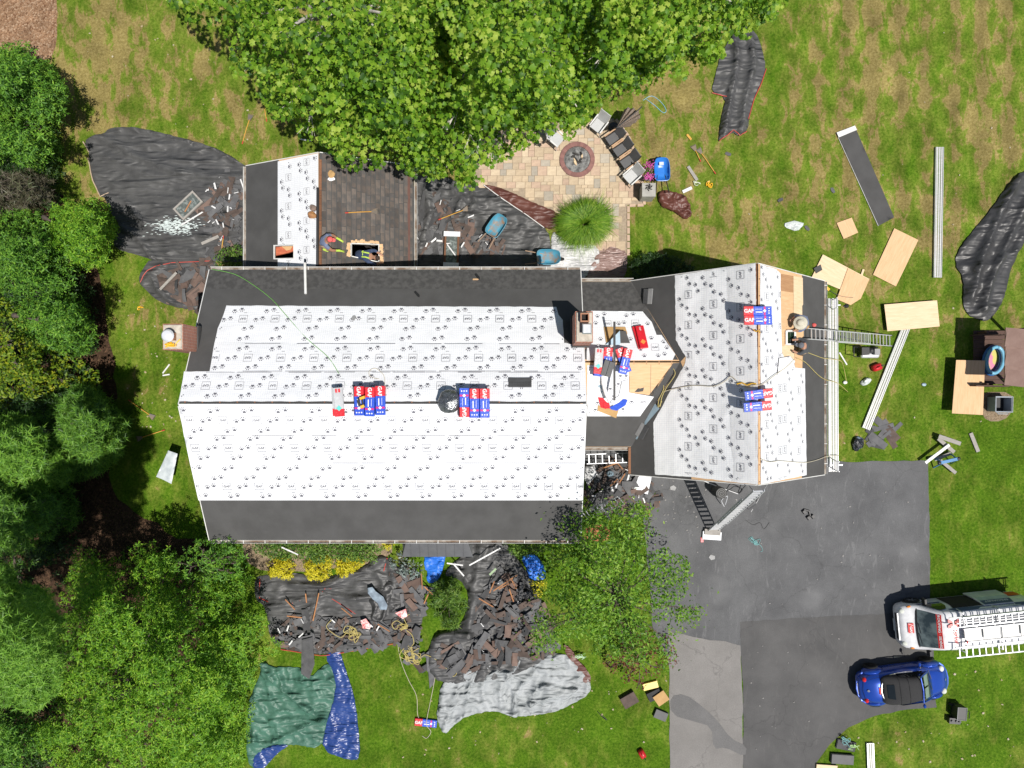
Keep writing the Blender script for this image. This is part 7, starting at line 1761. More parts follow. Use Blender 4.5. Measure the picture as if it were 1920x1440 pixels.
stick('split yellow handle head near the back lawn tools', (1288, 252), (1296, 262), .05, m_hand, .1, .03, 'roofing_hammer', 'tool')
coil('cord_coil', 'yellow tool straps tangled on the lawn by the boards', 1330, 345, 8, 9, 3, .06, .02, m_yel, 12); coil('cord_coil', 'pale cord knot beside the boards on back lawn', 1306, 343, 9, 5, 3, .05, .016, M('pale_cord', (.6, .64, .5)), 13)
coil('cord_coil', 'yellow strap loose on the lawn under the small tarp', 262, 577, 7, 5, 3, .04, .018, m_yel, 14)
coil('harness_rope', 'yellow harness rope lying across the left chimney crown', 318, 646, 13, 6, 4, 7.95, .022, m_yel, 15, [(330, 644), (338, 636)])

# ================================================================ removed skylights
def skylight(label, px, py, L, W_, ang, z, frame):
    q = P(px, py, z); e = empty('removed_skylight', (q.x, q.y, z), ang, label, 'skylight')
    for s in (-1, 1): MB().box((0, s * W_ / 2, .05), (L + .08, .08, .10)).build('frame_side', frame, e); MB().box((s * L / 2, 0, .05), (.08, W_ - .08, .098)).build('frame_end', frame, e)
    MB().box((0, 0, .06), (L - .08, W_ - .08, .02)).build('pane', M('shattered_glass', (.10, .115, .11), (.22, .25, .24), rough=.2, scale=9, lo=.5, hi=.62), e); return e
s1 = skylight('removed skylight with shattered pane on the left tarp', 354, 386, 1.15, .62, R(43), .16, m_grs); MB().bar((-.3, -.12, .09), (.25, .05, .09), .05, .02).build('splinter', m_bat, s1)
s2 = skylight('removed wooden skylight with white cloth on its end', 847, 468, 1.30, .58, R(88), .35, m_timber); MB().box((.68, 0, .12), (.22, .74, .05)).build('cloth', m_white, s2); MB().box((-.70, 0, .10), (.18, .70, .05)).build('cloth', m_white2, s2)
MB().bar((.2, .2, .09), (-.3, -.2, .09), .05, .02).build('lath', m_whs, s2)
# powder spilt on the tarp
pw = MB()
for k in range(420):
    t = dg_.gauss(0, 1); q = (330 + dg_.gauss(0, 20), 426 + dg_.gauss(0, 7.5)); c = P(*q, 0); x, y = c.x, c.y
    pw.add([(x + rx, y + ry, .036 + w1(x + rx, y + ry) * 1.0 + .012) for rx, ry in [(dg_.uniform(.015, .10) * math.cos(a), dg_.uniform(.008, .022) * math.sin(a)) for a in np.linspace(0, 5.2, 6)]], [(0, 1, 2, 3, 4, 5)])
pw.build('powder_spill', M('pale_powder', (.60, .68, .67), rough=.95), label='pale powder spilt on the left tarp', cat='powder', kind='stuff')

# pale slivers, nails and paper bits caught in the heaps; fallen leaves and chips on the grass and drive
def slivers(name, label, polys, n, mat, smin, smax, z0, z1, thin=.25):
    mb = MB()
    for k in range(n):
        poly = polys[k % len(polys)]; xs = [q[0] for q in poly]; ys = [q[1] for q in poly]
        q = (dg_.uniform(min(xs), max(xs)), dg_.uniform(min(ys), max(ys)))
        if not inside(q, poly): continue
        L = dg_.uniform(smin, smax); c = P(*q, 0); mx = Matrix.Translation((c.x, c.y, dg_.uniform(z0, z1))) @ Matrix.Rotation(dg_.uniform(0, 6.28), 4, 'Z') @ Matrix.Rotation(dg_.gauss(0, .15), 4, 'X')
        w = L * dg_.uniform(thin, thin * 2.2) / 2
        mb.add([(-L / 2, -w, 0), (L / 2, -w * .6, 0), (L / 2 * .9, w, 0), (-L / 2 * .8, w * .8, 0), (0, 0, .012)], [(0, 1, 4), (1, 2, 4), (2, 3, 4), (3, 0, 4)], mx)
    mb.build(name, mat, label=label, cat='litter', kind='stuff')
H = [[(515, 1155), (700, 1160), (800, 1190), (790, 1210), (600, 1222), (525, 1205)], [(890, 1080), (980, 1080), (1030, 1150), (1040, 1215), (930, 1248), (815, 1250), (890, 1190)], [(395, 340), (455, 332), (455, 478), (395, 470)], [(780, 360), (850, 375), (950, 470), (785, 476)], [(1100, 880), (1190, 874), (1230, 940), (1105, 950)]]
slivers('pale_slivers', 'white paper and plastic slivers among the torn shingles', H, 95, m_whs, .06, .32, .28, .46, .16)
slivers('dark_slivers', 'small torn shingle crumbs spread over the tarps', H + H[:2], 500, m_sh[1], .06, .2, .16, .36, .5)
slivers('lawn_litter', 'fallen leaves and pale chips scattered on the lawn', [[(120, 20), (400, 60), (560, 280), (480, 290), (200, 230)], [(1200, 200), (1900, 20), (1900, 800), (1560, 850), (1560, 500), (1200, 480)], [(680, 1240), (820, 1290), (1250, 1240), (1250, 1436), (680, 1436)], [(1600, 1350), (1900, 1180), (1900, 1436), (1560, 1436)], [(220, 560), (330, 580), (330, 820), (240, 800)]], 260, M('dry_leaf_chip', (.34, .27, .14), (.46, .42, .32), rough=.9, scale=3), .03, .11, .02, .04, .5)
slivers('drive_litter', 'grit and pale chips scattered on the driveway', [[(1240, 900), (1730, 880), (1730, 1130), (1300, 1160)], [(1240, 900), (1330, 900), (1320, 1000), (1245, 1000)], [(1400, 1180), (1640, 1180), (1560, 1340), (1400, 1420)]], 130, M('pale_chip', (.30, .29, .28), (.22, .21, .2), rough=.9, scale=3), .02, .09, .03, .034, .5)
# ================================================================ gear on lawn and drive
def at(px, py, z=0.0): return P(px, py, z)
# playhouse
e = empty('playhouse', P(1885, 690), label='brown wooden playhouse with shingled roof at the right edge', cat='playhouse'); o0 = e.location.copy()
m_pw = M('dark_brown_stain', (.10, .055, .04), (.075, .04, .03), rough=.8, scale=6, stretch=(1, 8, 1)); m_pr = M('pinkish_brown_roof', (.30, .20, .165), (.25, .16, .13), rough=.9, scale=2, bump=.3, bscale=40)
def r3(px, py, z): return P(px, py, z) - o0
a, b, c, d = r3(1886, 614, 2.35), r3(1960, 620, 2.9), r3(1960, 730, 2.9), r3(1884, 722, 2.35)
roof = MB().add([a, b, c, d] + [v - Vector((0, 0, .06)) for v in (a, b, c, d)], [(3, 2, 1, 0), (4, 5, 6, 7), (0, 1, 5, 4), (1, 2, 6, 5), (2, 3, 7, 6), (3, 0, 4, 7)]).build('roof', m_pr, e)
for k in range(1):
    for j in range(3):
        p = a.lerp(d, (j + .5) / 3).lerp(b.lerp(c, (j + .5) / 3), .5); o = MB().box((0, 0, 0), ((b - a).length, (d - a).length / 3 * .99, .014)).build('roof_panel', m_pr, roof)
        o.location = p + Vector((0, 0, .016)); o.rotation_euler = (0, -math.atan2(b.z - a.z, (b - a).xy.length), math.atan2((b - a).y, (b - a).x))
for k in range(12):
    y0_ = r3(1856, 624 + k * 8.4, .2); MB().box((y0_.x, y0_.y, .2), (1.5, .19, .04)).build('floor_board', m_pw, e)
for px, py in ((1828, 626), (1828, 722), (1884, 622), (1884, 722)): q = r3(px, py, 0); MB().box((q.x, q.y, .45 if px < 1850 else 1.15), (.10, .10, .9 if px < 1850 else 2.3)).build('post', m_pw, e)
for k in range(9): q = r3(1830 + k * 6.2, 628, .45); MB().box((q.x, q.y, .48), (.12, .03, .75)).build('wall_slat', m_pw, e)
q1, q2 = r3(1828, 723, .9), r3(1890, 724, .9); MB().bar(Vector((q1.x, q1.y, .55)), Vector((q2.x, q2.y, .55)), .05, .9).build('side_wall', m_pw, e)
e = empty('paddling_pool', P(1858, 676, .24), R(80), 'blue and pink inflatable paddling pool inside the playhouse', 'paddling pool')
rg_ = [(.62 * math.cos(t), .38 * math.sin(t), .12) for t in np.linspace(0, 2 * math.pi, 25)]
MB().tube(rg_, .10, 8).build('ring', M('pool_blue', (.04, .16, .45), rough=.3), e, smooth=True); MB().tube([(x * .97, y * .97, .28) for x, y, z in rg_], .08, 8).build('ring', M('pool_light_blue', (.18, .45, .62), rough=.3), e, smooth=True)
MB().lathe([(.5, 0), (.0, .001)], 20, Matrix.Diagonal((1.1, .65, 1, 1)) @ Matrix.Translation((0, 0, .05))).build('pool_floor', M('pool_print', (.60, .20, .32), (.55, .50, .12), rough=.4, scale=3, lo=.45, hi=.55), e)
# bin
e = empty('storage_bin', P(1866, 758), R(-1), 'open grey plastic bin on bare soil by the playhouse', 'bin'); m_bin = M('grey_bin', (.36, .40, .44), rough=.5); mb = MB()
for dx, dy, sx, sy in ((-.36, 0, .03, .66), (.36, 0, .03, .66), (0, -.32, .69, .03), (0, .32, .69, .03)): mb.box((dx, dy, .30), (sx, sy, .56))
mb.box((0, 0, .02), (.74, .66, .03)); mb.build('tub', m_bin, e); MB().tube([(-.38, -.34, .6), (.38, -.34, .6), (.38, .34, .6), (-.38, .34, .6), (-.38, -.34, .6)], .03, 6).build('rim', m_bin, e); MB().tube([(-.25, -.36, .5), (-.22, -.43, .52), (.22, -.43, .52), (.25, -.36, .5)], .02, 5).build('handle', m_bin, e)
MB().box((0, 0, .05), (.66, .58, .03)).build('dark_base', m_blk, e)  # near-black sheet over the floor of the tub
# compressor
e = empty('air_compressor', P(1621, 661), R(0), 'black and silver wheeled air compressor on the lawn by the ladder', 'compressor')
w = Matrix.Translation((.12, -.14, .22)) @ Matrix.Rotation(R(90), 4, 'Y'); MB().lathe([(0, -.42), (.10, -.40), (.13, -.34), (.13, .34), (.10, .40), (0, .42)], 14, w).build('tank', m_alu, e, smooth=True)
w = Matrix.Translation((.02, .10, .22)) @ Matrix.Rotation(R(90), 4, 'Y'); MB().lathe([(0, -.42), (.10, -.40), (.12, -.34), (.12, .34), (.10, .40), (0, .42)], 14, w).build('tank', m_blk, e, smooth=True)
MB().box((-.22, .02, .45), (.34, .34, .24)).build('engine', m_blk, e); MB().lathe([(.11, 0), (.11, .10), (.05, .13), (0, .13)], 14, Matrix.Translation((.08, .04, .42))).build('air_filter', m_blk, e); MB().box((.33, .0, .45), (.24, .26, .16)).build('fuel_tank', m_venl, e)
for s in (-1, 1): MB().tube([(-.4, s * .22, .3), (-.72, s * .22, .5)], .02, 6).build('handle', m_blk, e)
MB().tube([(-.72, -.22, .5), (-.72, .22, .5)], .02, 6).build('grip', m_blk, e)
w = Matrix.Translation((.42, 0, .13)) @ Matrix.Rotation(R(90), 4, 'X'); MB().lathe([(.05, -.25), (.13, -.25), (.13, -.19), (.05, -.19)], 14, w).build('wheel', m_tyre, e); MB().lathe([(.05, .19), (.13, .19), (.13, .25), (.05, .25)], 14, w).build('wheel', m_tyre, e)
# fuel can
def fuel_can(label, px, py, ang, sc_=1.0):
    e = empty('fuel_can', P(px, py), ang, label, 'fuel can'); m_ = M('red_plastic', (.55, .02, .025), rough=.35)
    def rr(w, h, z): return [(w * math.copysign(abs(math.cos(t)) ** .5, math.cos(t)) * sc_, h * math.copysign(abs(math.sin(t)) ** .5, math.sin(t)) * sc_, z * sc_) for t in np.linspace(0, 2 * math.pi, 17)[:-1]]
    MB().loft([rr(.19, .13, 0), rr(.22, .16, .04), rr(.22, .16, .22), rr(.12, .08, .32)], closed=True).build('body', m_, e, smooth=True); MB().tube([(-.13 * sc_, 0, .30 * sc_), (-.05 * sc_, 0, .40 * sc_), (.09 * sc_, 0, .38 * sc_)], .025 * sc_, 6).build('handle', m_, e); MB().tube([(.12 * sc_, 0, .30 * sc_), (.26 * sc_, .02, .36 * sc_)], .022 * sc_, 6).build('spout', m_blk, e)
fuel_can('red fuel can on the lawn below the compressor', 1641, 689, R(20)); fuel_can('small red can lying on the front lawn near the drive', 1203, 1411, R(-60), .9)
def bag(label, px, py, r, mat, z=0, name='plastic_bag', cat='bag'):
    o = MB().ball((0, 0, r[2] * .7), r, 12, 7).build(name, mat, label=label, cat=cat); o.location = P(px, py, z)
    for v in o.data.vertices: v.co += v.co.normalized() * noise.noise(v.co * 5 + Vector((px, py, 0))) * r[0] * .5
m_pb = M('clear_plastic_bag', (.62, .65, .64), (.45, .5, .48), rough=.25, scale=8, bump=.8, bscale=9); m_bb = M('dark_bag', (.02, .022, .026), (.22, .30, .38), rough=.3, scale=5, lo=.55, hi=.7, bump=.8, bscale=8)
bag('crumpled clear plastic bag below the compressor', 1622, 716, (.24, .15, .10), m_pb); bag('small pale paper ball on garage side lawn', 1584, 717, (.09, .08, .08), m_ltr); bag('dark shiny bag on the lawn above the driveway edge', 1606, 831, (.26, .36, .14), m_bb); bag('tiny blue wrapper on the right lawn', 1731, 721, (.10, .08, .05), m_bluem)
bag('blue-grey cloth bag in the entry court', 1144, 888, (.16, .14, .12), m_bluem, .4); bag('dark blue bag lower in the entry court', 1118, 900, (.15, .13, .12), m_bb, .4); bag('pale torn paper on the addition roof ridge side', 622, 336, (.16, .10, .05), m_ltr, 4.2); bag('tan cardboard scrap on the old shingles', 621, 326, (.13, .16, .04), m_card, 4.25)
bag('glossy scraps of grey plastic on the back lawn', 1488, 424, (.42, .2, .05), m_pb); bag('brown leather tool pouch on the rear wing underlayment', 585, 404, (.20, .16, .12), M('leather_brown', (.25, .11, .05), (.42, .22, .08), rough=.7, scale=6), 4.28, 'tool_pouch', 'tool pouch'); bag('grey tool belt above the pouch on rear wing', 588, 391, (.15, .14, .1), M('tan_canvas_belt', (.28, .20, .16), (.16, .12, .1), rough=.8, scale=6), 4.3, 'tool_pouch', 'tool pouch')
for lab, px, py in (('dark scrap on the back lawn near the tools', 1365, 289), ('dark strip scrap on the back lawn', 1561, 357), ('dark scrap left of grey plastic', 1463, 375), ('dark bent scrap right of grey plastic', 1513, 428)):
    o = MB().prism([(-.13, -.06), (.10, -.08), (.15, .03), (.0, .08), (-.14, .05)], 0, .03).build('shingle_scrap', m_sh[1], label=lab, cat='scrap'); o.location = P(px, py, .01); o.rotation_euler = (0, .1, rnd.uniform(0, 6))
# front lawn bits
def slab(label, px, py, L, W_, h, ang, mat, name='shingle_stack', cat='shingle stack', lines=0, z=0.02):
    e = empty(name, P(px, py, z), ang, label, cat); n = max(1, int(h / .03))
    for k in range(n): MB().box((rnd.uniform(-.012, .012), rnd.uniform(-.012, .012), (k + .5) * h / n), (L, W_, h / n - .003)).build('layer', mat, e)
    return e
slab('dark brown stack of shingle slabs on the front lawn', 1179, 1310, .70, .52, .22, R(30), m_sh[0]); slab('grey louvred slab beside the drive edge, lowest of the group', 1238, 1339, .58, .38, .16, R(-22), m_vent); slab('dark slab under the tan cardboard by the drive', 1226, 1302, .62, .40, .16, R(25), m_sh[2])
slab('tan cardboard box flap beside the drive', 1240, 1309, .58, .50, .05, R(35), m_card, 'cardboard_sheet', 'cardboard', z=.22); slab('bright yellow package next to the tan cardboard', 1219, 1284, .68, .30, .12, R(14), M('yellow_pack', (.78, .52, .02), rough=.4), 'yellow_package', 'package')
slab('grey shingle slab nearest the apron edge at bottom', 1577, 1421, 1.0, .42, .16, R(-4), m_vent); slab('grey slab under the cord coils', 1585, 1396, .85, .42, .10, R(-12), m_sh[1]); slab('wooden crate top at the bottom edge of the lawn', 1548, 1443, .95, .5, .10, R(-4), m_plyl, 'plywood_offcut', 'plywood'); rope('cord', 'black wire bent on the front lawn', [P(1120, 1334, .03), P(1130, 1345, .03), P(1138, 1350, .03), P(1128, 1340, .03)], .014, m_blk, 'cable')
# cart beside the blue car
e = empty('tool_cart', P(1787, 1331), R(-4), 'black box cart with pale rim on the lawn behind the blue car', 'tool cart'); MB().box((.06, .06, .32), (.40, .56, .48)).build('box', m_blk, e); MB().tube([(-.14, -.22, .57), (.26, -.22, .57), (.26, .34, .57), (-.14, .34, .57), (-.14, -.22, .57)], .018, 5).build('rim', m_venl, e); MB().tube([(.26, -.10, .5), (.40, -.12, .55), (.40, .18, .55), (.26, .16, .5)], .02, 5).build('handle', m_blk, e); MB().box((-.05, -.40, .18), (.5, .26, .2)).build('lower_tray', m_blk, e)
for sx in (-.2, 0, .15): MB().lathe([(.05, 0), (.05, .06), (0, .06)], 10, Matrix.Translation((sx, -.40, .28))).build('cup', m_vent, e)
for sy in (-.3, .3): w = Matrix.Translation((-.18, sy, .11)) @ Matrix.Rotation(R(90), 4, 'X'); MB().lathe([(.04, -.03), (.11, -.03), (.11, .03), (.04, .03)], 12, w).build('wheel', m_tyre, e)
# drive gear
e = empty('felt_roll', P(1342, 920), label='upright roll of black felt on the drive beside the garage', cat='felt roll'); MB().lathe([(.24, 0), (.25, .02), (.25, .92), (.23, .95)], 20).build('outer_wrap', m_felt, e)
MB().tube([(( .03 + .018 * k * .5) * math.cos(k * .7), (.03 + .018 * k * .5) * math.sin(k * .7), .955) for k in range(24)], .012, 4).build('spiral_edge', m_venl, e)
slab('white and red torn package at the foot of the garage ladder', 1334, 1004, .85, .36, .12, R(-4), m_white, 'torn_package', 'package'); slab('grey metal lid on the torn package', 1336, 998, .72, .26, .05, R(-4), m_grs, 'sheet_offcut', 'sheet metal', z=.15); slab('red strip of wrapper by the torn package', 1316, 1012, .12, .22, .03, 0, m_wrapr, 'wrapper_strip', 'wrapper')
e = empty('bucket', P(1398, 950), R(40), 'dark grey bucket tipped over behind the garage ladder', 'bucket'); MB().lathe([(.0, 0), (.14, 0), (.17, .38), (.15, .38), (.12, .02)], 16, Matrix.Translation((0, 0, .16)) @ Matrix.Rotation(R(88), 4, 'Y')).build('shell', m_vent, e); MB().tube([(.36, -.17, .16), (.50, 0, .05), (.36, .17, .16)], .012, 5).build('bail', m_alu, e)
e = empty('tool_bag', P(1516, 963), R(-50), 'black tool belt dropped on the driveway', 'tool belt'); MB().tube([(-.3, -.05, .05), (-.1, .08, .06), (.1, -.02, .05), (.3, .10, .05)], .05, 6).build('belt', m_blk, e)
for x, y in ((-.22, -.12), (.12, -.14), (.2, .05)): MB().box((x, y, .08), (.18, .16, .14), taper=.8).build('pouch', m_blk, e)
rope('bent_tube', 'bent pale metal tubes lying below the garage peak', [P(1358, 950, .3), P(1353, 938, .5), P(1364, 930, .6), P(1360, 946, .3)], .02, m_alu, 'metal tube'); rope('cord', 'orange and black cables tangled under the garage peak', [P(1356, 925, .05), P(1368, 918, .2), P(1378, 912, .3), P(1392, 918, .1), P(1384, 926, .05), P(1398, 910, .3)], .018, m_blk, 'cable')
rope('bent_tube', 'white tube slanting from garage wall to the felt roll', [P(1308, 897, .3), P(1340, 910, .2), P(1362, 918, .1), P(1384, 926, .1)], .02, m_whs, 'metal tube'); rope('cord', 'dark cable hanging from the right of garage peak', [P(1440, 906, 4.0), P(1428, 925, 1.0), P(1420, 940, .05), P(1408, 960, .03)], .014, m_whs, 'cable')
for k, (px, py) in enumerate(((1262, 915), (1232, 930), (1226, 938), (1335, 1045))):
    o = MB().prism([(-.12, -.08), (.08, -.12), (.15, .02), (.02, .13), (-.14, .06)], 0, .012).build('felt_scrap', m_venl, label=('grey scrap nearest the garage wall on the drive', 'pale scrap at the court edge of the drive', 'second pale scrap at the court edge', 'lone pale scrap in the middle of the drive')[k], cat='scrap'); o.location = P(px, py, .022); o.rotation_euler = (0, 0, k)
# drill and box at garage corner
e = empty('nail_gun', P(1548, 541, .05), R(-40), 'yellow and red tool with cable at the garage corner', 'nail gun'); MB().box((0, 0, .1), (.28, .12, .12)).build('body', m_yel, e); MB().box((-.12, -.05, .08), (.16, .10, .10)).build('head', m_wrapr, e); MB().bar((.05, 0, .1), (.10, -.22, .08), .06, .06).build('handle', m_blk, e)
rope('cord', 'cable running over the pale plywood sheet', [P(1551, 541, .1), P(1565, 550, .13), P(1580, 556, .13), P(1600, 558, .14)], .010, m_blk, 'cable')
bag('black glove at the edge of the cut plywood', 1586, 574, (.16, .10, .06), m_blk, 0, 'glove', 'glove')

# ================================================================ people
m_skin = M('skin', (.42, .22, .14), rough=.6)
def person(label, base, chains, radii, colours, extras=None):
    """one continuous skinned body: chains of joints, radius per joint, cloth by nearest joint"""
    base = Vector(base); e = empty('person', base, label=label, cat='person')
    names = []; idx = {}; verts = []; edges = []
    for ch in chains:
        for a, b in zip(ch, ch[1:]):
            for n_ in (a, b):
                if n_ not in idx: idx[n_] = len(verts); verts.append(Vector(J[n_])); names.append(n_)
            edges.append((idx[a], idx[b]))
    me = bpy.data.meshes.new('body'); me.from_pydata([tuple(v) for v in verts], edges, [])
    o = bpy.data.objects.new('body', me); col.objects.link(o)
    md = o.modifiers.new('skin', 'SKIN'); md.use_smooth_shade = True
    for i, n_ in enumerate(names):
        r = radii[n_]; me.skin_vertices[0].data[i].radius = r if isinstance(r, tuple) else (r, r); me.skin_vertices[0].data[i].use_root = (n_ == 'pelvis')
    o.modifiers.new('sub', 'SUBSURF').levels = 2
    dg = bpy.context.evaluated_depsgraph_get(); dg.update()
    nm = bpy.data.meshes.new_from_object(o.evaluated_get(dg)); nm.name = 'body'
    bpy.data.objects.remove(o)
    nm.materials.clear(); mats = []
    for m in colours.values():
        if m not in mats: mats.append(m); nm.materials.append(m)
    for p in nm.polygons:
        k = min(range(len(verts)), key=lambda i: (p.center - verts[i]).length_squared / (1 + 0))
        p.material_index = mats.index(colours[names[k]]); p.use_smooth = True
    link('body', nm, e)
    return e
CH = [('pelvis', 'waist', 'chest', 'neck', 'head', 'crown'), ('chest', 'shl', 'ell', 'wrl', 'hal'), ('chest', 'shr', 'elr', 'wrr', 'har'), ('pelvis', 'hil', 'knl', 'anl', 'tol'), ('pelvis', 'hir', 'knr', 'anr', 'tor'),
      ('hal', 'fl1', 'fl1t'), ('hal', 'fl2', 'fl2t'), ('hal', 'fl3', 'fl3t'), ('wrl', 'thl'), ('har', 'fr1', 'fr1t'), ('har', 'fr2', 'fr2t'), ('har', 'fr3', 'fr3t'), ('wrr', 'thr')]
RAD = dict(pelvis=(.19, .15), waist=(.18, .14), chest=(.21, .15), neck=.065, head=.10, crown=.09, shl=.10, shr=.10, ell=.066, elr=.066, wrl=.042, wrr=.042, hal=(.04, .022), har=(.04, .022), hil=.12, hir=.12, knl=.085, knr=.085, anl=.06, anr=.06, tol=.05, tor=.05)
for s in 'lr':
    for k in '123': RAD['f' + s + k] = .0105; RAD['f' + s + k + 't'] = .0085
    RAD['th' + s] = .011
def limb_hand(s, down=(0, 0, -1)):
    w, h = Vector(J['wr' + s]), Vector(J['ha' + s]); d = (h - w).normalized(); dn = Vector(down); side = d.cross(dn)
    if side.length < .1: side = Vector((0, 1, 0))
    side.normalize()
    for k, o in zip('123', (-.028, 0, .028)):
        J['f' + s + k] = h + d * .055 + side * o + dn * .012; J['f' + s + k + 't'] = h + d * .085 + side * o * 1.1 + dn * .05
    J['th' + s] = w + d * .05 + side * .065 + dn * .02
def crouch(face, bend=1.0, reach=.45, spread=.3):
    """crouching worker, local frame x = direction faced; heights above the surface"""
    global J
    J = dict(pelvis=(-.12, 0, .34), waist=(-.02, 0, .52), chest=(.14, 0, .72), neck=(.26, 0, .86), head=(.34, 0, .95), crown=(.40, 0, 1.02),
             shl=(.17, .20, .74), ell=(.30, .30, .50), wrl=(.44, .24, .28), hal=(.52, .22, .22), shr=(.17, -.20, .74), elr=(.34, -.30, .52), wrr=(.54, -.22, .34), har=(.62, -.20, .27),
             hil=(-.10, .12, .32), knl=(.22, .22, .30), anl=(-.12, .22, .07), tol=(.06, .24, .04), hir=(-.10, -.12, .32), knr=(.24, -.24, .32), anr=(-.10, -.24, .07), tor=(.10, -.27, .04))
    for s in 'lr': limb_hand(s)
def slope_fix(plane, loc, ang):
    """set the worker's feet, knees and hands on the slope: shift each joint by the roof's fall below it"""
    c, s = math.cos(ang), math.sin(ang); z0 = plane.z(loc.x, loc.y)
    for k, v in J.items():
        v = Vector(v); w = Vector((v.x * c - v.y * s, v.x * s + v.y * c, v.z)); f = max(0.0, min(1.0, 1.25 - v.z * 1.3))
        w.z += (plane.z(loc.x + w.x, loc.y + w.y) - z0) * f; J[k] = w
def colours(shirt, trousers, shoe, glove=None, sleeve=None):
    d = {}
    for k in J:
        if k in ('pelvis', 'hil', 'hir', 'knl', 'knr'): d[k] = trousers
        elif k in ('anl', 'anr', 'tol', 'tor'): d[k] = shoe
        elif k in ('waist', 'chest', 'shl', 'shr'): d[k] = shirt
        elif k in ('ell', 'elr'): d[k] = sleeve or shirt
        elif k in ('neck', 'head', 'crown'): d[k] = m_skin
        else: d[k] = glove or m_skin
    return d
def face(e, hd, fwd):
    """eyes, nose, mouth, ears and hair as children on the head"""
    hd = Vector(hd); f = Vector(fwd).normalized(); s = Vector((0, 0, 1)).cross(f).normalized(); u = f.cross(s)
    MB().ball(tuple(hd + f * .10 - u * .01), (.014, .014, .022), 8, 5).build('nose', m_skin, e)
    for k in (-1, 1): MB().ball(tuple(hd + f * .088 + s * k * .035 + u * .022), .012, 8, 5).build('eye', m_blk, e); MB().ball(tuple(hd + s * k * .098), (.018, .012, .03), 8, 5).build('ear', m_skin, e)
    MB().bar(hd + f * .094 - s * .022 - u * .05, hd + f * .094 + s * .022 - u * .05, .008, .008).build('mouth', m_wrapr, e)
m_shirtb = M('grey_blue_shirt', (.20, .24, .36), (.15, .18, .28), rough=.9, scale=8); m_jean = M('denim', (.05, .075, .15), (.035, .055, .11), rough=.9, scale=9); m_neon = M('neon_yellow', (.62, .85, .12), rough=.7); m_khaki = M('khaki', (.34, .25, .17), (.27, .2, .13), rough=.9); m_dshirt = M('charcoal_shirt', (.075, .08, .09), (.05, .055, .06), rough=.9)
m_capr = M('coral_cap', (.70, .12, .11), rough=.8); m_straw = M('pale_straw', (.55, .52, .42), (.45, .42, .33), rough=.9, scale=20); m_capd = M('grey_cap', (.13, .14, .16), rough=.85); m_boot = M('brown_boot', (.10, .06, .04), rough=.7)
def hat(e, c, kind, mat, fwd):
    c = Vector(c); a = math.atan2(fwd[1], fwd[0]); mx = Matrix.Translation(c) @ Matrix.Rotation(a, 4, 'Z') @ Matrix.Rotation(R(14), 4, 'Y')
    if kind == 'brim': MB().lathe([(.27, -.02), (.24, .0), (.13, .015), (.125, .08), (.09, .12), (0, .115)], 22, mx).build('straw_hat', mat, e, smooth=True)
    else:
        h = MB().lathe([(.112, -.02), (.11, .04), (.08, .085), (0, .10)], 18, mx).build('cap', mat, e, smooth=True)
        MB().add([(.09, -.08, 0), (.19, -.06, -.015), (.21, 0, -.01), (.19, .06, -.015), (.09, .08, 0)], [(0, 1, 2, 3, 4)], mx).build('cap_peak', mat, e)
def worker(label, plane, px, py, ang, cols, hk, hm, extra=None):
    crouch(0); loc = plane.at(px, py); loc.z += .03; slope_fix(plane, loc, ang)
    e = person(label, loc, CH, RAD, cols()); hd = Vector(J['head']); fw = (math.cos(ang), math.sin(ang), -.5)
    face(e, hd, fw); hat(e, Vector(J['crown']) + Vector((0, 0, .03)), hk, hm, fw); return e
worker('worker in coral cap and grey-blue shirt crouching on the old shingles', pl_ae, 614, 458, R(-8), lambda: colours(m_shirtb, m_khaki, m_neon, m_neon, m_skin), 'cap', m_capr)
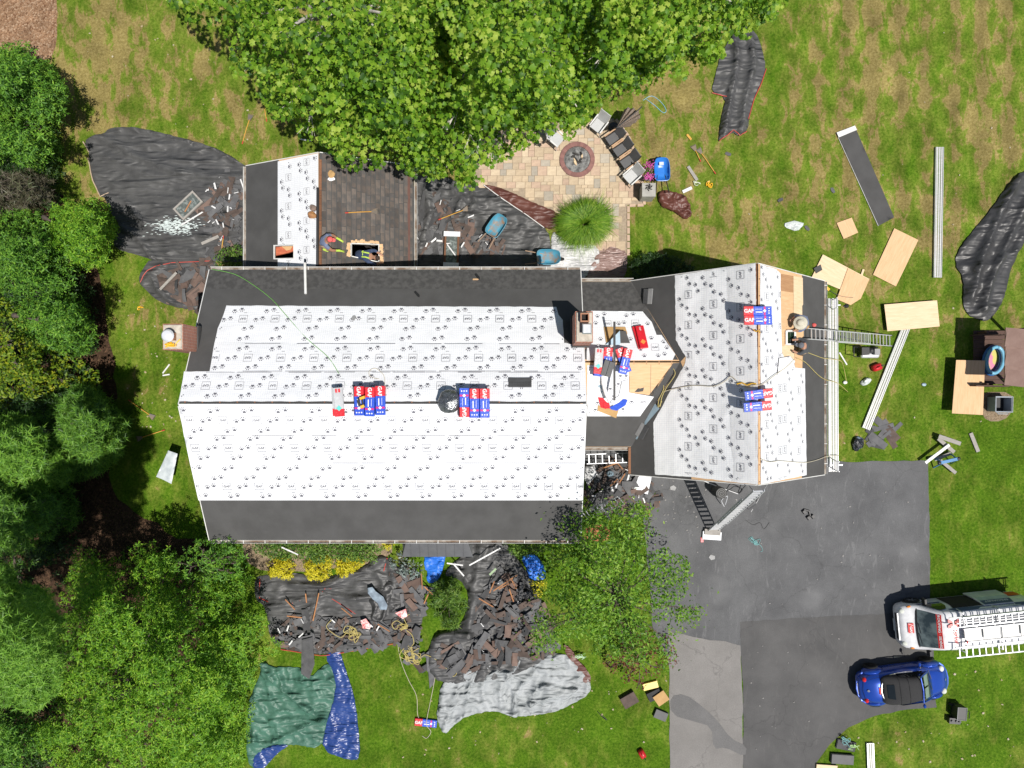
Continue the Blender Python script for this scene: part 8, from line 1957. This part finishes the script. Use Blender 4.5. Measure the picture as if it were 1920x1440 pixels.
# worker half out of the skylight
J = dict(pelvis=(-.28, .08, -.10), waist=(-.10, .04, .10), chest=(.16, -.04, .26), neck=(.36, -.10, .36), head=(.47, -.13, .40), crown=(.55, -.15, .43), shl=(.20, .15, .28), ell=(.40, .22, .14), wrl=(.56, .10, .06), hal=(.64, .06, .05), shr=(.12, -.24, .24), elr=(.34, -.34, .12), wrr=(.56, -.30, .03), har=(.64, -.28, .02),
         hil=(-.36, .18, -.16), knl=(-.50, .20, -.55), anl=(-.46, .20, -1.0), tol=(-.34, .20, -1.03), hir=(-.38, -.02, -.16), knr=(-.52, -.02, -.55), anr=(-.48, -.02, -1.0), tor=(-.36, -.02, -1.03))
for s in 'lr': limb_hand(s)
loc = pl_ae.at(687, 482); loc.z += .12
e = person('worker in blue with neon vest leaning out of the skylight opening', loc, CH, RAD, colours(m_jean, m_jean, m_boot, m_skin, m_jean)); face(e, J['head'], (.7, -.2, -.4)); MB().lathe([(.10, -.01), (.098, .05), (.06, .085), (0, .095)], 14, Matrix.Translation(Vector(J['crown'])) @ Matrix.Rotation(R(60), 4, 'Y')).build('hair', M('dark_hair', (.04, .022, .015), rough=.8), e, smooth=True)
vm = MB()
for s in (-1, 1): vm.tube([(-.10, .04 + s * .10, .235), (.06, s * .09, .345), (.22, -.05 + s * .10, .40)], .03, 6)
vm.tube([(-.06, -.12, .20), (-.06, .03, .245), (-.06, .18, .22)], .035, 6); vm.build('neon_vest', m_neon, e)
w1_ = worker('worker in wide straw hat kneeling at the garage skylight', pl_ge, 1499, 606, R(196), lambda: colours(m_shirtb, m_jean, m_boot, None, m_shirtb), 'brim', m_straw)
w2_ = worker('worker in grey cap and charcoal shirt below the garage skylight', pl_ge, 1501, 654, R(172), lambda: colours(m_dshirt, m_khaki, m_boot, None, m_dshirt), 'cap', m_capd)
bag('orange tool pouch at the top of the garage ladder', 1511, 612, (.12, .14, .10), M('pouch_tan', (.45, .27, .10), (.30, .16, .07), scale=8), 4.35, 'tool_pouch', 'tool pouch'); bag('red gloves lying on the garage eave felt', 1525, 610, (.09, .08, .07), m_capr, 3.55, 'glove', 'glove')
# person at the right edge beyond the van
J = dict(pelvis=(0, 0, .92), waist=(.02, 0, 1.08), chest=(.05, 0, 1.32), neck=(.07, 0, 1.50), head=(.09, 0, 1.62), crown=(.10, 0, 1.72), shl=(.05, .20, 1.40), ell=(.16, .26, 1.14), wrl=(.34, .22, 1.06), hal=(.42, .20, 1.05), shr=(.05, -.20, 1.40), elr=(.16, -.27, 1.14), wrr=(.34, -.22, 1.05), har=(.42, -.20, 1.04),
         hil=(0, .10, .88), knl=(.06, .12, .48), anl=(0, .13, .09), tol=(.16, .14, .05), hir=(0, -.10, .88), knr=(-.04, -.12, .48), anr=(-.14, -.12, .09), tor=(.02, -.13, .05))
